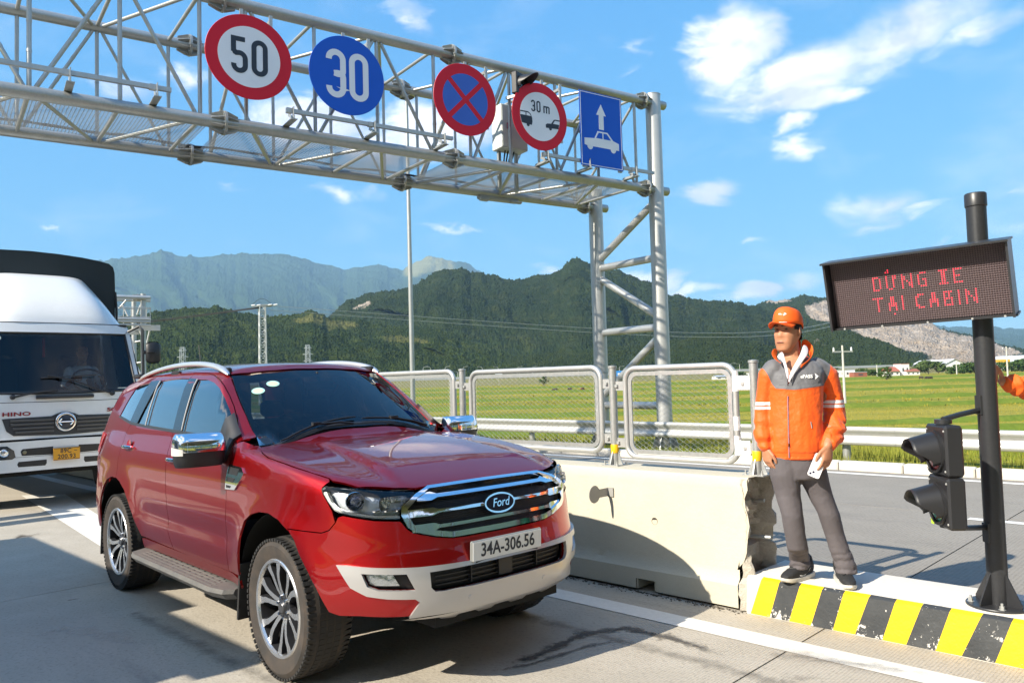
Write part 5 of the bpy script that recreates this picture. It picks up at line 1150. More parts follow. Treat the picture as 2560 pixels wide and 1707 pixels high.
def patch(name, kind, pts, m, parent, step=.035, gap=.0022, off=0.0, flange=.014, holes=(), rnd=0, sides=(-1,), key=None, raw=False, smooth_holes=0):
    """cut a panel out of the body surface; sides: -1 the car's right flank, 1 its left; (0,) for pieces across the middle"""
    met = np.array(MET[kind]); P = poly_uv(kind, pts) if not raw else np.array(pts, float)
    if rnd: P = chaikin(P, rnd)
    P = inset(P, gap, met); P = densify(P, step, met); H = []
    for h in holes:
        q = poly_uv(kind, h) if not raw else np.array(h, float)
        if smooth_holes: q = chaikin(q, smooth_holes)
        H.append(densify(q, step, met))
    lo, hi = (P * met).min(0), (P * met).max(0); gx, gy = np.meshgrid(np.arange(lo[0], hi[0], step), np.arange(lo[1], hi[1], step * .87)); gx = gx + (np.arange(gx.shape[0]) % 2)[:, None] * step * .5
    g = np.stack([gx.ravel(), gy.ravel()], -1); ok = inside(g, P * met) & (edge_dist(g, P * met) > step * .55)
    for h in H: ok &= ~inside(g, h * met) & (edge_dist(g, h * met) > step * .55)
    g = g[ok]; allp = [P * met] + [h * met for h in H] + [g]; edges = []; b0 = 0; loops = []
    for L in allp[:-1]: n = len(L); edges += [(b0 + i, b0 + (i + 1) % n) for i in range(n)]; loops.append((b0, n)); b0 += n
    V2 = np.concatenate(allp)
    r = delaunay_2d_cdt([Vector(p) for p in V2.tolist()], edges, [], 1, 1e-7)
    vv = np.array([tuple(p) for p in r[0]]); ff = [tuple(f) for f in r[2]]
    if H:
        cen = np.array([vv[list(f)].mean(0) for f in ff]); bad = np.zeros(len(ff), bool)
        for h in H: bad |= inside(cen, h * met)
        ff = [f for f, q in zip(ff, bad) if not q]
    # boundary edges of what is left
    cnt = {}
    for f in ff:
        for a, b in zip(f, f[1:] + f[:1]): cnt[(a, b)] = cnt.get((a, b), 0) + 1
    bd = [(a, b) for a, b in cnt if (b, a) not in cnt]
    P3, N3 = surf(kind, vv / met); P3 = P3 + N3 * off; nv = len(P3)
    # orient
    f = ff[len(ff) // 2]; nf = np.cross(P3[f[1]] - P3[f[0]], P3[f[2]] - P3[f[0]]); flip = nf @ N3[f[0]] < 0
    V = P3.tolist(); NN = N3.tolist(); F = list(ff)
    if flange:
        ids = {}
        for a, b in bd:
            for q in (a, b):
                if q not in ids: ids[q] = len(V); V.append(P3[q].tolist()); V.append((P3[q] - N3[q] * flange).tolist()); NN += [[0, 0, 0], [0, 0, 0]]
            t = P3[b] - P3[a]; fn = np.cross(t, N3[a]) * (1 if not flip else -1)
            for q in (ids[a], ids[a] + 1, ids[b], ids[b] + 1): NN[q] = (np.array(NN[q]) + fn).tolist()
            F.append((ids[b], ids[a], ids[a] + 1, ids[b] + 1))
    NA = np.array(NN); NA /= np.linalg.norm(NA, axis=1)[:, None] + 1e-12
    objs = []
    for sd_ in sides:
        me = bpy.data.meshes.new(name); A = np.array(V); B = NA.copy(); fl = flip
        if kind in 'SR' and sd_ == -1 or (kind in 'VH' and sd_ == 1): A = A * [1, -1, 1]; B = B * [1, -1, 1]; fl = not fl
        me.from_pydata(A.tolist(), [], [q[::-1] for q in F] if fl else F); me.materials.append(m); me.shade_smooth()
        me.normals_split_custom_set_from_vertices(B.tolist())
        objs.append(link(bpy.data.objects.new(name, me), parent))
    return objs[0] if len(objs) == 1 else objs
def onbody(kind, p, off=0.0):
    P, n = surf(kind, np.array([UNMAP(kind, p)])); return Vector(P[0] + n[0] * off), Vector(n[0])

# ---- paint and trim
def paint():
    m = bpy.data.materials.new('red_paint'); m.use_nodes = True; t = m.node_tree; b = t.nodes['Principled BSDF']
    b.inputs['Metallic'].default_value = .85; b.inputs['Roughness'].default_value = .36; b.inputs['Coat Weight'].default_value = 1; b.inputs['Coat Roughness'].default_value = .025; b.inputs['Coat IOR'].default_value = 1.48
    tc = t.nodes.new('ShaderNodeTexCoord')
    n1 = N(t, 'ShaderNodeTexNoise'); n1.inputs['Scale'].default_value = 900; n1.inputs['Detail'].default_value = 1; Lk(t, tc.outputs['Object'], n1.inputs['Vector'])
    fl = N(t, 'ShaderNodeMix', data_type='RGBA'); fl.inputs['A'].default_value = (.34, .001, .003, 1); fl.inputs['B'].default_value = (.48, .0022, .005, 1); Lk(t, n1.outputs['Fac'], fl.inputs['Factor'])
    # road dust: film that thickens towards the sills
    sp = N(t, 'ShaderNodeSeparateXYZ'); Lk(t, tc.outputs['Object'], sp.inputs[0])
    n2 = N(t, 'ShaderNodeTexNoise'); n2.inputs['Scale'].default_value = 2.2; n2.inputs['Detail'].default_value = 7; n2.inputs['Roughness'].default_value = .65; Lk(t, tc.outputs['Object'], n2.inputs['Vector'])
    mr = N(t, 'ShaderNodeMapRange'); mr.inputs['From Min'].default_value = 1.15; mr.inputs['From Max'].default_value = .42; mr.inputs['To Min'].default_value = .02; mr.inputs['To Max'].default_value = .26; Lk(t, sp.outputs[2], mr.inputs['Value'])
    bk = N(t, 'ShaderNodeMapRange'); bk.inputs['From Min'].default_value = .1; bk.inputs['From Max'].default_value = -.9; bk.inputs['To Min'].default_value = .12; Lk(t, sp.outputs[0], bk.inputs['Value'])
    f = mth(t, 'MULTIPLY', mth(t, 'MULTIPLY', mr.outputs[0], mth(t, 'ADD', .35, n2.outputs['Fac'])), bk.outputs[0], True)
    mx = N(t, 'ShaderNodeMix', data_type='RGBA'); Lk(t, f, mx.inputs['Factor']); Lk(t, fl.outputs['Result'], mx.inputs['A']); mx.inputs['B'].default_value = (.20, .115, .095, 1); Lk(t, mx.outputs['Result'], b.inputs['Base Color'])
    Lk(t, mth(t, 'ADD', .015, mth(t, 'MULTIPLY', f, .25)), b.inputs['Coat Roughness']); Lk(t, mth(t, 'SUBTRACT', 1.0, mth(t, 'MULTIPLY', f, 1.2), True), b.inputs['Coat Weight'])
    return m
M_PAINT = paint(); M_GLASS = glass_mat('tinted_glass', (.09, .11, .115), 3.4, 1.5); M_WSCR = glass_mat('windscreen_glass', (.12, .15, .155), 1.35, 1.5); M_LENS = glass_mat('clear_lens', (.93, .95, .96), 1.3, 1.5)
M_SILV = mat('silver_paint', (.50, .485, .475), .36, .55, coat=.4, var=[(4, .2, (.54, .52, .51))]); M_DARK = mat('underbody_black', (.008, .008, .008), .9); M_TRIM = mat('gloss_black_trim', (.012, .012, .014), .12, coat=.5)

AF = [(-.445, .50), (-.44, .638), (-.433, .724), (-.369, .83), (-.282, .876), (-.168, .902), (-.045, .908), (.081, .885), (.196, .838)]      # front arch, rear to front
ARR = [(-2.253, .503), (-2.321, .579), (-2.388, .662), (-2.484, .757), (-2.575, .833), (-2.697, .887), (-2.803, .911)]
ARQ = [(-2.803, .911), (-2.923, .912), (-3.03, .885), (-3.11, .82), (-3.17, .72), (-3.205, .62), (-3.225, .47)]
GAPF = [(-.655, .485), (-.66, .70), (-.66, .925), (-.682, 1.13), (-.69, 1.20), (-.70, 1.25)]
FRAME = [(-.745, 1.312), (-.796, 1.352), (-.883, 1.424), (-.984, 1.498), (-1.091, 1.57), (-1.193, 1.633), (-1.329, 1.684), (-1.485, 1.714), (-1.683, 1.736)]
GAPM = [(-1.60, .49), (-1.672, .608), (-1.688, .83), (-1.735, 1.03), (-1.785, 1.166), (-1.80, 1.25), (-1.805, 1.30), (-1.90, 1.745)]
FR2 = [(-2.1, 1.751), (-2.297, 1.753), (-2.50, 1.748), (-2.60, 1.735), (-2.635, 1.70)]
REARG = [(-2.80, 1.345), (-2.835, 1.31), (-2.858, 1.27), (-2.848, 1.16), (-2.84, 1.037), (-2.815, .955)]
HOODG = [(-.334, .82, 1.221), (-.221, .84, 1.202), (-.05, .844, 1.185), (.121, .842, 1.165), (.28, .825, 1.145), (.411, .799, 1.122), (.432, .800, 1.105)]
BSEAM = [(.53, .823, .936), (.519, .831, .908), (.485, .848, .867), (.437, .866, .85), (.30, .91, .851), (.185, .93, .852)]
body = MB(); fender = patch('fender', 'S', GAPF + [(-.70, .80, 1.262), (-.56, .76, 1.268), (-.50, .775, 1.262)] + HOODG + [(.406, .841, 1.079), (.43, .843, 1.04), (.461, .841, 1.008), (.495, .835, .965)] + BSEAM[1:] + AF[::-1], M_PAINT, car, sides=(-1, 1))
FGL = [(-1.72, 1.688), (-1.535, 1.684), (-1.374, 1.660), (-1.226, 1.619), (-1.087, 1.55), (-.978, 1.479), (-.903, 1.425), (-.842, 1.372), (-.80, 1.318), (-.86, 1.296), (-1.72, 1.318)]
RGL = [(-1.885, 1.699), (-2.10, 1.705), (-2.30, 1.702), (-2.52, 1.688), (-2.60, 1.63), (-2.70, 1.44), (-2.745, 1.352), (-2.42, 1.337), (-1.80, 1.315)]
QGL = [(-2.70, 1.682), (-2.87, 1.673), (-3.0, 1.66), (-3.06, 1.627), (-3.125, 1.536), (-3.19, 1.431), (-3.21, 1.395), (-3.02, 1.372), (-2.87, 1.352), (-2.815, 1.40)]
fd = patch('front_door', 'S', GAPF + FRAME + [(-1.90, 1.745)] + GAPM[:-1][::-1] + [(-1.25, .483)], M_PAINT, car, holes=[FGL], sides=(-1, 1), gap=.003)
rd = patch('rear_door', 'S', GAPM + FR2 + REARG + ARR[::-1], M_PAINT, car, holes=[RGL], sides=(-1, 1), gap=.003)
WSE = [(-.60, .735, 1.285), (-.729, .705, 1.34), (-.86, .685, 1.432), (-1.003, .665, 1.527), (-1.14, .64, 1.62), (-1.281, .612, 1.709)]
RSEAM = [(-1.40, .60, 1.742), (-1.8, .585, 1.782), (-2.4, .58, 1.79), (-3.0, .57, 1.762), (-3.38, .54, 1.71)]
QREAR = [(-3.52, 1.60), (-3.60, 1.42), (-3.66, 1.25), (-3.66, 1.05), (-3.62, .85), (-3.62, .62), (-3.58, .45)]
side = patch('quarter_panel', 'S', [(-.70, 1.25), (-.70, .80, 1.262)] + WSE + RSEAM + QREAR + ARQ[::-1] + [(-2.815, .955)] + REARG[::-1][1:] + FR2[::-1] + [(-1.90, 1.745)] + FRAME[::-1], M_PAINT, car, holes=[QGL], sides=(-1, 1), gap=.001)
sill = patch('sill', 'S', [(-.45, .48), (-2.25, .492), (-2.25, .415), (-.45, .415)], M_PAINT, car, sides=(-1, 1))
RO = [(-1.281, .612, 1.709), (-1.24, .5, 1.735), (-1.21, .3, 1.752), (-1.20, 0, 1.758)]
roofp = [(-1.287, .603, 1.716)] + RSEAM + [(-3.44, .3, 1.735), (-3.46, 0, 1.74)]
rp_ = [(x, y, z) for x, y, z in roofp]; rfr = [(-1.20, .0, 1.765), (-1.212, .3, 1.758), (-1.245, .5, 1.738)]
def uvS(x, y, z): return (x, atan2(z - .75, y))
roof = patch('roof', 'S', [uvS(*p) for p in rp_] + [uvS(x, -y, z) for x, y, z in rp_[::-1][1:]] + [uvS(x, -y, z) for x, y, z in rfr[::-1]] + [uvS(*p) for p in rfr[1:]], M_PAINT, car, raw=True, sides=(1,), step=.05, gap=.0025)
# hood
hp = HOODG + [(.592, .734, 1.086), (.70, .58, 1.07), (.742, .48, 1.063), (.748, .40, 1.068), (.75, .2, 1.070), (.752, 0, 1.0715)]
hr = [(-.50, 0, 1.30), (-.515, .35, 1.296), (-.535, .62, 1.282), (-.50, .775, 1.262)]
HP = [UNMAP('H', p) for p in hp]; HR = [UNMAP('H', p) for p in hr]
hood = patch('bonnet', 'H', HP + [(-a, b) for a, b in HP[::-1][1:]] + [(-a, b) for a, b in HR[::-1][:-1]] + HR, M_PAINT, car, raw=True, sides=(-1,), step=.035, gap=.003)
# bumper skin
GRB = [(.773, .596, .982), (.779, .60, .93), (.80, .575, .868), (.815, .548, .848), (.85, .434, .815), (.866, .345, .799), (.874, .246, .795), (.876, 0, .793)]
HLB = [(.698, .711, .921), (.60, .785, .938), (.558, .81, .945)]
bp_ = [(.196, .930, .838)] + BSEAM[::-1] + HLB[::-1] + [(.779, .603, .912)] + GRB[2:]
bb_ = [(.90, 0, .43), (.88, .35, .43), (.81, .593, .432), (.735, .69, .435), (.638, .767, .438), (.535, .825, .433), (.481, .856, .449), (.455, .878, .505), (.423, .896, .567), (.369, .914, .649), (.299, .923, .727), (.249, .927, .799)]
Vv = lambda L: [UNMAP('V', p) for p in L]
full = lambda L, R: L + [(-a, b) for a, b in L[::-1][1:]] + [(-a, b) for a, b in R[::-1][1:-0 or None]][:len(R) - 1] + R[:-0 or None]
A_, B_ = Vv(bp_), Vv(bb_)
BUMP = A_ + [(-a, b) for a, b in A_[::-1][1:]] + [(-a, b) for a, b in B_[::-1][:-1]] + B_
mir = lambda L: [(-a, b) for a, b in L]
FOG = Vv([(.674, .771, .661), (.825, .607, .651), (.848, .572, .570), (.74, .715, .580), (.70, .755, .600)]); INT = Vv([(.872, .50, .648), (.905, .27, .648), (.917, 0, .648)]); INB = Vv([(.918, 0, .545), (.894, .426, .547), (.882, .476, .553), (.877, .497, .575)])
INTAKE = INT + mir(INT[::-1][1:]) + mir(INB[::-1][:-1]) + INB
bumper = patch('bumper', 'V', BUMP, M_PAINT, car, raw=True, sides=(-1,), holes=[INTAKE, FOG, mir(FOG[::-1])], gap=.003)
ST = Vv([(.545, .843, .70), (.60, .805, .701), (.70, .71, .692), (.847, .545, .681), (.902, .273, .673), (.915, 0, .672)]); SB = Vv([(.92, 0, .425), (.896, .244, .425), (.853, .507, .432), (.811, .593, .430), (.83, .572, .47), (.851, .552, .508), (.842, .572, .525), (.76, .675, .535), (.687, .75, .550), (.62, .803, .59)])
SK = ST + mir(ST[::-1][1:]) + mir(SB[::-1][:-1]) + SB
skid = patch('skid_plate', 'V', SK, M_SILV, car, raw=True, sides=(-1,), holes=[INTAKE, FOG, mir(FOG[::-1])], off=.016, flange=.02, step=.03)
patch('intake_grille', 'V', [(a * 1.02, b) for a, b in INTAKE], mat('intake_black', (.010, .010, .011), .5), car, raw=True, sides=(-1,), off=-.045, gap=-.006, flange=0)
for y in (-.24, .0, .24):
    p, n = onbody('V', (.9, y, .6)); b = MB(); b.box(p - n * .03, (.03, .006 if y else .10, .085)); b.build('intake_rib', M_BLACK, car, smooth=0)
for i in range(3): b = MB(); P = [onbody('V', (.9, y, .57 + .026 * i), -.03)[0] for y in np.linspace(-.46, .46, 15)]; b.tube(P, .004, 5); b.build('intake_bar', M_BLACK, car)
for sg in (-1, 1):
    fo = patch('fog_recess', 'V', FOG, M_BLACK, car, raw=True, sides=(1 if sg < 0 else -1,), off=-.03, gap=-.004, flange=0)
    FL = Vv([(.681, .764, .655), (.786, .662, .655), (.812, .636, .590), (.72, .735, .594), (.695, .755, .607)])
    fl_ = patch('fog_lamp', 'V', FL, mat('lamp_reflector', (.72, .73, .74), .15, .9, bump=(40, .5)), car, raw=True, sides=(1 if sg < 0 else -1,), off=-.018, flange=.01)
    patch('fog_lens', 'V', FL, M_LENS, fl_, raw=True, sides=(1 if sg < 0 else -1,), off=-.006, flange=0)
# the plate rolls under, with shallow recesses between its ribs
b = MB(); V = []; ys = np.linspace(-.60, .60, 61)
for y in ys:
    p = onbody('V', (.92 - .35 * y * y, y, .428), .014)[0]; q = abs(y) / .60; rec = .5 + .5 * cos(2 * pi * y / .24); rec = min(1, max(0, (rec - .35) / .3)) * (abs(y) < .54)
    for k, (dx, dz) in enumerate(((.0, 0), (-.012, -.018), (-.045 - .02 * rec, -.042 + .012 * rec), (-.10, -.062 + .02 * rec), (-.18, -.075))): V.append((p.x + dx, p.y, p.z + dz * (1 - .75 * q ** 4)))
b.add(V, [(i * 5 + k, i * 5 + k + 1, (i + 1) * 5 + k + 1, (i + 1) * 5 + k) for i in range(60) for k in range(4)]); b.build('skid_lip', M_SILV, skid, smooth=30)
for y in (-.27, .27): p, n = onbody('V', (.9, y, .49), .017); b = MB(); b.lathe([(0, .001), (.011, .001), (.0125, -.002)], p, n, 14); b.build('parking_sensor', M_SILV, car)
# grille
GT_ = [(.744, .408, 1.064), (.745, .2, 1.066), (.746, 0, 1.067)]
gA, gB = Vv([(.773, .596, .985)] + [(.757, .50, 1.035)] + GT_), Vv([(.876, 0, .797), (.866, .345, .80), (.85, .434, .817), (.815, .545, .85), (.795, .575, .875), (.777, .602, .94)])
GRO = np.array(gA + mir(gA[::-1][1:]) + mir(gB[::-1][:-1]) + gB)
GRI = inset(GRO, .030, np.array(MET['V'])); GRI2 = inset(GRO, .014, np.array(MET['V']))
GRI[:, 1] = np.where(GRO[:, 1] > 1.02, GRO[:, 1] - .014, GRI[:, 1])
grl = patch('grille', 'V', GRO, mat('grille_black', (.009, .009, .010), .42), car, raw=True, sides=(-1,), off=-.035, flange=0, gap=.004)
patch('grille_surround', 'V', GRO, M_CHROME, grl, raw=True, sides=(-1,), holes=[GRI], off=.010, flange=.045, gap=.002, step=.03)
for z0, we in ((1.021, .50), (.944, .555), (.867, .53)):
    for sg in ((0,) if z0 != .944 else (-1, 1)):
        def YZ(L): 
            o = []
            for y, z in L:
                lo, hi = .2, 1.6
                p = onbody('V', (.86 - .35 * y * y, y, z))[0]; o.append(UNMAP('V', p))
            return o
        h = [(we, z0 + .018), (.42, z0 + .020), (.385, z0 + .0085)]; l = [(.385, z0 - .0085), (.42, z0 - .020), (we - .004, z0 - .020)]
        if sg == 0: L = [(-y, z) for y, z in h] + [(y, z) for y, z in h[::-1]] + [(y, z) for y, z in l[::-1]][::-1][::-1][::-1] if False else [(-y, z) for y, z in h] + h[::-1] + l[::-1] + [(-y, z) for y, z in l]
        else: L = [(sg * y, z) for y, z in h] + [(sg * .105, z0 + .0085), (sg * .105, z0 - .0085)] + [(sg * y, z) for y, z in l]
        patch('grille_bar', 'V', YZ(L), M_CHROME, grl, raw=True, sides=(-1,), off=-.002, flange=.02, gap=0, step=.03)
for i in range(22):                                              # honeycomb rows behind the bars
    z = .815 + i * .0112; P = [onbody('V', (.86 - .35 * y * y, y, z), -.030)[0] + Vector((0, 0, .0025 * (-1) ** k)) for k, y in enumerate(np.linspace(-.54, .54, 56))]
    P = [p for p in P if 1]; b = MB(); b.tube(P, .0016, 4, caps=False); o = b.build('grille_mesh', MATS['grille_black'], grl, smooth=0); o['kind'] = 'stuff'
pE, nE = onbody('V', (.86, 0, .938), .012); eX, eY = Vector((0, 1, 0)), nE.cross(Vector((0, 1, 0)))
b = MB(); b.prism([(.112 * cos(a), .056 * sin(a)) for a in np.linspace(0, 2 * pi, 48, endpoint=False)], pE - nE * .02, eX, eY, nE, .024); b.build('badge_rim', M_CHROME, grl, smooth=30)
b = MB(); b.prism([(.100 * cos(a), .046 * sin(a)) for a in np.linspace(0, 2 * pi, 48, endpoint=False)], pE + nE * .003, eX, eY, nE, .003); bd_ = b.build('badge', mat('badge_navy', (.006, .008, .02), .35, spec=.25), grl, smooth=30)
text_mesh('badge_script', 'Ford', .066, M_CHROME, grl, basis(pE + nE * .007, eX, eY, nE), .98, .001, shear=.32, bold=.0004)
# number plate
pP, nP = onbody('V', (.9, 0, .705), .0); pP = Vector((.932, 0, .715)); nP = Vector((1, 0, -.04)).normalized(); eY2 = nP.cross(eX)
RPl = Matrix((eX, eY2, nP)).transposed()
b = MB(); b.box(pP - nP * .012, (.522, .112, .018), RPl, bev=.006); pl = b.build('number_plate', mat('plate_rim', (.25, .25, .24), .4), car, smooth=30)
b = MB(); b.box(pP - nP * .002, (.506, .098, .004), RPl); b.build('plate_face', mat('plate_white', (.74, .75, .73), .4), pl, smooth=0)
text_mesh('plate_text', '34A-306.56', .098, M_INK, pl, basis(pP + nP * .001, eX, eY2, nP), .87, .0012, bold=.0012, spacing=1.0)
b = MB(); b.box(Vector((.905, 0, .70)), (.04, .46, .09)); b.build('plate_bracket', M_BLACK, pl, smooth=0)
# headlights
HLP = [(.406, .845, 1.072), (.427, .832, 1.086), (.50, .79, 1.085), (.592, .734, 1.080), (.68, .62, 1.067), (.745, .49, 1.053), (.757, .50, 1.035), (.77, .585, .99), (.776, .604, .945), (.779, .603, .918), (.698, .711, .925), (.60, .785, .940), (.545, .815, .95), (.505, .831, .966), (.461, .841, 1.008), (.425, .846, 1.045)]
for sg in (-1, 1):
    sd2 = (1,) if sg < 0 else (-1,); HV = Vv(HLP)
    hl = patch('headlight', 'V', HV, mat('headlight_bowl', (.70, .73, .78), .28, .35, bump=(28, .6)), car, raw=True, sides=sd2, off=-.055, gap=.002, flange=-.06, step=.03)
    patch('lens_cover', 'V', HV, M_LENS, hl, raw=True, sides=sd2, off=-.001, gap=.004, flange=.008, step=.03)
    drl = Vv([(.420, .846, 1.060), (.44, .842, 1.060), (.475, .836, 1.010), (.517, .825, .982), (.565, .803, .965), (.698, .708, .945), (.775, .603, .94), (.778, .603, .924), (.698, .711, .931), (.60, .785, .946), (.545, .815, .956), (.505, .831, .972), (.461, .841, 1.012)])
    patch('light_strip', 'V', drl, mat('drl_white', (.86, .86, .84), .25, coat=.6, bump=(90, .5)), hl, raw=True, sides=sd2, off=-.010, gap=0, flange=.02, step=.02)
    if sg < 0: fxs = 1
    c, n = onbody('V', (.585, .76, 1.018), -.028); c.y *= sg if sg < 0 else 1; n.y *= 1 if sg > 0 else -1; ax = (n * .6 + Vector((1, 0, 0)) * .55).normalized()
    b = MB(); b.lathe([(.047, .030), (.050, .026), (.050, -.03), (.043, -.03), (.040, .014), (.047, .030)], c, ax, 32); b.build('projector_ring', M_CHROME, hl, smooth=40)
    b = MB(); b.lathe([(0, .024), (.015, .022), (.03, .013), (.0405, .0)], c, ax, 28); b.build('projector_lens', mat('projector_glass', (.03, .04, .12), .05, coat=1, spec=1), hl, smooth=60)
    c, n = onbody('V', (.70, .60, 1.012), -.042); c.y *= 1 if sg > 0 else -1; ax = Vector((1, .25 * sg, .05)).normalized()
    b = MB(); X, Y, Z = frame_of(ax, (0, 0, 1)); 
    pr = rrect(.16, .072, .022, 4); V = [c + X * x + Y * y + ax * .034 for x, y in pr] + [c + X * x * .62 + Y * y * .62 - ax * .014 for x, y in pr]; q = len(pr); b.add(V, [(i, (i + 1) % q, q + (i + 1) % q, q + i) for i in range(q)] + [tuple(range(q, 2 * q))]); b.build('reflector', mat('reflector_chrome', (.85, .86, .9), .09, 1, bump=(55, .6)), hl, smooth=20)
    for k in range(3): p, n = onbody('V', (.66 + .03 * k, .68 - .05 * k, .968), -.03); p.y *= 1 if sg > 0 else -1; b = MB(); b.box(p, (.03, .06, .006), .5 * -sg); b.build('reflector_fin', M_ALU, hl, smooth=0)
# glass
def seal(nm, gl, kind='S', ins=.010): return None
patch('door_glass', 'S', FGL, M_GLASS, fd[0], off=-.006, gap=.0, flange=.01, step=.06); patch('door_glass', 'S', FGL, M_GLASS, fd[1], off=-.006, gap=.0, flange=.01, step=.06, sides=(1,))
patch('door_glass', 'S', RGL, M_GLASS, rd[0], off=-.006, gap=.0, flange=.01, step=.06); patch('door_glass', 'S', RGL, M_GLASS, rd[1], off=-.006, gap=.0, flange=.01, step=.06, sides=(1,))
patch('quarter_glass', 'S', QGL, M_GLASS, side[0], off=-.004, gap=.0, flange=.01, step=.06); patch('quarter_glass', 'S', QGL, M_GLASS, side[1], off=-.004, gap=.0, flange=.01, step=.06, sides=(1,))
BP1 = [(-1.72, 1.692), (-1.885, 1.700), (-1.80, 1.312), (-1.66, 1.306)]
BELT = [(-.80, 1.292), (-1.20, 1.288), (-1.74, 1.297), (-2.42, 1.32), (-2.80, 1.335), (-3.0, 1.36), (-3.2, 1.387), (-3.205, 1.407), (-3.01, 1.385), (-2.80, 1.36), (-2.42, 1.346), (-1.74, 1.324), (-1.20, 1.310), (-.80, 1.312)]
patch('pillar_trim', 'S', [(-1.715, 1.694), (-1.898, 1.702), (-1.815, 1.312), (-1.655, 1.312)], M_TRIM, fd[0], off=.003, flange=.006, step=.06)
patch('pillar_trim', 'S', [(-2.485, 1.700), (-2.735, 1.694), (-2.845, 1.350), (-2.65, 1.338)], M_TRIM, rd[0], off=.003, flange=.006, step=.06)
bs = patch('belt_moulding', 'S', BELT, mat('satin_black_trim', (.03, .03, .032), .35), car, off=.006, flange=.012, step=.05, sides=(-1, 1))
for a, c in (((-1.705, 1.690), (-1.632, 1.322)), ((-2.487, 1.690), (-2.418, 1.340))):
    b = MB(); P = []
    for f in np.linspace(0, 1, 9): q = side_pt(a[0] + (c[0] - a[0]) * f, a[1] + (c[1] - a[1]) * f); P.append(Vector((q[0], -q[1] - .006, q[2])))
    b.tube(P, .006, 6); b.build('divider_strip', mat('warm_chrome', (.62, .56, .50), .3, .9), fd[0] if a[0] > -2 else rd[0])
WB = [(-.60, .728, 1.287), (-.56, .62, 1.292), (-.525, .35, 1.296), (-.51, 0, 1.298)]
WT = [(-1.285, .605, 1.711), (-1.248, .5, 1.734), (-1.216, .3, 1.754), (-1.204, 0, 1.760)]
H_ = lambda L: [UNMAP('H', p) for p in L]
we = H_(WSE[1:-1]); wb = H_(WB); wt = H_(WT)
wpoly = wb + mir(wb[::-1][1:]) + mir(we) + mir(wt[:1] + wt[1:]) [:0] + [(-a, b) for a, b in wt] + [(a, b) for a, b in wt[::-1][1:]] + we[::-1]
wpoly = wb[::-1] + we + wt + mir(wt[::-1][1:]) + mir(we[::-1]) + mir(wb)[:-1]
ws = patch('windscreen', 'H', wpoly, M_WSCR, car, raw=True, sides=(-1,), step=.05, gap=.006, flange=.006, off=-.002)
WI = inset(np.array(wpoly), .035, np.array(MET['H']))
patch('windscreen_border', 'H', wpoly, mat('black_frit', (.012, .012, .013), .08), ws, raw=True, sides=(-1,), step=.05, gap=.004, flange=0, off=-.006, holes=[WI])
# stickers on the windscreen (inside), with pale green rims
for x_, y_ in ((-1.075, -.52), (-1.085, -.395)):
    pz = 1.665 if y_ < -.5 else 1.675; pS, nS = onbody('H', (x_, y_, pz), .0015); X = Vector((0, 1, 0)); Y = nS.cross(X); X = Y.cross(nS)
    b = MB(); b.prism([(.046 * cos(a), .040 * sin(a)) for a in np.linspace(0, 2 * pi, 28, endpoint=False)], pS, X, Y, nS, .0008); st_ = b.build('sticker', mat('sticker_teal', (.38, .66, .58), .5), ws, smooth=0)
    b = MB(); b.prism([(.036 * cos(a), .031 * sin(a)) for a in np.linspace(0, 2 * pi, 28, endpoint=False)], pS + nS * .0009, X, Y, nS, .0006); b.build('sticker', mat('sticker_pale', (.55, .66, .42), .5), ws, smooth=0)
# wipers and cowl
b = MB(); P = [Vector(onbody('H', (-.545 - .03 * abs(y), y, 1.28), .0)[0]) + Vector((0, 0, .006)) for y in np.linspace(-.66, .66, 15)]
P = [p - Vector((-.01, 0, .035)) for p in P]; b.tube(P, .026, 8); b.build('cowl', M_BLACK, car)
for y0, y1 in ((-.60, -.02), (.02, .58)):
    P = [Vector(onbody('H', (-.555 - .03 * abs(y - y0), y, 1.295 + .02 * (y - y0)), .016)[0]) for y in np.linspace(y0, y1, 12)]; b = MB(); b.tube(P, [.004] + [.0075] * 10 + [.004], 7); b.tube([P[5] + Vector((.02, 0, .005)), P[7] + Vector((.04, .06, -.01)), P[8] + Vector((.06, .1, -.03))], .008, 7); b.box(P[5] + Vector((.012, 0, .008)), (.03, .06, .02)); b.build('wiper', M_BLACK, car)
# handles, vent, rails, mirrors, lamps, steps
for x, z, dr in ((-1.60, 1.117, fd), (-2.655, 1.163, rd)):
    for sd3, D in ((-1, dr[0]), (1, dr[1])):
        q = side_pt(x, z); b = MB(); P = []
        for f in np.linspace(-1, 1, 11): a = side_pt(x + .098 * f, z + .004); P.append(Vector((a[0], sd3 * (a[1] + .012 + .026 * (1 - f * f) ** .5), a[2])))
        b.tube(P, [.009] + [.0145] * 9 + [.009], 9, up=(0, 1, 0)); b.build('handle', M_CHROME, D)
        b = MB(); c = Vector((q[0], sd3 * (q[1] + .0), q[2])); b.lathe([(0, -.004), (.055, .001), (.06, .004)], c, (0, sd3, .1), 18); b.build('handle_cup', mat('cup_shadow_red', (.30, .004, .01), .25, coat=1), D)
VT = [(-.672, 1.143), (-.482, 1.135), (-.432, 1.101), (-.446, 1.069), (-.530, .994), (-.669, .989), (-.674, 1.066)]
for sd3, F_ in ((-1, fender[0]), (1, fender[1])):
    vt = patch('fender_vent', 'S', VT, M_CHROME, F_, off=.010, flange=.014, sides=(sd3,), step=.03)
    for P in ([(-.655, 1.130), (-.50, 1.124), (-.515, 1.078), (-.655, 1.082)], [(-.655, 1.070), (-.53, 1.066), (-.56, 1.036), (-.655, 1.040)], [(-.652, 1.022), (-.575, 1.018), (-.595, 1.0), (-.652, 1.0)]): patch('vent_mesh', 'S', P, M_BLACK, vt, off=.0115, flange=.002, sides=(sd3,), step=.03)
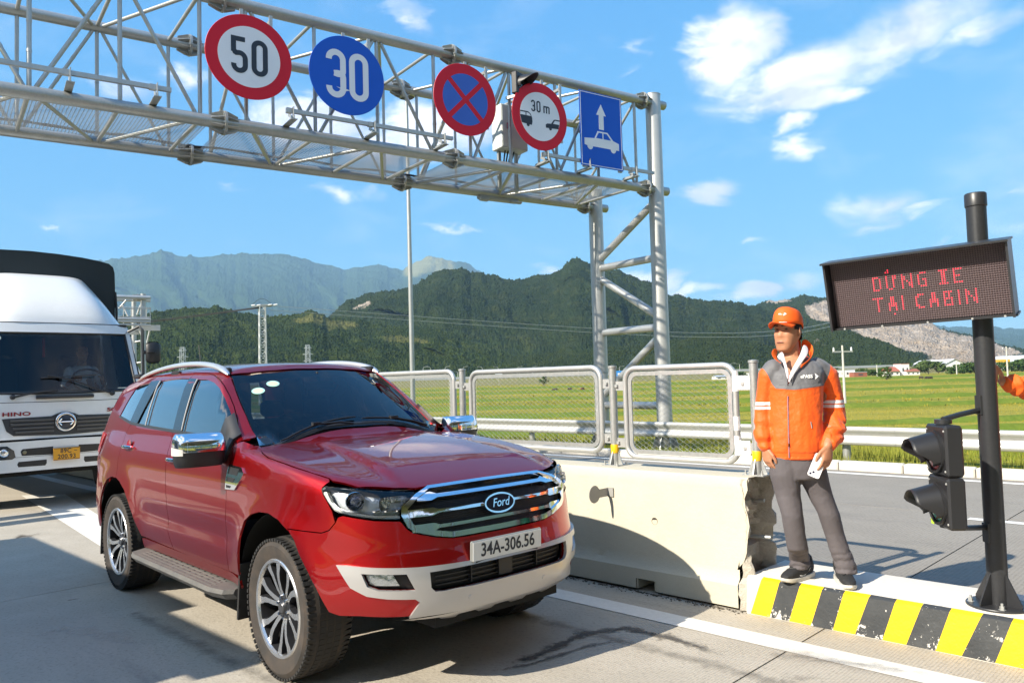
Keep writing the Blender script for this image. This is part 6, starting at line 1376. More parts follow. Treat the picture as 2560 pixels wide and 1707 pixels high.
for sd3 in (-1, 1):
    RL = [(-1.275, .622, 1.712), (-1.33, .617, 1.742), (-1.45, .612, 1.768), (-1.62, .607, 1.792), (-1.9, .602, 1.812), (-2.3, .595, 1.812), (-2.7, .588, 1.793), (-3.05, .58, 1.757), (-3.3, .571, 1.718), (-3.42, .565, 1.69)]
    b = MB(); V = []; n = len(RL)
    for i, (x, y, z) in enumerate(RL):
        w, h = (.030, .021) if 0 < i < n - 1 else (.012, .006)
        if i == 1: w, h = .040, .020
        V += [Vector((x, sd3 * (y + w), z - h)), Vector((x, sd3 * (y + w), z + h * .3)), Vector((x, sd3 * (y + w * .3), z + h)), Vector((x, sd3 * (y - w * .4), z + h)), Vector((x, sd3 * (y - w), z - h))]
    b.add(V, [(i * 5 + j, i * 5 + (j + 1) % 5, (i + 1) * 5 + (j + 1) % 5, (i + 1) * 5 + j) for i in range(n - 1) for j in range(5)]); o = b.build('roof_rail', M_ALU, car, smooth=55); md = o.modifiers.new('sub', 'SUBSURF'); md.levels = md.render_levels = 2
    for x in (-1.40, -2.35, -3.3): b = MB(); b.box((x, sd3 * .595, 1.745), (.16, .04, .04), bev=.01); b.build('rail_foot', M_BLACK, car)
def mirror(sd3):
    c = Vector((-.78, sd3 * 1.035, 1.245))
    def shell(name, m, zlo, zhi, off, par):
        b = MB(); V = []; nu, nv = 28, 14
        for i in range(nu + 1):
            a = -pi / 2 + pi * i / nu                                   # across: outboard..inboard through the front
            for j in range(nv + 1):
                z = zlo + (zhi - zlo) * j / nv; tz = (z - .0) / .105
                rx = (.118 + off) * (1 - .42 * max(0, tz) ** 3 - .25 * max(0, -tz) ** 2.2); wy = (.155 + off) * (1 - .16 * max(0, tz) ** 4 - .10 * max(0, -tz) ** 3)
                ca, sa_ = cos(a), sin(a); e_ = .62
                V.append(c + Vector((rx * (abs(ca) ** e_), sd3 * wy * (abs(sa_) ** e_) * (1 if sa_ > 0 else -1), z)))
        b.add(V, [(i * (nv + 1) + j, (i + 1) * (nv + 1) + j, (i + 1) * (nv + 1) + j + 1, i * (nv + 1) + j + 1) for i in range(nu) for j in range(nv)])
        top = [i * (nv + 1) + nv for i in range(nu + 1)]; bot = [i * (nv + 1) for i in range(nu + 1)]; b.f.append(tuple(top)); b.f.append(tuple(bot)); b.m += [0, 0]
        return b.build(name, m, par, smooth=50)
    cap = shell('mirror_cap', M_CHROME, -.012, .100, .003, car); base = shell('mirror_base', M_BLACK, -.105, -.012, .0, cap)
    b = MB(); b.box(c + Vector((-.004, 0, .0)), (.008, .27, .17), bev=.003); b.build('mirror_glass', M_CHROME, cap)
    b = MB(); V = []
    for i in range(9):
        a = pi / 2 - i * .10
        for z in (-.030, -.010, .008 + .012 * (1 - i / 8)): r = 1.03; V.append(c + Vector((.122 * abs(cos(a)) ** .62 * r * .985, sd3 * .159 * abs(sin(a)) ** .62 * r * .985, z)))
    b.add(V, [(i * 3 + j, i * 3 + j + 1, i * 3 + 4 + j, i * 3 + 3 + j) for i in range(8) for j in range(2)]); b.build('turn_lamp', mat('indicator_clear', (.60, .58, .55), .15, coat=1), cap, smooth=60)
    b = MB(); q = side_pt(-.80, 1.24); b.tube([c + Vector((.0, -sd3 * .10, -.055)), c + Vector((.0, -sd3 * .17, -.065)), Vector((-.79, sd3 * (q[1] - .01), 1.215))], [.045, .042, .05], 10); b.build('mirror_arm', M_BLACK, cap, smooth=60)
    patch('mirror_sail', 'S', [(-.735, 1.31), (-.80, 1.358), (-.915, 1.445), (-.935, 1.30), (-.82, 1.19), (-.735, 1.19)], M_BLACK, cap, off=.018, flange=.02, sides=(sd3,), step=.05)
mirror(-1); mirror(1)
for sd3 in (-1, 1):
    patch('tail_light', 'S', [(-3.50, 1.24), (-3.66, 1.26), (-3.67, 1.08), (-3.58, 1.06), (-3.53, 1.12)], mat('tail_red', (.55, .01, .012), .1, coat=1), car, off=.008, flange=.015, sides=(sd3,), step=.04)
    st = MB(); V = []
    for x, y0, y1, z in ((-.52, .80, .93, .40), (-.56, .80, .985, .40), (-.70, .80, 1.015, .40), (-2.12, .80, 1.015, .40), (-2.22, .80, .99, .40), (-2.26, .80, .93, .40)):
        V += [(x, sd3 * y0, z + .02), (x, sd3 * y0, z - .045), (x, sd3 * (y1 - .03), z - .055), (x, sd3 * y1, z - .02), (x, sd3 * (y1 - .012), z + .004)]
    st.add(V, [(i * 5 + j, i * 5 + (j + 1) % 5, i * 5 + 5 + (j + 1) % 5, i * 5 + 5 + j) for i in range(5) for j in range(5)] + [(0, 1, 2, 3, 4), (25, 26, 27, 28, 29)])
    sb = st.build('side_step', mat('step_grey', (.075, .075, .074), .6, var=[(5, .6, (.16, .145, .125)), (50, .3, (.2, .18, .15))]), car, smooth=30)
    for i in range(5):
        b = MB(); y = .86 + .030 * i; b.box((-1.40, sd3 * y, .412 - .012 * (i / 4) + .004), (1.36, .012, .006)); b.build('tread_rib', mat('tread_grey', (.12, .118, .11), .6, var=[(6, .6, (.20, .18, .15))]), sb, smooth=0)
    bt = MB()
    for i in range(4):
        for k in range(13): bt.box((-.78 - .104 * k, sd3 * (.875 + .030 * i), .409 - .012 * (i / 4) + .0045), (.016, .010, .005))
    o = bt.build('tread_stud', M_BLACK, sb, smooth=0); o['kind'] = 'stuff'
    b = MB(); b.box((-1.38, sd3 * .80, .445), (1.75, .04, .07)); b.build('step_bracket', M_BLACK, sb, smooth=0)
    for x0, r in ((-.47, .0), (-3.24, 0)): b = MB(); b.box((x0, sd3 * .80, .40), (.02, .24, .34), Matrix.Rotation(.12, 3, 'Y')); b.build('mud_flap', M_RUB, car, smooth=0)
# wheel wells, floor, inner shells behind the panel gaps
for x0 in (0, -2.85):
    for sd3 in (-1, 1):
        b = MB(); V = []
        for i in range(25):
            a = radians(6) + radians(168) * i / 24
            for y, r in ((.48, .2), (.48, .50), (.86, .50), (.905, .485)): x_, z_ = x0 + r * cos(a), .42 + r * sin(a) * (1 if sin(a) > 0 else .5); y = min(y, side_pt(x_, max(.46, z_))[1] - .025 * (y > .6)); V.append((x_, sd3 * y, z_))
        b.add(V, [(i * 4 + j, (i + 1) * 4 + j, (i + 1) * 4 + j + 1, i * 4 + j + 1) for i in range(24) for j in range(3)]); b.build('wheel_well', M_DARK, car, smooth=40)
b = MB(); b.box((-1.43, 0, .42), (1.95, 1.6, .06)); b.box((-1.45, 0, .40), (4.6, .9, .10)); b.box((-3.5, 0, .5), (.7, 1.5, .3)); b.box((.40, 0, .46), (.55, 1.30, .10)); b.build('floor_pan', M_DARK, car, smooth=0)
LIN = [(-.46, .46), (-.475, .70), (-.40, .87), (-.25, .935), (-.05, .955), (-.05, 1.18), (-.55, 1.22), (-.76, 1.30), (-3.1, 1.36), (-3.5, 1.3), (-3.55, .6), (-3.27, .5), (-3.24, .75), (-3.13, .90), (-2.92, .965), (-2.70, .945), (-2.50, .84), (-2.33, .67), (-2.2, .46)]
patch('inner_shell', 'S', LIN, M_DARK, car, off=-.016, flange=0, sides=(-1, 1), step=.08)
patch('inner_shell', 'V', [(a * .93, (b - .75) * .80 + .76) for a, b in BUMP], M_DARK, car, raw=True, off=-.075, flange=0, sides=(-1,), step=.08)
UP = [UNMAP('H', p) for p in ((.66, .60, 1.05), (.2, .86, 1.15), (-.3, .85, 1.2), (-.52, .72, 1.27))]
patch('inner_shell', 'H', UP + mir(UP[::-1]), M_DARK, car, raw=True, off=-.016, flange=0, sides=(-1,), step=.08)
FRM = [(-.72, 1.27), (-.80, 1.36), (-1.0, 1.52), (-1.2, 1.65), (-1.5, 1.73), (-1.9, 1.76), (-2.4, 1.77), (-2.65, 1.75), (-2.85, 1.37), (-2.80, 1.33), (-2.62, 1.70), (-2.3, 1.725), (-1.9, 1.722), (-1.5, 1.70), (-1.25, 1.64), (-1.0, 1.51), (-.85, 1.40), (-.78, 1.30)]
patch('inner_shell', 'S', FRM, M_DARK, car, off=-.016, flange=0, sides=(-1, 1), step=.06)
# rear end
TG = [UNMAP('R', p) for p in ((-3.46, .50, 1.72), (-3.64, .60, 1.42), (-3.68, .62, 1.25), (-3.75, .66, .9), (-3.75, .64, .5))]
patch('tailgate', 'R', TG + mir(TG[::-1]), M_PAINT, car, raw=True, sides=(1,), step=.07)
# interior
inn = mat('interior_dark', (.022, .022, .024), .7)
b = MB(); V = []
for y in np.linspace(-.70, .70, 15):
    for x, z in ((-.60, 1.20), (-.72, 1.225), (-.95, 1.235), (-1.08, 1.20), (-1.12, 1.05), (-1.08, .8)): V.append((x, y, z + (.035 * math.exp(-((y - .37) / .16) ** 2) if -1.1 < x < -.8 else 0)))
b.add(V, [(i * 6 + j, (i + 1) * 6 + j, (i + 1) * 6 + j + 1, i * 6 + j + 1) for i in range(14) for j in range(5)]); b.build('dashboard', inn, car, smooth=60)
b = MB(); b.tube([Vector((-1.18, .37, 1.10)) + Vector((-.09 * sin(a) * .5, .185 * cos(a), .185 * sin(a) * .9)) for a in np.linspace(0, 2 * pi, 28, endpoint=False)], .015, 8, closed=True); b.tube([(-1.02, .37, 1.08), (-1.18, .37, 1.10)], .05, 8); b.build('steering_wheel', inn, car)
for y in (-.37, .37):
    b = MB(); b.box((-1.75, y, 1.02), (.14, .46, .66), Matrix.Rotation(-.2, 3, 'Y'), bev=.05); b.box((-1.50, y, .74), (.5, .48, .14), bev=.05); b.box((-1.84, y, 1.44), (.09, .24, .18), Matrix.Rotation(-.15, 3, 'Y'), bev=.035); b.build('seat', mat('seat_dark', (.035, .033, .032), .8), car, smooth=40)
b = MB(); b.box((-2.65, 0, 1.02), (.16, 1.25, .62), Matrix.Rotation(-.2, 3, 'Y'), bev=.05); 
for y in (-.4, 0, .4): b.box((-2.72, y, 1.42), (.09, .22, .15), bev=.03)
b.build('seat', MATS['seat_dark'], car, smooth=40)
b = MB(); b.box((-1.12, 0, 1.62), (.03, .24, .06), bev=.01); b.tube([(-1.12, 0, 1.65), (-1.15, 0, 1.72)], .01, 6); b.build('rear_view_mirror', inn, car)
b = MB(); b.box((-.93, .02, 1.275), (.012, .10, .035)); b.build('dash_gadget', mat('gadget_blue', (.02, .16, .30), .4, emis=((.02, .25, .5), .25)), car, smooth=0)
b = MB(); b.box((-.98, -.42, 1.27), (.03, .035, .05)); b.build('dash_ornament', mat('ornament_red', (.45, .02, .02), .5), car, smooth=0)
# ---- wheels
TY = mat('tyre_dusty', (.022, .021, .020), .85, var=[(7, .75, (.085, .062, .046)), (40, .4, (.045, .037, .03))]); MACH = mat('machined_alloy', (.70, .69, .68), .24, .85); DKAL = mat('dark_alloy', (.035, .036, .04), .3, .4)
def wheel(x0, sd3, steer=0.0, src=None):
    if src is None:
        b = MB(); b.lathe([(.268, -.115), (.30, -.130), (.345, -.134), (.372, -.118), (.383, -.09), (.386, -.03), (.386, .03), (.383, .09), (.372, .118), (.345, .134), (.30, .130), (.268, .115)], (0, 0, 0), (0, -1, 0), 72)
        w = b.build('wheel', TY, car, smooth=30)
        tb = MB()
        for k in range(72):
            a = 2 * pi * k / 72; R = Matrix((Vector((cos(a), 0, sin(a))), Vector((0, 1, 0)), Vector((-sin(a), 0, cos(a))))).transposed()
            for y, ln in ((-.105, .05), (.105, .05)): tb.box(Vector((cos(a) * .3765, y, sin(a) * .3765)), (.014, ln, .021), R)
            a += pi / 72; R = Matrix((Vector((cos(a), 0, sin(a))), Vector((0, 1, 0)), Vector((-sin(a), 0, cos(a))))).transposed()
            for y in (-.045, .0, .045): tb.box(Vector((cos(a) * .3822, y, sin(a) * .3822)), (.010, .034, .026), R)
        o = tb.build('tread', M_RUB, w, smooth=0); o['kind'] = 'stuff'
        b = MB(); b.lathe([(.272, -.118), (.266, -.125), (.252, -.122), (.247, -.108)], (0, 0, 0), (0, 1, 0), 64); b.build('rim', MACH, w, smooth=35)
        b = MB(); b.lathe([(.2465, -.108), (.240, -.06), (.238, .10)], (0, 0, 0), (0, 1, 0), 48); b.build('rim_barrel', mat('barrel_dark', (.02, .02, .022), .5), w, smooth=35)
        b = MB(); b.lathe([(.10, .0), (.238, .005)], (0, .0, 0), (0, 1, 0), 40); b.build('rim_inside', M_DARK, w, smooth=0)
        b = MB(); b.lathe([(.0, -.02), (.16, -.02), (.16, -.008)], (0, -.005, 0), (0, 1, 0), 40); b.build('brake_disc', mat('brake_iron', (.05, .048, .046), .5, .6), w, smooth=40)
        me1 = me2 = None
        for k in range(12):
            pr, tw = k // 2, (-1 if k % 2 else 1); a = 2 * pi * pr / 6 + .26
            # machined face and darker flank, drawn for angle 0 then turned
            sp = MB()
            prof = [(.060, .010, -.080), (.10, .018, -.094), (.15, .026, -.103), (.185, .036, -.107), (.21, .052, -.109), (.252, .066, -.112)]; V = []
            for r, off, y in prof:
                hw = .0135 + .012 * max(0, (r - .16) / .09)
                for dz, dy in ((-hw, 0), (hw, 0), (hw + .005, .035), (-hw - .005, .035)): V.append((r, y + dy, tw * off + dz))
            n = len(prof); f1, f2 = [], []
            for i in range(n - 1):
                for j in range(4): (f1 if j == 0 else f2).append((i * 4 + j, i * 4 + (j + 1) % 4, (i + 1) * 4 + (j + 1) % 4, (i + 1) * 4 + j))
            sp.cm = 0; sp.add(V, f1); sp.cm = 1; sp.add(V, f2)
            o = sp.build('spoke', [MACH, DKAL], w, smooth=25); o.rotation_euler = (0, a, 0)
        b = MB(); b.lathe([(0, -.098), (.034, -.098), (.040, -.092), (.045, -.085), (.075, -.080), (.085, -.055), (.085, 0)], (0, 0, 0), (0, 1, 0), 32); b.build('hub', DKAL, w, smooth=35)
        b = MB(); b.lathe([(0, -.102), (.026, -.101), (.030, -.097)], (0, 0, 0), (0, 1, 0), 24); b.build('hub_cap', mat('cap_grey', (.12, .12, .125), .3, .6), w, smooth=35)
        for k in range(6): a = 2 * pi * k / 6 + .78; b = MB(); b.lathe([(0, -.096), (.009, -.095), (.011, -.075)], (.0585 * cos(a), 0, .0585 * sin(a)), (0, 1, 0), 8); b.build('lug_nut', M_CHROME, w)
    else: w = copy_tree(src, car)
    w.location = (x0, sd3 * .782, .386); w.rotation_euler = (0, .4 if x0 < -1 else 0, steer + (pi if sd3 > 0 else 0)); return w
w0 = wheel(0, -1, radians(-1)); wheel(0, 1, radians(-1), w0); wheel(-2.85, -1, 0, w0); wheel(-2.85, 1, 0, w0)
# ================================================================== the white lorry behind the car
TYAW = -.80; TF = Vector((cos(TYAW), sin(TYAW), 0)); TL = Vector((-sin(TYAW), cos(TYAW), 0)); T0 = Vector((-6.285, 11.0, 0))
trk = thing('truck', 'white lorry with dark tarpaulin load cover, orange plate 89C 200.93, behind the red car', 'truck', T0, TYAW)
M_TW = mat('truck_white', (.80, .80, .79), .32, coat=.6, var=[(2, .2, (.72, .72, .70)), (14, .12, (.60, .57, .52))])
def fx(y, z): return -.11 * (abs(y) / 1.1) ** 2.6 - (.42 * max(0, z - 1.62) if z > 1.62 else 0) - .10 * max(0, 1.05 - z)
def tpanel(name, poly, m, parent, off=0.0, th=.02, step=.09, bev=True):
    """front panel: (y, z) outline lying on the curved face of the cab"""
    P = np.array(poly, float); P = densify(P, step, np.array((1, 1))); lo, hi = P.min(0), P.max(0)
    gx, gy = np.meshgrid(np.arange(lo[0], hi[0], step), np.arange(lo[1], hi[1], step)); g = np.stack([gx.ravel(), gy.ravel()], -1)
    if len(g): g = g[inside(g, P)]; 
    if len(g): g = g[edge_dist(g, P) > step * .4]
    V2 = np.concatenate([P, g]) if len(g) else P; n = len(P)
    r = delaunay_2d_cdt([Vector(p) for p in V2.tolist()], [(i, (i + 1) % n) for i in range(n)], [], 1, 1e-7)
    vv = [tuple(p) for p in r[0]]; ff = [tuple(f) for f in r[2]]; V = [(fx(y, z) + off, y, z) for y, z in vv]; k = len(V); cnt = {}
    for f in ff:
        for a, b_ in zip(f, f[1:] + f[:1]): cnt[(a, b_)] = 1
    V += [(x - th, y, z) for x, y, z in V]; F = ff + [(a, b_, b_ + k, a + k) for a, b_ in cnt if (b_, a) not in cnt]
    b = MB(); b.add(V, F); return b.build(name, m, parent, smooth=40)
sym = lambda L: L + [(-y, z) for y, z in L[::-1]]
cab = tpanel('front_panel', sym([(0, 1.005), (.95, 1.005), (1.10, 1.08), (1.08, 1.50), (.98, 1.50), (0, 1.495)])[0:12], M_TW, trk)
tpanel('upper_panel', [(-1.07, 1.508), (-.98, 1.508), (0, 1.503), (.98, 1.508), (1.07, 1.508), (1.05, 1.66), (.96, 1.635), (0, 1.615), (-.96, 1.635), (-1.05, 1.66)], M_TW, trk)
for sg in (-1, 1): tpanel('pillar', [(sg * 1.05, 1.66), (sg * .985, 1.64), (sg * .925, 2.48), (sg * 1.0, 2.54)], M_TW if sg < 0 else M_TW, trk)
tpanel('visor_panel', [(-1.0, 2.545), (-.92, 2.485), (0, 2.485), (.92, 2.485), (1.0, 2.545), (.95, 2.615), (0, 2.62), (-.95, 2.615)], M_TW, trk, off=.02)
wsn = tpanel('windscreen', [(-.985, 1.64), (-.5, 1.622), (0, 1.617), (.5, 1.622), (.985, 1.64), (.922, 2.483), (0, 2.485), (-.922, 2.483)], glass_mat('truck_glass', (.46, .52, .55), 1.1, 1.5), trk, off=-.012, th=.004)
for a, c in (((-.985, 1.64), (-.925, 2.48)), ((.985, 1.64), (.925, 2.48)), ((-.925, 2.478), (.925, 2.478)), ((-.985, 1.635), (.985, 1.635))):
    b = MB(); P = [(a[0] + (c[0] - a[0]) * f, a[1] + (c[1] - a[1]) * f) for f in np.linspace(0, 1, 12)]
    dz = lambda y: (-.018 * (1 - (y / .985) ** 2) if a[1] == c[1] and a[1] < 2 else 0)
    b.tube([(fx(y, z + dz(y)) - .004, y, z + dz(y)) for y, z in P], .017, 6); b.build('screen_seal', M_BLACK, wsn)
b = MB(); b.prism([(.026 * 1.6 * cos(a), .026 * 1.6 * sin(a)) for a in np.linspace(0, 2 * pi, 24, endpoint=False)], (fx(-.74, 2.40) - .006, -.74, 2.40), (0, 1, 0), (-.38, 0, .92), (.92, 0, .38), .002); b.build('sticker', mat('sticker_round', (.62, .70, .62), .5), wsn, smooth=0)
# roof deflector
b = MB(); V = []; nu, nv = 24, 12
for i in range(nu + 1):
    u = -1 + 2 * i / nu
    for j in range(nv + 1):
        v = j / nv; hw = 1.0 - .13 * v ** .7; z = 2.63 + .82 * v; x = -.40 - 1.05 * v ** 1.15 + .10 * sin(v * pi); e_ = abs(u) ** 5
        V.append((x - .62 * e_ * (.5 + .5 * v), u * hw * (1 - .04 * e_) , z - .12 * e_ * v))
b.add(V, [(i * (nv + 1) + j, (i + 1) * (nv + 1) + j, (i + 1) * (nv + 1) + j + 1, i * (nv + 1) + j + 1) for i in range(nu) for j in range(nv)])
top = [i * (nv + 1) + nv for i in range(nu + 1)]; k0 = len(b.v)
b.add([(V[t_][0] - .5, V[t_][1] * .97, V[t_][2] - .02) for t_ in top], []); b.f += [(top[i], top[i + 1], k0 + i + 1, k0 + i) for i in range(nu)]; b.m += [0] * nu
b.build('roof_deflector', M_TW, trk, smooth=60)
b = MB(); b.box((-1.10, 0, 2.612), (1.30, 1.92, .035)); b.build('roof_gasket', M_BLACK, trk, smooth=0)
# cab shell and doors
b = MB()
for sg in (-1, 1):
    b.add([(-.15, sg * 1.09, .95), (-.15, sg * 1.075, 1.66), (-.50, sg * .99, 2.55), (-1.75, sg * .99, 2.60), (-1.80, sg * 1.10, 1.66), (-1.80, sg * 1.10, .95)], [(0, 1, 4, 5)])
b.add([(-1.80, -1.10, .95), (-1.80, 1.10, .95), (-1.80, 1.0, 2.6), (-1.80, -1.0, 2.6)], [(0, 1, 2, 3)]); b.add([(-.45, -.97, 2.58), (-.45, .97, 2.58), (-1.80, .97, 2.60), (-1.80, -.97, 2.60)], [(0, 1, 2, 3)])
for sg in (-1, 1):
    b.add([(-1.30, sg * 1.10, 1.66), (-1.80, sg * 1.10, 1.66), (-1.78, sg * 1.0, 2.6), (-1.32, sg * 1.0, 2.6)], [(0, 1, 2, 3)]); b.add([(-.50, sg * .99, 2.50), (-.52, sg * .985, 2.60), (-1.32, sg * .985, 2.6), (-1.32, sg * 1.0, 2.50)], [(0, 1, 2, 3)])
b.build('cab_shell', M_TW, trk, smooth=0)
for sg in (-1, 1):
    b = MB(); b.add([(-.22, sg * 1.07, 1.68), (-1.30, sg * 1.095, 1.68), (-1.32, sg * 1.0, 2.5), (-.52, sg * .985, 2.5)], [(0, 1, 2, 3)]); b.build('side_glass', MATS['truck_glass'], trk, smooth=0)
    b = MB(); b.tube([(-.19, sg * 1.075, 1.66), (-.50, sg * .985, 2.52)], .03, 6); b.build('pillar_trim', M_BLACK, trk)
# grille with arched top, slats and badge
gp_ = [(-.75, 1.285), (-.70, 1.29), (-.17, 1.30), (-.12, 1.325), (-.06, 1.345), (0, 1.35), (.06, 1.345), (.12, 1.325), (.17, 1.30), (.70, 1.29), (.75, 1.285), (.70, 1.12), (.62, 1.055), (0, 1.035), (-.62, 1.055), (-.70, 1.12)]
gr_ = tpanel('grille', gp_, mat('grille_grey', (.045, .047, .05), .45), trk, off=.008, th=.02)
for z, hw in ((1.255, .66), (1.205, .655), (1.15, .63), (1.10, .60)):
    for s0, s1 in ((-hw, -.145), (.145, hw)):
        b = MB(); P = np.linspace(s0, s1, 7); V = []
        for y in P: x = fx(y, z) + .012; V += [(x, y, z + .017), (x + .018, y, z + .012), (x + .014, y, z - .012), (x, y, z - .016)]
        b.add(V, [(i * 4 + j, i * 4 + (j + 1) % 4, (i + 1) * 4 + (j + 1) % 4, (i + 1) * 4 + j) for i in range(6) for j in range(4)])
        b.build('grille_slat', mat('slat_grey', (.075, .078, .082), .35), gr_, smooth=0)
c = Vector((.03, 0, 1.215)); b = MB(); b.lathe([(.098, .0), (.102, .018), (.118, .022), (.132, .012), (.134, -.01)], c, (1, 0, 0), 40); b.build('badge_ring', M_CHROME, gr_, smooth=50)
b = MB(); b.lathe([(0, .010), (.09, .006), (.10, 0)], c, (1, 0, 0), 32); b.build('badge', mat('badge_dark', (.03, .035, .05), .3), gr_, smooth=50)
b = MB(); b.tube([c + Vector((.016, -.10, 0)), c + Vector((.016, .10, 0))], .010, 8); b.tube([c + Vector((.014, -.095 + .02 * abs(k) , .045 * k / 2)) for k in range(-2, 3)], .011, 8); b.tube([c + Vector((.014, .095 - .02 * abs(k), .045 * k / 2)) for k in range(-2, 3)], .011, 8); b.build('badge_mark', M_CHROME, gr_)
mdr = mat('letter_red', (.34, .05, .06), .3, .5)
text_mesh('letters', 'HINO', .072, mdr, trk, basis(Vector((fx(-.6, 1.33) + .004, -.585, 1.345)), (0.07, 1, 0), (0, 0, 1), (1, -.07, 0)), 1.75, .005, bold=.002, spacing=1.05)
text_mesh('letters', '500', .070, mdr, trk, basis(Vector((fx(.62, 1.36) + .004, .635, 1.355)), (-.09, 1, 0), (0, 0, 1), (1, .09, 0)), 1.7, .005, bold=.002)
# intake handle bar and wipers
b = MB(); b.tube([(fx(y, 1.565) + .02 + .015 * (1 - (y / .36) ** 2), y, 1.565) for y in np.linspace(-.36, .36, 11)], .024, 8); b.build('grab_bar', M_BLACK, trk)
tpanel('handle_recess', [(-.36, 1.545), (.36, 1.545), (.36, 1.60), (-.36, 1.60)], mat('recess_grey', (.30, .31, .31), .5), trk, off=.003, th=.004)
for P in ([(-.63, 1.575), (-.42, 1.62), (-.10, 1.655)], [(.62, 1.59), (.46, 1.64), (.10, 1.80), (-.20, 1.862)]):
    b = MB(); b.tube([(fx(y, z) + .035, y, z) for y, z in P], [.016] + [.011] * (len(P) - 1), 7); y, z = P[0]; b.lathe([(0, .05), (.03, .04), (.035, 0)], (fx(y, z), y, z), (1, 0, .2), 12); b.build('wiper', M_BLACK, trk)
b = MB(); P = [(fx(y, 1.84) + .022, y, 1.84 + .05 * (y + .1)) for y in np.linspace(-.28, .42, 9)]; b.tube(P, .010, 6); b.build('wiper', M_BLACK, trk)
# bumper
bmp = tpanel('bumper', [(-1.14, .965), (0, .985), (1.14, .965), (1.15, .62), (1.0, .565), (0, .575), (-1.0, .565), (-1.15, .62)], M_TW, trk, off=.06, th=.10)
tpanel('gap_strip', [(-1.10, 1.0), (0, 1.02), (1.10, 1.0), (1.10, .96), (0, .975), (-1.10, .96)], M_DARK, trk, off=-.02, th=.03)
for sg in (-1, 1):
    tpanel('air_slot', [(sg * .16, .885), (sg * .52, .875), (sg * .545, .845), (sg * .53, .785), (sg * .16, .775)], M_BLACK, bmp, off=.063, th=.004)
    tpanel('air_slot', [(sg * .235, .712), (sg * .565, .705), (sg * .58, .67), (sg * .565, .635), (sg * .25, .632), (sg * .232, .665)], M_BLACK, bmp, off=.063, th=.004)
    h = tpanel('headlight', [(sg * .60, .77), (sg * .62, .86), (sg * .70, .925), (sg * 1.09, .93), (sg * 1.10, .74), (sg * .64, .745)], mat('lamp_dark', (.03, .032, .035), .12, coat=1), bmp, off=.064, th=.004)
    for y in (.73, .90): b = MB(); b.lathe([(0, .012), (.028, .010), (.045, .002), (.052, .006), (.055, 0)], (fx(y, .84) + .066, sg * y, .838), (1, 0, 0), 20); b.build('lamp_ring', MATS['lamp_reflector'], h)
    b = MB(); b.lathe([(0, .01), (.022, .006), (.026, 0)], (fx(.5, .83) + .068, sg * .50, .83), (1, 0, 0), 14); b.build('tow_eye', mat('dull_brass', (.25, .22, .14), .5, .5), bmp)
    tpanel('seam', [(-1.14, .768), (1.14, .768), (1.14, .764), (-1.14, .764)], M_DARK, bmp, off=.0615, th=.002)
b = MB(); b.box((.075, 0, .775), (.014, .335, .17), bev=.006); pl2 = b.build('number_plate', mat('plate_orange', (.78, .36, .02), .45, var=[(9, .3, (.66, .30, .03))]), bmp, smooth=30)
for tx, zz in (('89C', .815), ('200.93', .737)): text_mesh('plate_text', tx, .085, M_INK, pl2, basis(Vector((.0825, -.012 if tx == '89C' else 0, zz)), (0, 1, 0), (0, 0, 1), (1, 0, 0)), .92, .001, bold=.0012, spacing=1.08)
b = MB(); b.box((.0822, .11, .815), (.002, .035, .008)); b.build('plate_text', M_INK, pl2, smooth=0)
b = MB(); b.prism([(.155 * cos(a) + 0, .078 * sin(a)) for a in []] or [(-.16, -.078), (.16, -.078), (.16, -.073), (-.16, -.073)], (.0822, 0, .775), (0, 1, 0), (0, 0, 1), (1, 0, 0), .001); b.prism([(-.16, .073), (.16, .073), (.16, .078), (-.16, .078)], (.0822, 0, .775), (0, 1, 0), (0, 0, 1), (1, 0, 0), .001); b.build('plate_border', M_INK, pl2, smooth=0)
# mirrors
for sg in (-1, 1):
    b = MB(); b.tube([(-.42, sg * .97, 2.52), (-.30, sg * 1.10, 2.60), (-.24, sg * 1.12, 2.55), (-.20, sg * 1.12, 1.75), (-.20, sg * 1.06, 1.68)], .020, 8); b.tube([(-.22, sg * 1.12, 2.20), (-.22, sg * 1.2, 2.20)], .03, 8); m_ = b.build('mirror_arm', M_BLACK, trk)
    b = MB(); b.box((-.20, sg * 1.265, 2.195), (.11, .225, .33), Matrix.Rotation(.10 * sg, 3, 'Z'), bev=.045); b.box((-.15, sg * 1.22, 2.2), (.05, .12, .035), bev=.01); b.build('mirror', M_BLACK, m_, smooth=50)
# load with tarpaulin: rounded hoops, canvas sags between them
b = MB(); V = []; n = 26; sec = []
for i in range(n + 1):
    u = -1 + 2 * i / n; a = abs(u); sec.append((u * 1.25, 3.885 - .10 * a ** 1.8) if a < .92 else (None, None))
sec = [(1.25, .95), (1.25, 1.8), (1.25, 2.6), (1.255, 3.3), (1.25, 3.62), (1.225, 3.72), (1.16, 3.775), (1.0, 3.81), (.75, 3.845), (.4, 3.872), (0, 3.885)]; sec = sec + [(-y, z) for y, z in sec[::-1][1:]]
xs = np.linspace(-1.92, -9.2, 30)
for x in xs:
    for y, z in sec:
        q = .02 * (sin(x * 5.2) - 1) * (z > 2) * (.5 + fbm(np.array([x * 2]), np.array([y * 2 + z]), 3, 3)[0]); V.append((x, y * (1 + q * .5), z + q))
m = len(sec); b.add(V, [(i * m + j, i * m + j + 1, (i + 1) * m + j + 1, (i + 1) * m + j) for i in range(len(xs) - 1) for j in range(m - 1)]); b.add([(-1.92, y, z) for y, z in sec], [tuple(range(m))])
b.build('tarpaulin', mat('tarp_dark', (.014, .022, .026), .62, var=[(1.5, .5, (.022, .030, .034))], bump=[(6, .5), (60, .15)]), trk, smooth=50)
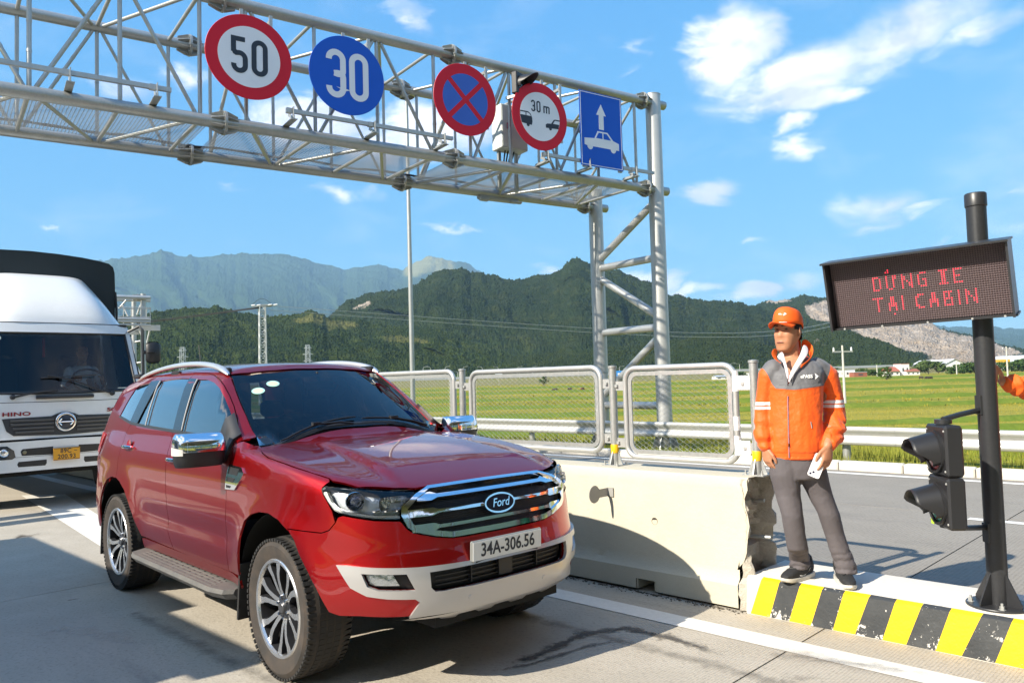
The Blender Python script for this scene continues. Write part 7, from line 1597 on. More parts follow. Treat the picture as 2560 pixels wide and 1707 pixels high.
for y in (1.27, -1.27): b = MB(); b.tube([(-1.90, y, 2.2), (-1.90, y, 3.0), (-1.92, y * .99, 3.3)], .02, 6); b.build('tarp_rope', M_BLACK, trk)
b = MB(); b.box((-5.2, 0, .95), (7.6, .9, .25)); b.box((-5.5, 0, 1.12), (7.4, 2.45, .12)); b.build('chassis', M_DARK, trk, smooth=0)
b = MB(); b.box((-.75, 0, .75), (1.2, 1.7, .5)); b.box((-1.0, 0, 1.0), (1.6, 2.1, .1)); b.build('engine_block', M_DARK, trk, smooth=0)
tw0 = None
for x, y in ((-1.35, -1.0), (-1.35, 1.0), (-6.4, -.95), (-6.4, .95), (-7.7, -.95), (-7.7, .95)):
    if tw0 is None:
        b = MB(); b.lathe([(.27, -.13), (.35, -.15), (.46, -.145), (.50, -.11), (.505, 0), (.50, .11), (.46, .145), (.35, .15), (.27, .13)], (0, 0, 0), (0, 1, 0), 40); tw0 = w = b.build('wheel', M_RUB, trk, smooth=35)
        b = MB(); b.lathe([(0, -.08), (.10, -.08), (.13, -.05), (.2, -.03), (.26, -.12), (.28, -.13), (.28, .12), (0, .1)], (0, 0, 0), (0, 1, 0), 28); b.build('rim', mat('truck_rim', (.35, .35, .35), .5, .4), w, smooth=35)
    else: w = copy_tree(tw0, trk)
    w.location = (x, y, .505); w.rotation_euler = (0, 0, 0 if y < 0 else pi)
# cab interior
b = MB(); b.box((-.62, 0, 1.55), (.55, 1.9, .22), bev=.06); b.box((-1.72, 0, 1.9), (.06, 1.9, 1.2)); b.box((-1.0, 0, 1.08), (1.4, 2.0, .1)); b.build('dashboard', inn, trk, smooth=30)
for y in (.56, -.5): b = MB(); b.box((-1.32, y, 1.36), (.5, .5, .18), bev=.05); b.box((-1.56, y, 1.80), (.14, .5, .8), Matrix.Rotation(-.12, 3, 'Y'), bev=.05); b.build('seat', MATS['seat_dark'], trk, smooth=40)
b = MB(); b.tube([Vector((-.90, .56, 1.80)) + Vector((-.11 * sin(a), .23 * cos(a), .17 * sin(a))) for a in np.linspace(0, 2 * pi, 28, endpoint=False)], .016, 8, closed=True); b.tube([(-.70, .56, 1.62), (-.90, .56, 1.80)], .045, 8); b.build('steering_wheel', inn, trk)
b = MB(); b.box((-.62, -.12, 2.28), (.02, .03, .28)); b.build('hanging_charm', mat('charm_red', (.5, .02, .02), .6), trk, smooth=0)
# ================================================================== people
SKIN = mat('skin_tan', (.46, .21, .115), .5, var=[(14, .4, (.38, .155, .08)), (60, .25, (.52, .26, .15))], spec=.4)
SKIN.node_tree.nodes['Principled BSDF'].inputs['Subsurface Weight'].default_value = .06
HAIR = mat('hair_black', (.012, .011, .012), .5)
def loft(b, secs, seg=20, e=2.0):
    """closed tube through (centre, half width vector, half depth vector) sections"""
    V = []; n = len(secs)
    for c, hx, hy in secs:
        c, hx, hy = Vector(c), Vector(hx), Vector(hy)
        for k in range(seg):
            a = 2 * pi * k / seg; ca, sa_ = cos(a), sin(a); f = 2 / e
            V.append(c + hx * (abs(ca) ** f * (1 if ca > 0 else -1)) + hy * (abs(sa_) ** f * (1 if sa_ > 0 else -1)))
    F = [(i * seg + k, i * seg + (k + 1) % seg, (i + 1) * seg + (k + 1) % seg, (i + 1) * seg + k) for i in range(n - 1) for k in range(seg)]
    F += [tuple(range(seg - 1, -1, -1)), tuple((n - 1) * seg + k for k in range(seg))]; return b.add(V, F)
def remesh(b, name, voxel, m, parent=None, smooth_it=3, folds=None, world=None, fac=.5):
    """join overlapping closed shapes into one skin"""
    o = b.build(name, m, None, smooth=0); md = o.modifiers.new('r', 'REMESH'); md.mode = 'VOXEL'; md.voxel_size = voxel; md.adaptivity = 0
    s = o.modifiers.new('s', 'SMOOTH'); s.iterations = smooth_it; s.factor = fac
    dg = bpy.context.evaluated_depsgraph_get(); me = bpy.data.meshes.new_from_object(o.evaluated_get(dg)); bpy.data.objects.remove(o)
    if folds:
        n = len(me.vertices); co = np.empty(n * 3); me.vertices.foreach_get('co', co); co = co.reshape(-1, 3); no = np.empty(n * 3); me.vertex_normals.foreach_get('vector', no); no = no.reshape(-1, 3)
        co = co + no * folds(co)[:, None]; me.vertices.foreach_set('co', co.ravel()); me.update()
    me.shade_smooth(); me.name = name; me.materials.clear(); me.materials.append(m); r = bpy.data.objects.new(name, me); link(r, parent)
    if world is not None: r.matrix_parent_inverse = Matrix.LocRotScale(world.location, world.rotation_euler, None).inverted()
    return r
def chain(b, pts, r, seg=14, squash=1.0, side=None):
    """limb through points with radii, tapered"""
    pts = [Vector(p) for p in pts]; P, R = [], []
    for i in range(len(pts) - 1):
        for k in range(4): f = k / 4; P.append(pts[i].lerp(pts[i + 1], f)); R.append(r[i] + (r[i + 1] - r[i]) * f)
    P.append(pts[-1]); R.append(r[-1]); b.tube(P, R, seg); 
    for p, q in ((P[0], R[0]), (P[-1], R[-1])): b.lathe([(0, -q * .98), (q * .55, -q * .8), (q * .9, -q * .4), (q, 0), (q * .9, q * .4), (q * .55, q * .8), (0, q * .98)], p, (0, 0, 1), 10)
def head_mesh(b, c, f, s, u, k=1.0):
    """face forward f, left s, up u; face-shaped rings"""
    prof = [(-.128, .052, .000, .020), (-.120, .078, -.005, .038), (-.105, .090, -.015, .048), (-.088, .086, -.030, .055), (-.075, .0915, -.045, .059), (-.066, .0935, -.055, .061), (-.057, .0925, -.06, .063), (-.045, .0895, -.066, .066), (-.030, .092, -.078, .070), (-.012, .0885, -.088, .073), (.005, .084, -.094, .075), (.020, .080, -.097, .0755), (.034, .083, -.099, .0755), (.048, .089, -.100, .0755), (.065, .088, -.100, .0755), (.085, .081, -.097, .072), (.102, .066, -.088, .062), (.116, .044, -.066, .045), (.124, .018, -.03, .02)]
    seg = 44; V = []
    for z, fr, bk, hw in prof:
        for i in range(seg):
            a = 2 * pi * i / seg; ca, sa_ = cos(a), sin(a); cx, rx = (fr + bk) / 2, (fr - bk) / 2; e_ = .84
            x = cx + rx * (abs(ca) ** e_) * (1 if ca > 0 else -1); y = hw * (abs(sa_) ** e_) * (1 if sa_ > 0 else -1)
            if ca > 0:
                g = lambda y0, z0, wy, wz, h: h * math.exp(-((y - y0) / wy) ** 2 - ((z - z0) / wz) ** 2)
                x += g(0, -.020, .0125, .013, .030) + g(0, .004, .0085, .022, .013) + g(.0145, -.026, .008, .009, .008) + g(-.0145, -.026, .008, .009, .008)   # nose
                x += g(0, -.058, .022, .006, .009) + g(0, -.070, .019, .006, .010) - g(0, -.064, .024, .003, .006) - g(0, -.082, .025, .007, .005) - g(.030, -.035, .008, .02, .004) - g(-.030, -.035, .008, .02, .004)                       # lips
                x -= g(.031, .020, .017, .012, .013) + g(-.031, .020, .017, .012, .013); x += g(.031, .042, .024, .008, .008) + g(-.031, .042, .024, .008, .008)
                x += g(.043, -.008, .02, .018, .005) + g(-.043, -.008, .02, .018, .005) + g(0, -.112, .02, .012, .005)
            V.append(c + (f * x + s * y + u * z) * k)
    n = len(prof); F = [(i * seg + j, i * seg + (j + 1) % seg, (i + 1) * seg + (j + 1) % seg, (i + 1) * seg + j) for i in range(n - 1) for j in range(seg)]; F += [tuple(range(seg - 1, -1, -1)), tuple((n - 1) * seg + j for j in range(seg))]
    b.add(V, F)
    for sg in (-1, 1):                                        # ears
        e0 = c + (s * sg * .076 + f * -.012 + u * .002) * k; b.lathe([(0, -.010 * k), (.017 * k, -.006 * k), (.021 * k, 0), (.016 * k, .006 * k), (0, .004 * k)], e0, (s * sg - f * .45), 14, up=u); b.lathe([(0, -.008 * k), (.014 * k, -.004 * k), (.016 * k, 0), (.012 * k, .004 * k), (0, .003 * k)], e0 + (u * .017 - f * .003) * k, (s * sg - f * .45), 14, up=u); b.lathe([(0, -.007 * k), (.009 * k, -.003 * k), (.010 * k, 0), (0, .004 * k)], e0 - u * .022 * k + f * .004 * k, (s * sg - f * .3), 12, up=u)
def face_bits(p, c, f, s, u, k, world):
    for sg in (-1, 1):
        e0 = c + (f * .0725 + s * sg * .031 + u * .0205) * k; b = MB(); b.lathe([(0, .0068 * k), (.006 * k, .0055 * k), (.010 * k, .001 * k), (.010 * k, -.003 * k)], e0 - f * .0015 * k, f, 16); o = b.build('eye', mat('eye_dark', (.05, .035, .03), .2, coat=1), p, world=world); o.data.transform(Matrix.Translation(e0) @ Matrix(((1, 0, 0, 0), (0, 1, 0, 0), (0, 0, .48, 0), (0, 0, 0, 1))) @ Matrix.Translation(-e0))
        b = MB(); P = [c + (f * (.0925 - .9 * (y - .005) ** 2 * 3.0 - .010 * (y > .045)) + s * sg * y + u * (.040 + .004 * sin((y - .012) * 80))) * k for y in np.linspace(.012, .052, 7)]; b.tube(P, [.0025 * k] + [.0046 * k] * 4 + [.0034 * k, .0016 * k], 6); b.build('eyebrow', HAIR, p, world=world)
    b = MB(); P = [c + (f * (.0985 - 5 * y * y) + s * y + u * (-.0635)) * k for y in np.linspace(-.024, .024, 9)]; b.tube(P, [.001, .0026, .0036, .004, .004, .004, .0036, .0026, .001], 6); b.build('lips', mat('lip_colour', (.22, .075, .06), .5), p, world=world)
def hand(b, w, d, palm_n, side, curl, k=1.0, thumb_in=.5):
    """wrist w, pointing d, palm facing palm_n, thumb towards side"""
    d, side, pn = Vector(d).normalized(), Vector(side).normalized(), Vector(palm_n).normalized()
    loft(b, [(w - d * .02 * k, side * .027 * k, pn * .020 * k), (w + d * .02 * k, side * .032 * k, pn * .019 * k), (w + d * .055 * k, side * .041 * k, pn * .0165 * k), (w + d * .088 * k, side * .042 * k, pn * .014 * k), (w + d * .098 * k, side * .038 * k, pn * .011 * k)], 16, 2.4)
    for i, (o, L) in enumerate(((.031, .072), (.011, .080), (-.010, .074), (-.030, .058))):
        p = w + (d * (.090 - .004 * (i == 3)) + side * o) * k; ang = 0; pts = [p - d * .03 * k, p]; dirn = d
        for j, fr in enumerate((.45, .31, .24)):
            ang += curl * (1, .95, .7)[j] * (1 + .10 * i); v = (d * cos(ang) + pn * sin(ang) + side * (.10 * (1.2 - i * .8) * (1 - curl * .5))).normalized(); p = p + v * L * fr * k; pts.append(p)
        r = .0088 * k * (1, 1.02, .98, .88)[i]; b.tube([q for q in pts], [r * 1.05, r * 1.08, r * 1.0, r * .92, r * .72], 10)
        b.lathe([(0, -r * .6), (r * .6, -r * .3), (r * .7, 0), (r * .5, r * .45), (0, r * .6)], pts[-1], dirn, 8)
    t0 = w + (d * .022 + side * .026) * k; t1 = t0 + (d * .030 + side * .026 + pn * .012 * thumb_in) * k; t2 = t1 + (d * .030 + side * (.010 - .010 * thumb_in) + pn * .020 * thumb_in) * k; t3 = t2 + (d * .024 + pn * .014 * thumb_in - side * .004) * k
    b.tube([t0 - side * .015 * k, t0, t1, t2, t3], [.014 * k, .0145 * k, .0115 * k, .0105 * k, .0078 * k], 10); b.lathe([(0, -.005 * k), (.006 * k, 0), (0, .006 * k)], t3, d, 8)
fold_n = lambda co, sx, sy, sz, seed: (fbm(co[:, 0] * sx + co[:, 1] * sy, co[:, 2] * sz + co[:, 1] * 3, seed, 4) - .5)

YP = 5.12
def pp(px, py, dy=0.0): return at_y(px, py, YP + dy)
mpx = YP / F_PX                                              # metres per photo pixel at his distance
def add_shell(o, b):
    me = bpy.data.meshes.new('tmp'); me.from_pydata(b.v, [], b.f); bm = bmesh.new(); bm.from_mesh(o.data); bm.from_mesh(me); bm.faces.ensure_lookup_table()
    for f in bm.faces: f.smooth = True
    bmesh.ops.recalc_face_normals(bm, faces=bm.faces); bm.to_mesh(o.data); bm.free(); bpy.data.meshes.remove(me)
def build_attendant():
    X, Y, Z = Vector((1, 0, 0)), Vector((0, 1, 0)), Vector((0, 0, 1))
    fwd = Vector((-.28, -.96, 0)).normalized(); lat = Vector((fwd.y * -1, fwd.x, 0)) * 1; lat = Vector((-fwd.y, fwd.x, 0))   # lat points image right = his left
    hf = Vector((-.76, -.65, 0)).normalized(); hs = Vector((-hf.y, hf.x, 0)); hu = Vector((.02, .0, 1)).normalized()
    hf = (hf - hu * hf.dot(hu)).normalized(); hs = hu.cross(hf)
    fL, fR = at_z(1992, 1449, KH), at_z(2113, 1462, KH); HC = pp(1969, 832, .02)
    root = MB()
    # body: one skin under the clothes
    hd = MB(); head_mesh(hd, HC, hf, hs, hu, 1.02)
    chain(root, [HC - hu * .05 - hf * .012, pp(1979, 895, .03), pp(1985, 930, .03)], [.058, .060, .085])
    loft(root, [(pp(1990, 1150), lat * .14, fwd * .10), (pp(1988, 1060), lat * .13, fwd * .095), (pp(1986, 960), lat * .145, fwd * .10), (pp(1985, 912), lat * .14, fwd * .075), (pp(1984, 893, .02), lat * .07, fwd * .06)], 18)
    shL, elL, wrL = pp(2052, 925, .02), pp(2082, 1030, .03), pp(2070, 1113, -.14); shR, elR, wrR = pp(1924, 927, .02), pp(1911, 1030, .05), pp(1914, 1117, -.01)
    chain(root, [shL, elL, wrL], [.052, .04, .029]); chain(root, [shR, elR, wrR], [.052, .04, .029])
    hand(root, wrL, (pp(2066, 1172, -.185) - wrL), Vector((-.45, .88, .0)), Vector((-.88, -.42, .1)), .26, 1.04, .8)
    hand(root, wrR, (pp(1921, 1165, -.02) - wrR), Vector((.9, .25, 0)), Vector((.35, -.93, 0)), .34, 1.0, .5)
    knL, knR = pp(2072, 1283, -.02), pp(1982, 1286, -.04); anL, anR = fR + Vector((.012, .03, .09)), fL + Vector((.035, .02, .09))
    chain(root, [pp(2022, 1150, .02), knL, anL], [.085, .052, .038]); chain(root, [pp(1960, 1150, .02), knR, anR], [.085, .052, .038])
    for a, f_ in ((anL, Vector((-.10, -1, 0))), (anR, Vector((-.80, -.60, 0)))): f_ = f_.normalized(); chain(root, [a - f_ * .05 - Z * .04, a + f_ * .10 - Z * .06], [.034, .028])
    body = remesh(root, 'person', .0052, SKIN, smooth_it=2); add_shell(body, hd); tag(body, 'man in orange and grey jacket and orange cap standing on the striped kerb', 'person')
    W0 = None
    def add(o): o.parent = body; return o
    face_bits(body, HC, hf, hs, hu, 1.02, None)
    # hair under the cap
    b = MB(); V = []; rows, cols = 9, 30
    for j in range(rows):
        z = -.045 + .115 * j / (rows - 1)
        for i in range(cols + 1):
            a = radians(62) + radians(236) * i / cols; hw = .0785; cx, rx = -.008, .0965; lo = .0
            zz = max(z, -.055 + (.07 if (abs(a - pi) > radians(85)) else 0) + (.03 if abs(a - pi) > radians(65) else 0)) if j == 0 else z
            if abs(a - pi) > radians(80): zz = max(zz, .018)
            elif abs(a - pi) > radians(55): zz = max(zz, .010)
            V.append(HC + (hf * (cx + rx * cos(a)) + hs * hw * (1 + .0 * j) * sin(a) + hu * zz) * 1.02)
    b.add(V, [(j * (cols + 1) + i, j * (cols + 1) + i + 1, (j + 1) * (cols + 1) + i + 1, (j + 1) * (cols + 1) + i) for j in range(rows - 1) for i in range(cols)]); add(b.build('hair', HAIR, None, smooth=60))
    # cap
    CAPM = mat('cap_orange', (.88, .12, .006), .7, var=[(8, .25, (.78, .085, .005))], bump=[(300, .05)])
    ct = (hu + hf * -.06).normalized(); cf = (hf - ct * hf.dot(ct)).normalized(); cs = ct.cross(cf); cc = HC + hu * .052 - hf * .006
    b = MB(); V = []; nr, ns = 10, 40
    for j in range(nr + 1):
        t_ = j / nr; zz = .104 * sin(t_ * pi / 2) ** .85; sc_ = cos(t_ * pi / 2) ** .45 if j < nr else 0
        for i in range(ns):
            a = 2 * pi * i / ns; fr = .106 if cos(a) > 0 else .109; seam = 1 - .012 * (abs(((a / (pi / 3)) % 1) - 0) < .06); high = 1 + .10 * max(0, cos(a)) ** 1.5 * t_ * (1 - t_) * 2
            V.append(cc + cf * (fr * cos(a) * sc_ * seam * high) + cs * (.0875 * sin(a) * sc_ * seam) + ct * (zz * (1 + .10 * max(0, cos(a)))) - ct * (.028 * (1 - t_) * max(0, -cos(a))))
    b.add(V, [(j * ns + i, j * ns + (i + 1) % ns, (j + 1) * ns + (i + 1) % ns, (j + 1) * ns + i) for j in range(nr) for i in range(ns)]); cap = add(b.build('cap', CAPM, None, smooth=50)); md = cap.modifiers.new('t', 'SOLIDIFY'); md.thickness = .003; md.offset = 1
    b = MB(); V = []; n1, n2 = 20, 6
    for i in range(n1 + 1):
        a = radians(-68) + radians(136) * i / n1
        for j in range(n2 + 1):
            t_ = j / n2; L = .078 * cos(a * 1.12) ** .55 if abs(a * 1.12) < pi / 2 else 0; r1 = .104
            base = cf * (r1 * cos(a)) + cs * (.0865 * sin(a)); out = cf * L * t_; sagc = -.030 * (sin(a) ** 2) * (.4 + .6 * t_) - .006 * t_
            V.append(cc + base + out + ct * (.004 + sagc - .004 * t_ + .010 * t_ * (1 - abs(sin(a)))))
    b.add(V, [(i * (n2 + 1) + j, (i + 1) * (n2 + 1) + j, (i + 1) * (n2 + 1) + j + 1, i * (n2 + 1) + j + 1) for i in range(n1) for j in range(n2)]); br = b.build('cap_brim', CAPM, cap, smooth=60); md = br.modifiers.new('t', 'SOLIDIFY'); md.thickness = .004
    MWP = mat('print_white', (.82, .82, .82), .6)
    for zz, aa, sz in ((.058, .30, 1.0), ):
        n_ = (cf * cos(aa) + cs * sin(aa) * 1.1 + ct * .35).normalized(); X_ = ct.cross(n_).normalized(); Y_ = n_.cross(X_); o_ = cc + cf * .106 * cos(aa) * .93 + cs * .0875 * sin(aa) * .93 + ct * zz + n_ * .006
        for P in ([(-.030, -.004), (-.002, -.004), (-.002, .004), (-.030, .004)], [(.0, -.013), (.020, 0), (.0, .013), (.004, 0)]): b = MB(); b.prism(P, o_, X_, Y_, n_, .002); b.build('cap_print', MWP, cap, smooth=0)
    o_ = cc + cf * .140 + cs * .052 - ct * .004; b = MB(); b.prism([(-.028, -.004), (0, -.004), (0, -.011), (.02, .001), (0, .013), (0, .005), (-.028, .005)], o_ + ct * .003, (cs * .9 - cf * .35).normalized(), (cf * .9 + cs * .35 + ct * .1).normalized(), ct, .003); b.build('cap_print', MWP, cap, smooth=0)
    # jacket
    b = MB()
    loft(b, [(pp(1989, 1146), lat * .168, fwd * .118), (pp(1989, 1138), lat * .176, fwd * .126), (pp(1988, 1110), lat * .178, fwd * .134), (pp(1987, 1060), lat * .172, fwd * .132), (pp(1987, 1010), lat * .170, fwd * .130), (pp(1987, 965), lat * .176, fwd * .130), (pp(1987, 935), lat * .180, fwd * .118), (pp(1988, 915, .02), lat * .165, fwd * .10), (pp(1985, 900, .03), lat * .115, fwd * .088), (pp(1984, 890, .035), lat * .082, fwd * .078)], 30, 2.3)
    chain(b, [pp(2040, 920, .02), pp(2066, 940, .02), pp(2080, 985, .03), pp(2086, 1035, .03), pp(2084, 1075, -.04), pp(2077, 1100, -.09), pp(2069, 1113, -.115)], [.073, .075, .066, .068, .070, .062, .046], 18)
    chain(b, [pp(1936, 922, .02), pp(1920, 940, .02), pp(1914, 985, .04), pp(1909, 1035, .05), pp(1908, 1075, .03), pp(1910, 1100, .01), pp(1914, 1114, -.005)], [.070, .066, .058, .058, .058, .053, .044], 18)
    lz = lambda py: pp(1988, py).z
    def jf(co):
        d = .008 * fold_n(co, 26, 9, 6, 3) + .012 * fold_n(co, 16, 5, 9, 9) * np.clip((lz(960) - co[:, 2]) / .12, 0, 1)
        arm = np.abs(co[:, 0] - pp(1988, 1000).x) > .17; d = d + np.where(arm, .008 * np.sin(co[:, 2] * 62 + 11 * fold_n(co, 8, 8, 6, 5)) * np.clip((lz(1040) - co[:, 2]) / .08, 0, 1) * np.clip((co[:, 2] - lz(1122)) / .03, 0, 1), 0)
        hem = np.abs(co[:, 2] - lz(1133)) < .016; d = d - np.where(hem & ~arm, .004, 0)
        yz = co[:, 2] - (lz(972) + .11 * np.abs(co[:, 0] - zipx)); d = d + .004 * np.exp(-(yz / .008) ** 2) * (~arm)
        return d
    zipx = pp(1971, 1040).x
    jm = bpy.data.materials.new('jacket_cloth'); jm.use_nodes = True; t = jm.node_tree; bb = t.nodes['Principled BSDF']; bb.inputs['Roughness'].default_value = .62; bb.inputs['Sheen Weight'].default_value = .15
    tc = t.nodes.new('ShaderNodeTexCoord'); sp = N(t, 'ShaderNodeSeparateXYZ'); Lk(t, tc.outputs['Object'], sp.inputs[0])
    u_ = mth(t, 'ABSOLUTE', mth(t, 'SUBTRACT', sp.outputs[0], zipx)); cx_ = pp(1990, 940).x
    yk = mth(t, 'GREATER_THAN', sp.outputs[2], mth(t, 'ADD', lz(972) - .004, mth(t, 'MULTIPLY', u_, .115)))
    v_ = mth(t, 'SUBTRACT', sp.outputs[0], cx_)
    lim = mth(t, 'LESS_THAN', mth(t, 'ABSOLUTE', v_), mth(t, 'ADD', .172, mth(t, 'MULTIPLY', mth(t, 'SUBTRACT', sp.outputs[2], lz(958)), .42)))
    gy = mth(t, 'MULTIPLY', yk, lim)
    col = mth(t, 'GREATER_THAN', sp.outputs[2], lz(894)); gy = mth(t, 'MULTIPLY', gy, mth(t, 'SUBTRACT', 1.0, col))
    st = None
    for za, zb in ((1002.5, 1010.5), (1013.5, 1021)):
        w_ = mth(t, 'MULTIPLY', mth(t, 'LESS_THAN', sp.outputs[2], lz(za)), mth(t, 'GREATER_THAN', sp.outputs[2], lz(zb))); st = w_ if st is None else mth(t, 'MAXIMUM', st, w_)
    armm = mth(t, 'GREATER_THAN', mth(t, 'ABSOLUTE', mth(t, 'SUBTRACT', sp.outputs[0], pp(1987, 1010).x)), .166); st = mth(t, 'MULTIPLY', st, armm)
    no = N(t, 'ShaderNodeTexNoise'); no.inputs['Scale'].default_value = 6; no.inputs['Detail'].default_value = 5; Lk(t, tc.outputs['Object'], no.inputs['Vector'])
    oc = N(t, 'ShaderNodeMix', data_type='RGBA'); Lk(t, no.outputs['Fac'], oc.inputs['Factor']); oc.inputs['A'].default_value = (.80, .080, .001, 1); oc.inputs['B'].default_value = (.90, .135, .002, 1)
    m1 = N(t, 'ShaderNodeMix', data_type='RGBA'); Lk(t, gy, m1.inputs['Factor']); Lk(t, oc.outputs['Result'], m1.inputs['A']); m1.inputs['B'].default_value = (.125, .125, .135, 1)
    m2 = N(t, 'ShaderNodeMix', data_type='RGBA'); Lk(t, st, m2.inputs['Factor']); Lk(t, m1.outputs['Result'], m2.inputs['A']); m2.inputs['B'].default_value = (.80, .78, .78, 1); Lk(t, m2.outputs['Result'], bb.inputs['Base Color'])
    n2 = N(t, 'ShaderNodeTexNoise'); n2.inputs['Scale'].default_value = 30; n2.inputs['Detail'].default_value = 4; Lk(t, tc.outputs['Object'], n2.inputs['Vector']); bp = N(t, 'ShaderNodeBump'); bp.inputs['Distance'].default_value = .006; Lk(t, n2.outputs['Fac'], bp.inputs['Height']); Lk(t, bp.outputs[0], bb.inputs['Normal'])
    jk = add(remesh(b, 'jacket', .0065, jm, None, 10, jf))
    dep = bpy.context.evaluated_depsgraph_get()
    from mathutils.bvhtree import BVHTree
    bv = BVHTree.FromPolygons([tuple(v.co) for v in jk.data.vertices], [tuple(p.vertices) for p in jk.data.polygons])
    def onj(px, py, off=.003):
        o = Vector((0, 0, CAM_H)); d = px_dir(px, py); h = bv.ray_cast(o, d); return (h[0] - d * off, h[1]) if h[0] is not None else (pp(px, py, -.13), -d)
    # open neck: cut the collar opening out of the jacket
    V_ = np.array([(1948, 876), (1959, 905), (1967, 938), (1970.5, 968), (1975, 945), (1988, 918), (2003, 894), (2006, 866), (1990, 850), (1955, 858)], float); bm = bmesh.new(); bm.from_mesh(jk.data); kill = []
    for f in bm.faces:
        cc_ = f.calc_center_median(); d = cc_ - Vector((0, 0, CAM_H)); zz = d.dot(fw); uu = np.array([[1280 + F_PX * d.dot(cr) / zz, 853.5 - F_PX * d.dot(cu) / zz]])
        if (cc_.y < YP + .0 or cc_.z > lz(894)) and inside(uu, V_)[0]: kill.append(f)
    bmesh.ops.delete(bm, geom=kill, context='FACES'); bm.to_mesh(jk.data); bm.free()
    # zip, inner shirt, collars
    b = MB(); b.tube([onj(x, y, .002)[0] for x, y in ((1970, 990), (1969.5, 1005), (1970.5, 1030), (1971, 1055), (1971.5, 1085), (1972, 1110), (1973, 1144))], .0042, 7); b.build('zip', mat('zip_grey', (.36, .25, .30), .4, .4), jk)
    b = MB(); p, n = onj(1972, 1112, .006); b.box(p, (.008, .006, .018)); b.build('zip_puller', M_CHROME, jk, smooth=0)
    def sheet(name, P, m, off, par): 
        b = MB(); q = [onj(x, y, off)[0] for x, y in P]; b.add(q, [tuple(range(len(q)))]); o = b.build(name, m, par, smooth=0); return o
    b = MB(); loft(b, [(pp(1985, 990, -.0), lat * .10, fwd * .108), (pp(1985, 945, .0), lat * .11, fwd * .104), (pp(1985, 930, .01), lat * .10, fwd * .095)], 20); b.f = b.f[:-2]; b.m = b.m[:-2]; b.build('shirt', mat('shirt_orange', (.80, .06, .012), .7), jk)
    MWC = mat('collar_white', (.80, .77, .80), .65)
    def band(name, L, R, m, par, th=.004):
        b = MB(); n = len(L); V = list(L) + list(R); b.add(V, [(i, i + 1, n + i + 1, n + i) for i in range(n - 1)]); o = b.build(name, m, par, smooth=60); md = o.modifiers.new('t', 'SOLIDIFY'); md.thickness = th; ms = o.modifiers.new('s', 'SUBSURF'); ms.levels = ms.render_levels = 2; return o
    cr_ = lambda px, py, dy: pp(px, py, dy)
    band('shirt_collar', [cr_(1951, 880, -.075), cr_(1958, 878, -.085), cr_(1962, 897, -.10), cr_(1969, 920, -.125), cr_(1973, 938, -.128)], [cr_(1938, 895, -.095), cr_(1955, 900, -.105), cr_(1960, 915, -.118), cr_(1965, 935, -.128), cr_(1969, 955, -.132)], MWC, jk)
    band('shirt_collar', [cr_(2008, 858, -.02), cr_(2004, 872, -.05), cr_(1999, 888, -.085), cr_(1989, 906, -.110), cr_(1976, 928, -.126), cr_(1971, 948, -.130)], [cr_(2021, 868, -.01), cr_(2021, 886, -.055), cr_(2012, 896, -.095), cr_(1997, 916, -.122), cr_(1981, 942, -.133), cr_(1970, 962, -.134)], MWC, jk)
    band('jacket_collar', [cr_(1938, 866, -.06), cr_(1923, 882, -.085), cr_(1938, 902, -.105), cr_(1951, 905, -.115)], [cr_(1946, 878, -.03), cr_(1940, 888, -.06), cr_(1944, 903, -.10), cr_(1956, 912, -.122)], M_ORANGE, jk)
    band('jacket_collar', [cr_(2006, 843, .05), cr_(2024, 850, .045), cr_(2036, 868, .0), cr_(2034, 888, -.05), cr_(2018, 905, -.095), cr_(2003, 910, -.115)], [cr_(2000, 868, .08), cr_(2018, 878, .07), cr_(2028, 893, .01), cr_(2026, 903, -.05), cr_(2012, 912, -.10), cr_(2000, 925, -.122)], M_ORANGE, jk, .007)
    band('jacket_collar', [cr_(1944, 862, .02), cr_(1960, 852, .09), cr_(1985, 842, .105), cr_(2006, 843, .06)], [cr_(1946, 890, .02), cr_(1962, 890, .10), cr_(1985, 890, .11), cr_(2004, 888, .07)], M_ORANGE, jk, .006)
    # chest print
    p, n = onj(2018, 941, .003); n = (n + fwd).normalized(); X_ = Z.cross(n).normalized(); Y_ = n.cross(X_)
    text_mesh('chest_print', 'ePASS', .030, MWP, jk, basis(p - X_ * .004, X_, Y_, n), .95, .001, bold=.0008)
    b = MB(); b.prism([(.046, -.020), (.068, 0), (.046, .020), (.052, 0)], p, X_, Y_, n, .002); b.build('chest_print', MWP, jk, smooth=0)
    for s0, s1 in (((2027, 1054), (2030, 1070)),): b = MB(); b.tube([onj(*s0)[0], onj(*s1)[0]], .003, 6); b.build('pocket_zip', M_GALV, jk)
    # trousers
    TR = mat('trouser_grey', (.105, .092, .098), .8, var=[(7, .3, (.085, .075, .08))], bump=[(26, .4), (300, .1)])
    b = MB()
    loft(b, [(pp(1990, 1110), lat * .150, fwd * .105), (pp(1990, 1160), lat * .158, fwd * .112), (pp(1991, 1195), lat * .155, fwd * .105)], 22, 2.4)
    def leg(pts, r):
        P = [Vector(p) for p in pts]; loft(b, [(p, lat * q, fwd * q * 1.05) for p, q in zip(P, r)], 20, 2.1)
    leg([pp(1960, 1140), pp(1962, 1185), pp(1970, 1235), pp(1980, 1285, -.03), pp(1987, 1330, -.01), pp(1995, 1370, .02), anR + Vector((-.005, -.005, .045)), anR + Vector((-.006, -.01, -.012))], [.090, .096, .080, .068, .064, .063, .062, .062])
    leg([pp(2022, 1140), pp(2030, 1185), pp(2050, 1235), pp(2072, 1285, -.02), pp(2085, 1330), pp(2097, 1370), anL + Vector((0, -.01, .045)), anL + Vector((.002, -.02, -.012))], [.090, .096, .080, .068, .064, .063, .062, .063])
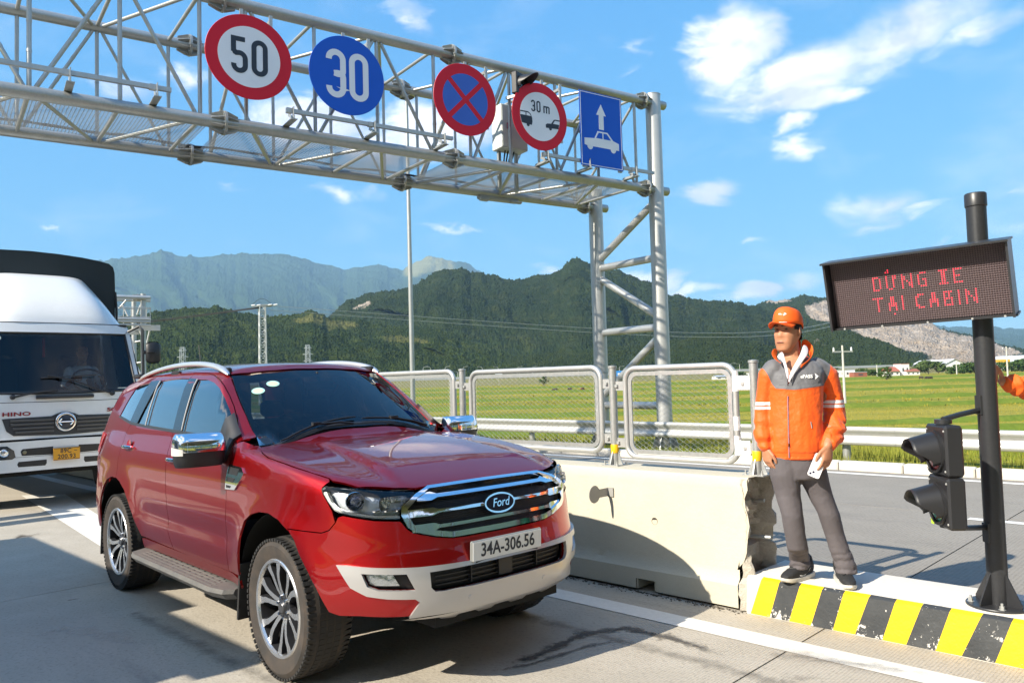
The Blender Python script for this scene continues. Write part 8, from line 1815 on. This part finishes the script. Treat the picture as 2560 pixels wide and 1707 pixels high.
    def tf(co):
        kz = co[:, 2]; d = .011 * fold_n(co, 10, 5, 9, 6); low = np.clip((.52 - kz) / .18, 0, 1); d = d + .012 * low * (np.abs(np.sin(kz * 48 + 9 * fold_n(co, 9, 9, 5, 2))) - .4)
        crz = np.clip((1.0 - kz) / .1, 0, 1); return d
    tr = add(remesh(b, 'trousers', .0075, TR, None, 4, tf))
    # shoes
    SH = mat('shoe_black', (.018, .018, .019), .75, bump=[(200, .3)]); SO = mat('sole_pale', (.60, .58, .53), .6, var=[(12, .5, (.42, .38, .32))])
    for a, f_, nm in ((fR, Vector((-.13, -1, 0)), 0), (fL, Vector((-.84, -.55, 0)), 1)):
        f_ = f_.normalized(); l_ = Vector((-f_.y, f_.x, 0)); o = Vector((a.x, a.y, KH)) - f_ * .03; up = Z
        b = MB(); loft(b, [(o - f_ * .125 + up * .075, l_ * .025, up * .045), (o - f_ * .10 + up * .075, l_ * .036, up * .055), (o - f_ * .05 + up * .072, l_ * .040, up * .058), (o + f_ * .01 + up * .062, l_ * .043, up * .048), (o + f_ * .07 + up * .05, l_ * .046, up * .036), (o + f_ * .12 + up * .042, l_ * .044, up * .027), (o + f_ * .155 + up * .036, l_ * .032, up * .019), (o + f_ * .170 + up * .033, l_ * .014, up * .010)], 18, 2.3)
        chain(b, [o - f_ * .07 + up * .08, o - f_ * .072 + up * .125], [.043, .044]); sh = add(remesh(b, 'shoe', .005, SH, None, 4))
        b = MB(); P = [(-.135, .0), (-.125, .030), (-.06, .040), (.02, .043), (.09, .048), (.135, .043), (.168, .024), (.180, 0)]; P = P + [(x, -y) for x, y in P[::-1][1:-1]]
        V = []; 
        for zz, sc_ in ((.0, .96), (.012, 1.02), (.026, 1.0)):
            for x, y in P: V.append(o + f_ * x * sc_ + l_ * y * sc_ + up * (zz + (.014 * max(0, (-x - .02) / .12) if zz > .02 else 0) + (.010 * max(0, (x - .11) / .07))))
        n = len(P); b.add(V, [(j * n + i, j * n + (i + 1) % n, (j + 1) * n + (i + 1) % n, (j + 1) * n + i) for j in range(2) for i in range(n)] + [tuple(range(n)), tuple(range(2 * n, 3 * n))]); b.build('sole', SO, sh, smooth=50)
        bs_ = BVHTree.FromPolygons([tuple(v.co) for v in sh.data.vertices], [tuple(p.vertices) for p in sh.data.polygons])
        for k in range(5):
            q = o + f_ * (-.01 + .022 * k); b = MB(); P_ = []
            for t_ in np.linspace(-1, 1, 7):
                h = bs_.ray_cast(q + l_ * .028 * t_ + f_ * .014 * t_ * (1 if k % 2 else -1) + up * .3, -up); 
                if h[0] is not None: P_.append(h[0] + up * .002)
            if len(P_) > 2: b.tube(P_, .0022, 6); b.build('lace', HAIR, sh)
        sd_ = l_                                               # white tick on the outer side
        for sdn in (1, -1):
            P_ = []
            for x, z in ((.055, .045), (.01, .034), (-.02, .040), (-.055, .066), (-.085, .092), (-.05, .056), (-.015, .029), (.015, .026), (.05, .036)):
                h = bs_.ray_cast(o + f_ * x + up * z + sd_ * .2 * sdn, -sd_ * sdn); 
                if h[0] is not None: P_.append(h[0] + sd_ * .0015 * sdn)
            if len(P_) > 5: b = MB(); b.add(P_, [tuple(range(len(P_)))]); b.build('shoe_stripe', MWP, sh, smooth=0)
    # phone in his left hand: a thing of its own
    pc = pp(2043, 1164, -.165); ph = thing('phone', 'white smartphone with two dark camera lenses in the hand of the man in orange', 'phone', pc)
    up_ = (pp(2036, 1143, -.125) - pp(2052, 1180, -.125)).normalized(); up_ = (Vector((.42, .0, .9)) ).normalized(); pn = Vector((-.30, -.92, .12)); pn = (pn - up_ * pn.dot(up_)).normalized(); sx = up_.cross(pn)
    up2 = up_
    b = MB(); pr = rrect(.074, .150, .013, 5); b.prism(pr, pc - pn * .004, sx, up2, pn, .008); b.build('phone_body', mat('phone_white', (.82, .80, .82), .15, coat=.8), ph, smooth=30, world=ph)
    b = MB(); b.prism([(x - .014, y - .052) for x, y in rrect(.034, .034, .009, 4)], pc + pn * .004, sx, up2, pn, .0012); b.build('camera_island', MATS['phone_white'], ph, smooth=0, world=ph)
    for dx, dy in ((-.021, -.059), (-.007, -.045)): b = MB(); b.lathe([(0, .0025), (.0068, .002), (.0075, 0)], pc + pn * .005 + sx * dx + up2 * dy, pn, 16); b.build('camera_lens', mat('lens_navy', (.01, .012, .05), .1, coat=1), ph, world=ph)
    return body
man = build_attendant()
# second attendant: arm reaching into the frame from the right, hand on the pole
def build_helper():
    Y0 = 4.66; q = lambda px, py, dy=0: at_y(px, py, Y0 + dy); Z = Vector((0, 0, 1))
    wr, el, sh_ = q(2508, 953, .02), q(2620, 985, .10), q(2760, 900, .2)
    b = MB(); hand(b, wr, q(2482, 930, -.02) - wr, Vector((-.85, -.4, .1)), Vector((.2, .1, 1)), .55, 1.0, .6); chain(b, [wr, el, sh_], [.030, .042, .05])
    c = sh_ + Vector((.20, .02, -.02)); feet = Vector((c.x, c.y, .0)); head_mesh(b, c + Z * .27, Vector((-.9, -.4, 0)).normalized(), Vector((.4, -.9, 0)).normalized(), Z); chain(b, [c + Z * .2, c], [.058, .08])
    loft(b, [(c + Z * (z - .1), Vector((.06, .15, 0)) * w, Vector((-.10, .04, 0)) * w) for z, w in ((.10, .6), (.05, 1), (-.2, 1), (-.45, .95))], 16); 
    for sg in (-1, 1): chain(b, [c + Vector((.03 * sg, .09 * sg, -.5)), c + Vector((.03 * sg, .09 * sg, -.9)), Vector((feet.x + .03 * sg, feet.y + .09 * sg, .08))], [.085, .055, .04])
    o = remesh(b, 'person', .006, SKIN, smooth_it=2); tag(o, 'arm in orange sleeve reaching in at the right edge, hand on the pole', 'person')
    b = MB(); chain(b, [q(2518, 955, .02), q(2530, 960, .02), q(2570, 972, .06), el, el.lerp(sh_, .5), sh_, c + Z * -.02], [.034, .052, .062, .066, .07, .078, .09], 18); loft(b, [(c + Z * (z - .1), Vector((.075, .18, 0)) * w, Vector((-.125, .05, 0)) * w) for z, w in ((.12, .6), (.06, 1), (-.2, 1.02), (-.62, 1.0))], 20, 2.3)
    j = remesh(b, 'jacket', .008, M_ORANGE, None, 4, lambda co: .012 * np.sin(co[:, 0] * 95 + 8 * fold_n(co, 7, 7, 9, 4)) * np.clip((q(2640, 960).x - co[:, 0]) / .1, 0, 1) + .01 * fold_n(co, 9, 9, 9, 1)); j.parent = o
    b = MB()
    for sg in (-1, 1): loft(b, [(c + Vector((.03 * sg, .085 * sg, -.55)), (.07, .03, 0), (-.03, .09, 0)), (c + Vector((.03 * sg, .09 * sg, -.9)), (.06, .02, 0), (-.02, .065, 0)), (Vector((feet.x + .03 * sg, feet.y + .09 * sg, .05)), (.055, .02, 0), (-.02, .06, 0))], 14)
    t_ = remesh(b, 'trousers', .01, MATS['trouser_grey'], None, 3); t_.parent = o
build_helper()
# lorry driver
def build_driver():
    T = lambda x, y, z: T0 + TF * x + TL * y + Vector((0, 0, z)); Z = Vector((0, 0, 1)); b = MB(); c = T(-1.28, .56, 1.80)
    head_mesh(b, c + Z * .42 + TF * .05, (TF + TL * -.15).normalized(), (TL + TF * .15).normalized(), Z); chain(b, [c + Z * .33 + TF * .03, c + Z * .2], [.055, .075]); loft(b, [(c + Z * z, TL * w, TF * d) for z, w, d in ((-.35, .16, .12), (0, .16, .11), (.17, .17, .09), (.23, .09, .06))], 16)
    for sg in (-1, 1): chain(b, [c + TL * .19 * sg + Z * .15, c + TL * .27 * sg + TF * .16 - Z * .08, T(-.93, .56 + .19 * sg, 1.84)], [.055, .042, .032]); hand(b, T(-.93, .56 + .19 * sg, 1.84), TF - TL * .3 * sg, -Z + TF * .2, TL * -sg + Z * .6, .6)
    o = remesh(b, 'person', .008, SKIN, smooth_it=2); tag(o, 'driver in white shirt behind the windscreen of the white lorry', 'person')
    b = MB(); loft(b, [(c + Z * z, TL * w, TF * d) for z, w, d in ((-.38, .19, .15), (0, .185, .135), (.16, .195, .11), (.235, .10, .075))], 18)
    for sg in (-1, 1): chain(b, [c + TL * .17 * sg + Z * .155, c + TL * .27 * sg + TF * .15 - Z * .075, T(-1.05, .56 + .22 * sg, 1.80)], [.072, .062, .05])
    s = remesh(b, 'shirt', .011, mat('shirt_white', (.78, .80, .82), .75), None, 3, lambda co: .012 * fold_n(co, 9, 9, 12, 2)); s.parent = o
    b = MB(); h = c + Z * .42 + TF * .05; b.lathe([(0, .128), (.05, .12), (.075, .09), (.082, .05), (.08, .03)], h - TF * .012, Z, 22); q = b.build('hair', HAIR, o, smooth=60)
build_driver()
# ================================================================== far side of the fields
GREEN1 = mat('tree_leaf', (.045, .085, .020), .8, spec=.15, var=[(.5, .8, (.075, .12, .026)), (3, .6, (.026, .05, .013))])
GREEN2 = mat('tree_leaf_pale', (.07, .105, .03), .8, spec=.15, var=[(.5, .8, (.10, .14, .04)), (3, .6, (.035, .06, .018))])
BARK = mat('bark', (.10, .08, .06), .9)
def tree(name, label, base, h, w, seed, m, n=700, trunk=.35, group=None, cat='tree', palm=False):
    g = np.random.default_rng(seed); base = (base[0], base[1], FZ); h = h - FZ; t = thing(name, label, cat, base, 0, group); b = MB(); th = h * trunk
    b.tube([(0, 0, -.1), (w * .02, 0, th * .6), (w * .05, .0, h * .7)], [.05 * h ** .7, .035 * h ** .7, .012 * h], 7)
    for k in range(5): a = k * 1.3; b.tube([(0, 0, th * (.6 + .1 * k)), (cos(a) * w * .2, sin(a) * w * .2, th * (.9 + .15 * k)), (cos(a) * w * .36, sin(a) * w * .36, h * .62)], [.02 * h, .012 * h, .006 * h], 5)
    b.build('trunk', BARK, t, smooth=50)
    cl = []
    for k in range(11): a, r, z = g.random() * 2 * pi, w * .36 * g.random() ** .6, h * (trunk + (1 - trunk) * (.12 + .78 * g.random())); cl.append((cos(a) * r, sin(a) * r, z, w * (.14 + .12 * g.random())))
    ci = g.integers(0, len(cl), n); C = np.array(cl)[ci]; d = g.normal(size=(n, 3)); d /= np.linalg.norm(d, axis=1)[:, None]; P = C[:, :3] + d * C[:, 3:4] * (.55 + .5 * g.random((n, 1))) * [1, 1, .8]
    P[:, 2] = np.clip(P[:, 2], h * trunk * .5, h); s = (w * .055 * (.6 + .8 * g.random(n)))[:, None]
    a1 = g.normal(size=(n, 3)); a1 /= np.linalg.norm(a1, axis=1)[:, None]; a2 = np.cross(a1, d); a2 /= np.linalg.norm(a2, axis=1)[:, None] + 1e-9
    V = np.stack([P - a1 * s, P + a2 * s * .6, P + a1 * s, P - a2 * s * .6], 1).reshape(-1, 3)
    q = MB(); q.v = V.tolist(); q.f = [(4 * i, 4 * i + 1, 4 * i + 2, 4 * i + 3) for i in range(n)]; q.m = [0] * n; q.build('crown', m, t, smooth=0); return t
def house(label, px0, px1, pyt, pyb, Y, depth, wall, roofm, roof='gable', rot=.0, win=3, cat='house', name='house', rh=.35):
    p0, p1 = at_y(px0, pyb, Y), at_y(px1, pyb, Y); w = p1.x - p0.x; h = at_y(px0, pyt, Y).z; c = Vector(((p0.x + p1.x) / 2, Y + depth / 2, FZ)); h -= FZ; t = thing(name, label, cat, c, rot)
    hw = h * (1 - rh) if roof != 'flat' else h
    b = MB(); b.box((0, 0, hw / 2), (w, depth, hw)); b.build('wall', wall, t, smooth=0)
    if roof == 'gable': b = MB(); b.add([(-w * .53, -depth * .56, hw * .97), (w * .53, -depth * .56, hw * .97), (w * .53, 0, h), (-w * .53, 0, h), (w * .53, depth * .56, hw * .97), (-w * .53, depth * .56, hw * .97)], [(0, 1, 2, 3), (3, 2, 4, 5)]); b.add([(-w * .5, -depth * .5, hw), (-w * .5, depth * .5, hw), (-w * .5, 0, h * .98), (w * .5, -depth * .5, hw), (w * .5, depth * .5, hw), (w * .5, 0, h * .98)], [(0, 1, 2), (3, 4, 5)]); b.build('roof', roofm, t, smooth=0)
    elif roof == 'end': b = MB(); b.add([(-w * .53, -depth * .52, hw * .96), (0, -depth * .52, h), (w * .53, -depth * .52, hw * .96), (-w * .53, depth * .52, hw * .96), (0, depth * .52, h), (w * .53, depth * .52, hw * .96)], [(0, 1, 4, 3), (1, 2, 5, 4)]); b.add([(-w * .5, -depth * .5, hw), (0, -depth * .5, h * .99), (w * .5, -depth * .5, hw)], [(0, 1, 2)]); b.build('roof', roofm, t, smooth=0)
    else: b = MB(); b.box((0, 0, hw + .1), (w * 1.03, depth * 1.03, .2)); b.build('roof', roofm, t, smooth=0)
    for i in range(win): b = MB(); b.box((-w / 2 + w * (i + .5) / win, -depth / 2 - .03, hw * .5), (w / win * .35, .06, hw * .3)); b.build('window', mat('far_window', (.05, .06, .07), .3), t, smooth=0)
    return t
WW = mat('far_white', (.72, .71, .69), .7, var=[(.4, .3, (.6, .58, .55))]); RB_ = mat('brick_red', (.30, .10, .06), .85, var=[(.5, .4, (.22, .08, .05))]); RT = mat('tin_roof', (.45, .47, .50), .5, .3); RR = mat('tile_red', (.36, .11, .07), .8)
house('long low white building behind the man in orange', 2089, 2138, 925, 943, 345, 14, WW, RT, 'flat', win=4); house('small brick red shed at the right end of the long white building', 2136, 2168, 931, 942, 340, 8, RB_, RT, 'flat', win=1, cat='shed', name='shed')
house('small house with red tiled roof in the middle of the far village', 2224, 2250, 917, 934, 350, 9, WW, RR, 'gable', win=2, rh=.5); house('tall narrow white house with a flat roof in the far village', 2253, 2274, 910, 932, 352, 7, WW, RR, 'flat', win=2); house('low white house with porch right of the tall narrow one', 2266, 2300, 922, 934, 350, 7, WW, RB_, 'gable', win=3, rh=.4)
house('wide pale warehouse with shallow gable among trees left of the dark pole', 2355, 2420, 898, 928, 480, 40, WW, mat('roof_pale', (.70, .71, .72), .5), 'end', win=0, rh=.45, cat='warehouse', name='warehouse'); house('pale warehouse at the right edge beyond the orange sleeve', 2530, 2640, 888, 928, 470, 40, WW, MATS['roof_pale'], 'end', win=0, rh=.4, cat='warehouse', name='warehouse'); house('long white house low behind the mesh fence at the far left of the man', 1858, 1900, 932, 946, 400, 10, WW, RT, 'flat', win=3); house('white block beside the wiped fence panel, far across the field', 1790, 1825, 938, 948, 420, 9, WW, RT, 'gable', win=2)
# yellow gantry crane
t = thing('gantry_crane', 'yellow gantry crane in the distance right of the dark pole', 'crane', at_y(2505, 925, 430)); m = mat('crane_yellow', (.75, .40, .03), .5)
a, c = at_y(2470, 902, 430), at_y(2515, 902, 430); b = MB(); b.box((a + c) / 2, ((c - a).x + 4, 1.2, 1.5)); b.build('girder', m, t, smooth=0, world=t)
for p in (a, c): b = MB(); b.box((p.x, p.y, (p.z + FZ) / 2), (1.2, 1.2, p.z - FZ)); b.build('leg', m, t, smooth=0, world=t)
# trees by the village
rt = random.Random(9)
TL_ = [(2385, 918, 6.5, 9, 'dense rounded dark tree left of the dark pole, near the warehouse'), (2345, 905, 7, 12, 'broad pale green tree in front of the wide warehouse'), (2320, 903, 7, 11, 'bushy pale tree right of the low white house'), (2295, 904, 6.5, 9, 'bushy tree close behind the low porch house'), (2410, 912, 7, 11, 'wide green tree touching the left side of the dark pole'), (2440, 908, 7, 12, 'tree hidden mostly behind the dark pole'), (2200, 922, 4.2, 8, 'low dark palm grove tree left of the red roofed house'), (2180, 924, 4, 7, 'low dark tree right of the brick shed'), (2212, 920, 4.4, 7, 'dark shrubby tree beside the red tiled house'), (2152, 921, 4, 6, 'dark tree top behind the brick shed'), (2080, 921, 4.5, 7, 'dark tree at the left end of the long white building'), (2530, 906, 7, 13, 'wide green tree in front of the right hand warehouse'), (2555, 900, 9, 13, 'tall green tree at the right edge of the picture'), (2490, 918, 4.5, 9, 'green tree below the yellow crane'), (2575, 906, 8, 12, 'tree just outside the right edge'), (1850, 930, 4, 8, 'dark tree low behind the mesh fence near the man')]
for i, (px, pyt, h, w, lab) in enumerate(TL_):
    Y = 355 + (i * 37) % 60; p = at_y(px, 930, Y); tree('tree', lab, (p.x, Y, 0), at_y(px, pyt, Y).z, w, 50 + i, GREEN2 if 'pale' in lab else GREEN1, 650, .22, 'trees along the far village')
p = at_y(2216, 942, 215); tree('bush', 'round dark green bush alone in the field below the village', (p.x, 215, 0), 2.3, 4.6, 81, GREEN1, 500, .1, cat='bush'); p = at_y(1360, 975, 260); tree('bush', 'small lone tree in the field seen through the long fence panel', (p.x, 260, 0), 3.8, 3.6, 82, GREEN1, 450, .25, cat='tree')
# far belt of trees under the hills, one mass
def belt():
    g = np.random.default_rng(6); n = 15000; X = g.uniform(-520, 420, n); Y = 540 + 60 * g.random(n) + .05 * X; H = (2.5 + 6.5 * fbm(X * .05, Y * .05, 4)); Zz = H * g.random(n) ** .7 + FZ; s = .5 + .7 * g.random(n)
    a = g.normal(size=(n, 3)); a /= np.linalg.norm(a, axis=1)[:, None]; c = g.normal(size=(n, 3)); c = np.cross(a, c); c /= np.linalg.norm(c, axis=1)[:, None]; P = np.stack([X, Y, Zz], -1); q = MB()
    V = np.stack([P - a * s[:, None], P + c * s[:, None], P + a * s[:, None], P - c * s[:, None]], 1).reshape(-1, 3); q.v = V.tolist(); q.f = [(4 * i, 4 * i + 1, 4 * i + 2, 4 * i + 3) for i in range(n)]; q.m = [0] * n; o = q.build('distant_trees', GREEN1, smooth=0); tag(o, kind='stuff')
belt()
# concrete poles in the field
for px, pt, pb, Y, lab in ((2112, 863, 995, 62, 'slim concrete power pole with crossarm right of the man'), (2520, 866, 945, 150, 'concrete power pole with crossarm above the orange sleeve'), (2193, 912, 936, 300, 'short distant pole above the brick shed roof'), (2392, 905, 932, 330, 'distant pole just left of the warehouse gable')):
    p0, p1 = at_y(px, pb, Y), at_y(px - 3, pt, Y); t = thing('utility_pole', lab, 'utility pole', (p0.x, Y, 0), 0, 'concrete poles in the fields'); b = MB(); b.tube([(p0.x, Y, FZ - .1), (p0.x, Y, p1.z)], [.012 * p1.z ** 1.0 + .05 + Y * .0004, .05 + Y * .0004], 8); b.build('pole_shaft', mat('pole_concrete', (.52, .50, .46), .8), t, world=t)
    if pt < 900: b = MB(); b.box((p0.x, Y, p1.z - .5), (1.6, .12, .12)); b.build('crossarm', M_GALV, t, smooth=0, world=t)
    if pt < 900:
        for dx in (-.7, 0, .7): b = MB(); b.lathe([(0, .3), (.06, .25), (.08, 0)], (p0.x + dx, Y, p1.z - .44), (0, 0, 1), 8); b.build('insulator', MATS['porcelain'], t, world=t)
# raised road far across the field: bank, guard rail, lamps
b = MB(); Yb = 450; b.add([(-420, Yb - 10, FZ), (330, Yb + 30, FZ), (330, Yb + 38, 2.9), (-420, Yb - 2, 2.9), (330, Yb + 60, 2.9), (-420, Yb + 22, 2.9)], [(0, 1, 2, 3), (3, 2, 4, 5)]); struct(b.build('embankment', mat('bank_scrub', (.15, .15, .05), .9, var=[(.06, .7, (.10, .12, .03)), (.4, .5, (.23, .17, .10))]), smooth=0))
bt = thing('far_guard_rail', 'grey guard rail on the raised road far across the fields', 'guard rail', (0, Yb, 2.9)); b = MB(); b.add([(-420, Yb - 2, 3.2), (330, Yb + 38, 3.2), (330, Yb + 38, 4.4), (-420, Yb - 2, 4.4)], [(0, 1, 2, 3)]); b.box((-45, Yb + 22, 3.6), (750, .3, 1.3), .0533); b.build('beam', mat('far_rail_grey', (.30, .32, .34), .5), bt, smooth=0, world=bt)
ORD = 'leftmost second third fourth fifth sixth seventh eighth ninth tenth eleventh twelfth thirteenth fourteenth fifteenth sixteenth seventeenth eighteenth nineteenth twentieth'.split()
l0 = None; LP = [1058, 1077, 1113, 1144, 1158, 1206, 1223, 1246, 1294, 1299, 1331, 1371, 1410, 1447, 1549, 1585, 1700, 1790, 1828, 1850]
for i, px in enumerate(LP):
    Y = 470 if i % 2 else 440; top = 916 if i not in (3, 6, 9) else 928; p = at_y(px, 940, Y); h = at_y(px, top, Y).z - 2.9
    if l0 is None:
        l0 = t = thing('street_lamp', 'street lamp', 'street lamp', (p.x, Y, 2.9), 0, 'lamps on the far raised road'); b = MB(); b.tube([(0, 0, 0), (0, 0, 8.2)], .16, 6); b.build('column', M_GALV2, t); b = MB(); b.tube([(0, 0, 8.2), (.5, 0, 9.2), (2.2, 0, 9.6)], .12, 5); b.box((2.4, 0, 9.6), (1.0, .35, .2)); b.build('arm', M_GALV2, t, smooth=0)
    else: t = copy_tree(l0); t.location = (p.x, Y, 2.9)
    t.rotation_euler = (0, 0, pi if i % 2 else 0); t.scale = (1, 1, max(.5, h / 9.6)); t['label'] = ORD[sorted(LP).index(px)] + ' from the left of the slim street lamps on the far raised road'
p = at_y(1557, 937, 420); t = thing('road_sign', 'small blue direction sign far away beside the left gantry post', 'road sign', (p.x, 420, 0)); b = MB(); b.box((p.x, 420, p.z), (7.5, .15, 4.6)); b.build('plate', mat('far_sign_blue', (.03, .22, .62), .5), t, smooth=0, world=t)
for dx in (-2, 2): b = MB(); b.tube([(p.x + dx, 420.3, FZ), (p.x + dx, 420.3, p.z)], .15, 6); b.build('post', M_GALV, t, world=t)
b = MB(); b.box((p.x - .8, 419.9, p.z + .6), (3.8, .02, .9)); b.box((p.x + .4, 419.9, p.z - .9), (4.6, .02, .8)); b.build('lettering', M_SIGNW, t, smooth=0, world=t)
p = at_y(1247, 935, 445); t = thing('billboard', 'small pale panel on the far raised road above the long fence panel', 'panel', (p.x, 445, 0)); b = MB(); b.box((p.x, 445, p.z - .5), (4.2, .2, 3.0)); b.build('plate', mat('pale_panel', (.5, .56, .62), .5), t, smooth=0, world=t); b = MB(); b.tube([(p.x, 445.2, FZ), (p.x, 445.2, p.z)], .15, 6); b.build('post', M_GALV, t, world=t)
# cattle
c0 = None
for i, (px, py, lab, m) in enumerate(((1388, 979, 'dark cow grazing left of the others behind the long fence panel', 0), (1425, 977, 'dark cow grazing behind the long fence panel, second from left', 0), (1456, 977, 'brown cow grazing beside the left gantry post', 1), (2303, 947, 'dark cow alone in the field below the village', 0), (2318, 948, 'left one of two dark cows in the field below the village', 0), (2326, 948, 'right one of two dark cows in the field below the village', 0))):
    p = at_z(px, py + 2, FZ); 
    def cow(m):
        b = MB(); loft(b, [((-.75, 0, .95), (0, .16, 0), (0, 0, .2)), ((-.6, 0, .95), (0, .28, 0), (0, 0, .36)), ((0, 0, .90), (0, .32, 0), (0, 0, .40)), ((.55, 0, .95), (0, .26, 0), (0, 0, .36)), ((.8, 0, .95), (0, .16, 0), (0, 0, .22)), ((1.05, 0, .70), (0, .12, 0), (0, 0, .15)), ((1.3, 0, .38), (0, .11, 0), (0, 0, .13)), ((1.42, 0, .16), (0, .07, 0), (0, 0, .08))], 12)
        for x, y in ((.5, .16), (.5, -.16), (-.6, .16), (-.6, -.16)): b.tube([(x, y, .8), (x + (.03 if x > 0 else -.10), y, .45), (x, y, 0)], [.11, .065, .05], 7)
        b.tube([(-.78, 0, 1.1), (-.88, 0, .8), (-.86, 0, .4)], .03, 5)
        for sg in (-1, 1): b.tube([(1.2, .1 * sg, .6), (1.2, .22 * sg, .62)], .04, 5)
        return b
    o = remesh(cow(m), 'cow', .05, mat('cow_dark', (.035, .025, .02), .8) if m == 0 else mat('cow_brown', (.22, .08, .035), .8), None, 2); o.location = (p.x, p.y, FZ); o.scale = (.7, .7, .7); o.rotation_euler = (0, 0, rt.uniform(0, 6)); tag(o, lab, 'cow', 'cattle in the fields')

# ================================================================== haze over the valley
def haze():
    b = MB(); b.add([(x, y, z) for z in (-3.5, 1350) for x, y in ((-10200, -10200), (10200, -10200), (10200, 10200), (-10200, 10200))], [(3, 2, 1, 0), (4, 5, 6, 7), (0, 1, 5, 4), (1, 2, 6, 5), (2, 3, 7, 6), (3, 0, 4, 7)])
    m = bpy.data.materials.new('haze_air'); m.use_nodes = True; t = m.node_tree; t.nodes.clear(); v = t.nodes.new('ShaderNodeVolumePrincipled'); v.inputs['Color'].default_value = (.42, .70, 1.0, 1); v.inputs['Density'].default_value = 0.75e-4; v.inputs['Anisotropy'].default_value = .0
    o = t.nodes.new('ShaderNodeOutputMaterial'); t.links.new(v.outputs[0], o.inputs['Volume']); h = b.build('haze', m, smooth=0); h['kind'] = 'stuff'
haze()

# ================================================================== toll plaza out of frame on the left: what throws the shade over the lane
bo = thing('toll_booth', 'grey toll booth beside the lane, out of the picture on the left', 'toll booth', rp(-3.9, -7), 0)
M_BOOTH = mat('booth_grey', (.42, .43, .43), .5)
b = MB(); b.box(rp(-4.0, -7.2, 1.2), (4.9, 1.9, 2.3), RA); b.build('booth_wall', M_BOOTH, bo, smooth=0, world=bo)
b = MB(); b.box(rp(-4.47, -7.05, 2.48), (4.36, 2.1, .22), RA); b.box(rp(-1.62, -7.17, 2.47), (1.34, 2.0, .2), RA); b.build('roof', M_WHITE, bo, smooth=0, world=bo)
for s in (-5.2, -3.9, -2.6): b = MB(); b.box(rp(s, -6.245, 1.5), (.9, .03, .9), RA); b.build('window', mat('booth_window', (.03, .04, .05), .1), bo, smooth=0, world=bo)
pl_ = struct(quad_obj('toll_island', M_KERBTOP, -14, 1.5, -8.2, -5.9, -.1, .2))
cp = thing('shade_beams', 'unseen steel beams added beside the truck lane to cast its shade bands', 'beam', rp(-8.3, -7))  # unseen beams, added to throw shade bands across the lane by the truck
for s in (-8.35, -7.85): b = MB(); b.box(rp(s, -7.4, 2.35), (.30, 5.0, .2), RA); b.build('beam', M_GALV, cp, smooth=0, world=cp)
for t_ in (-9.5, -6): b = MB(); b.lathe([(.08, 0), (.08, 2.3)], rp(-8.1, t_), (0, 0, 1), 14); b.build('post', M_GALV, cp, world=cp)
bp_ = thing('lane_post', 'slim post with a camera head beside the lane, out of the picture on the left', 'post', rp(-.86, -5.85))
b = MB(); b.lathe([(.03, 0), (.03, 2.15), (0, 2.15)], rp(-.86, -5.85), (0, 0, 1), 12); b.build('shaft', M_GALV, bp_, world=bp_)
b = MB(); b.box(rp(-.80, -5.8, 2.2), (.20, .4, .16), RA); b.build('camera_head', M_BLACK, bp_, smooth=0, world=bp_)

rf = thing('plaza_roof', 'flat roof of the toll plaza behind the viewer, out of the picture', 'roof', rp(18, -14))  # unseen roof, added to block sky light and deepen the shade on the lane
b = MB(); b.box(rp(20, -15, 6.9), (27, 46, .6), RA); b.build('roof_slab', mat('roof_grey', (.30, .31, .32), .6), rf, smooth=0, world=rf)
for s in (9, 20, 31):
    for t_ in (-34, -24.5, -15.5, -6.9, 6): b = MB(); b.lathe([(.22, 0), (.22, 6.65)], rp(s, t_), (0, 0, 1), 16); b.build('column', M_WHITE, rf, world=rf)
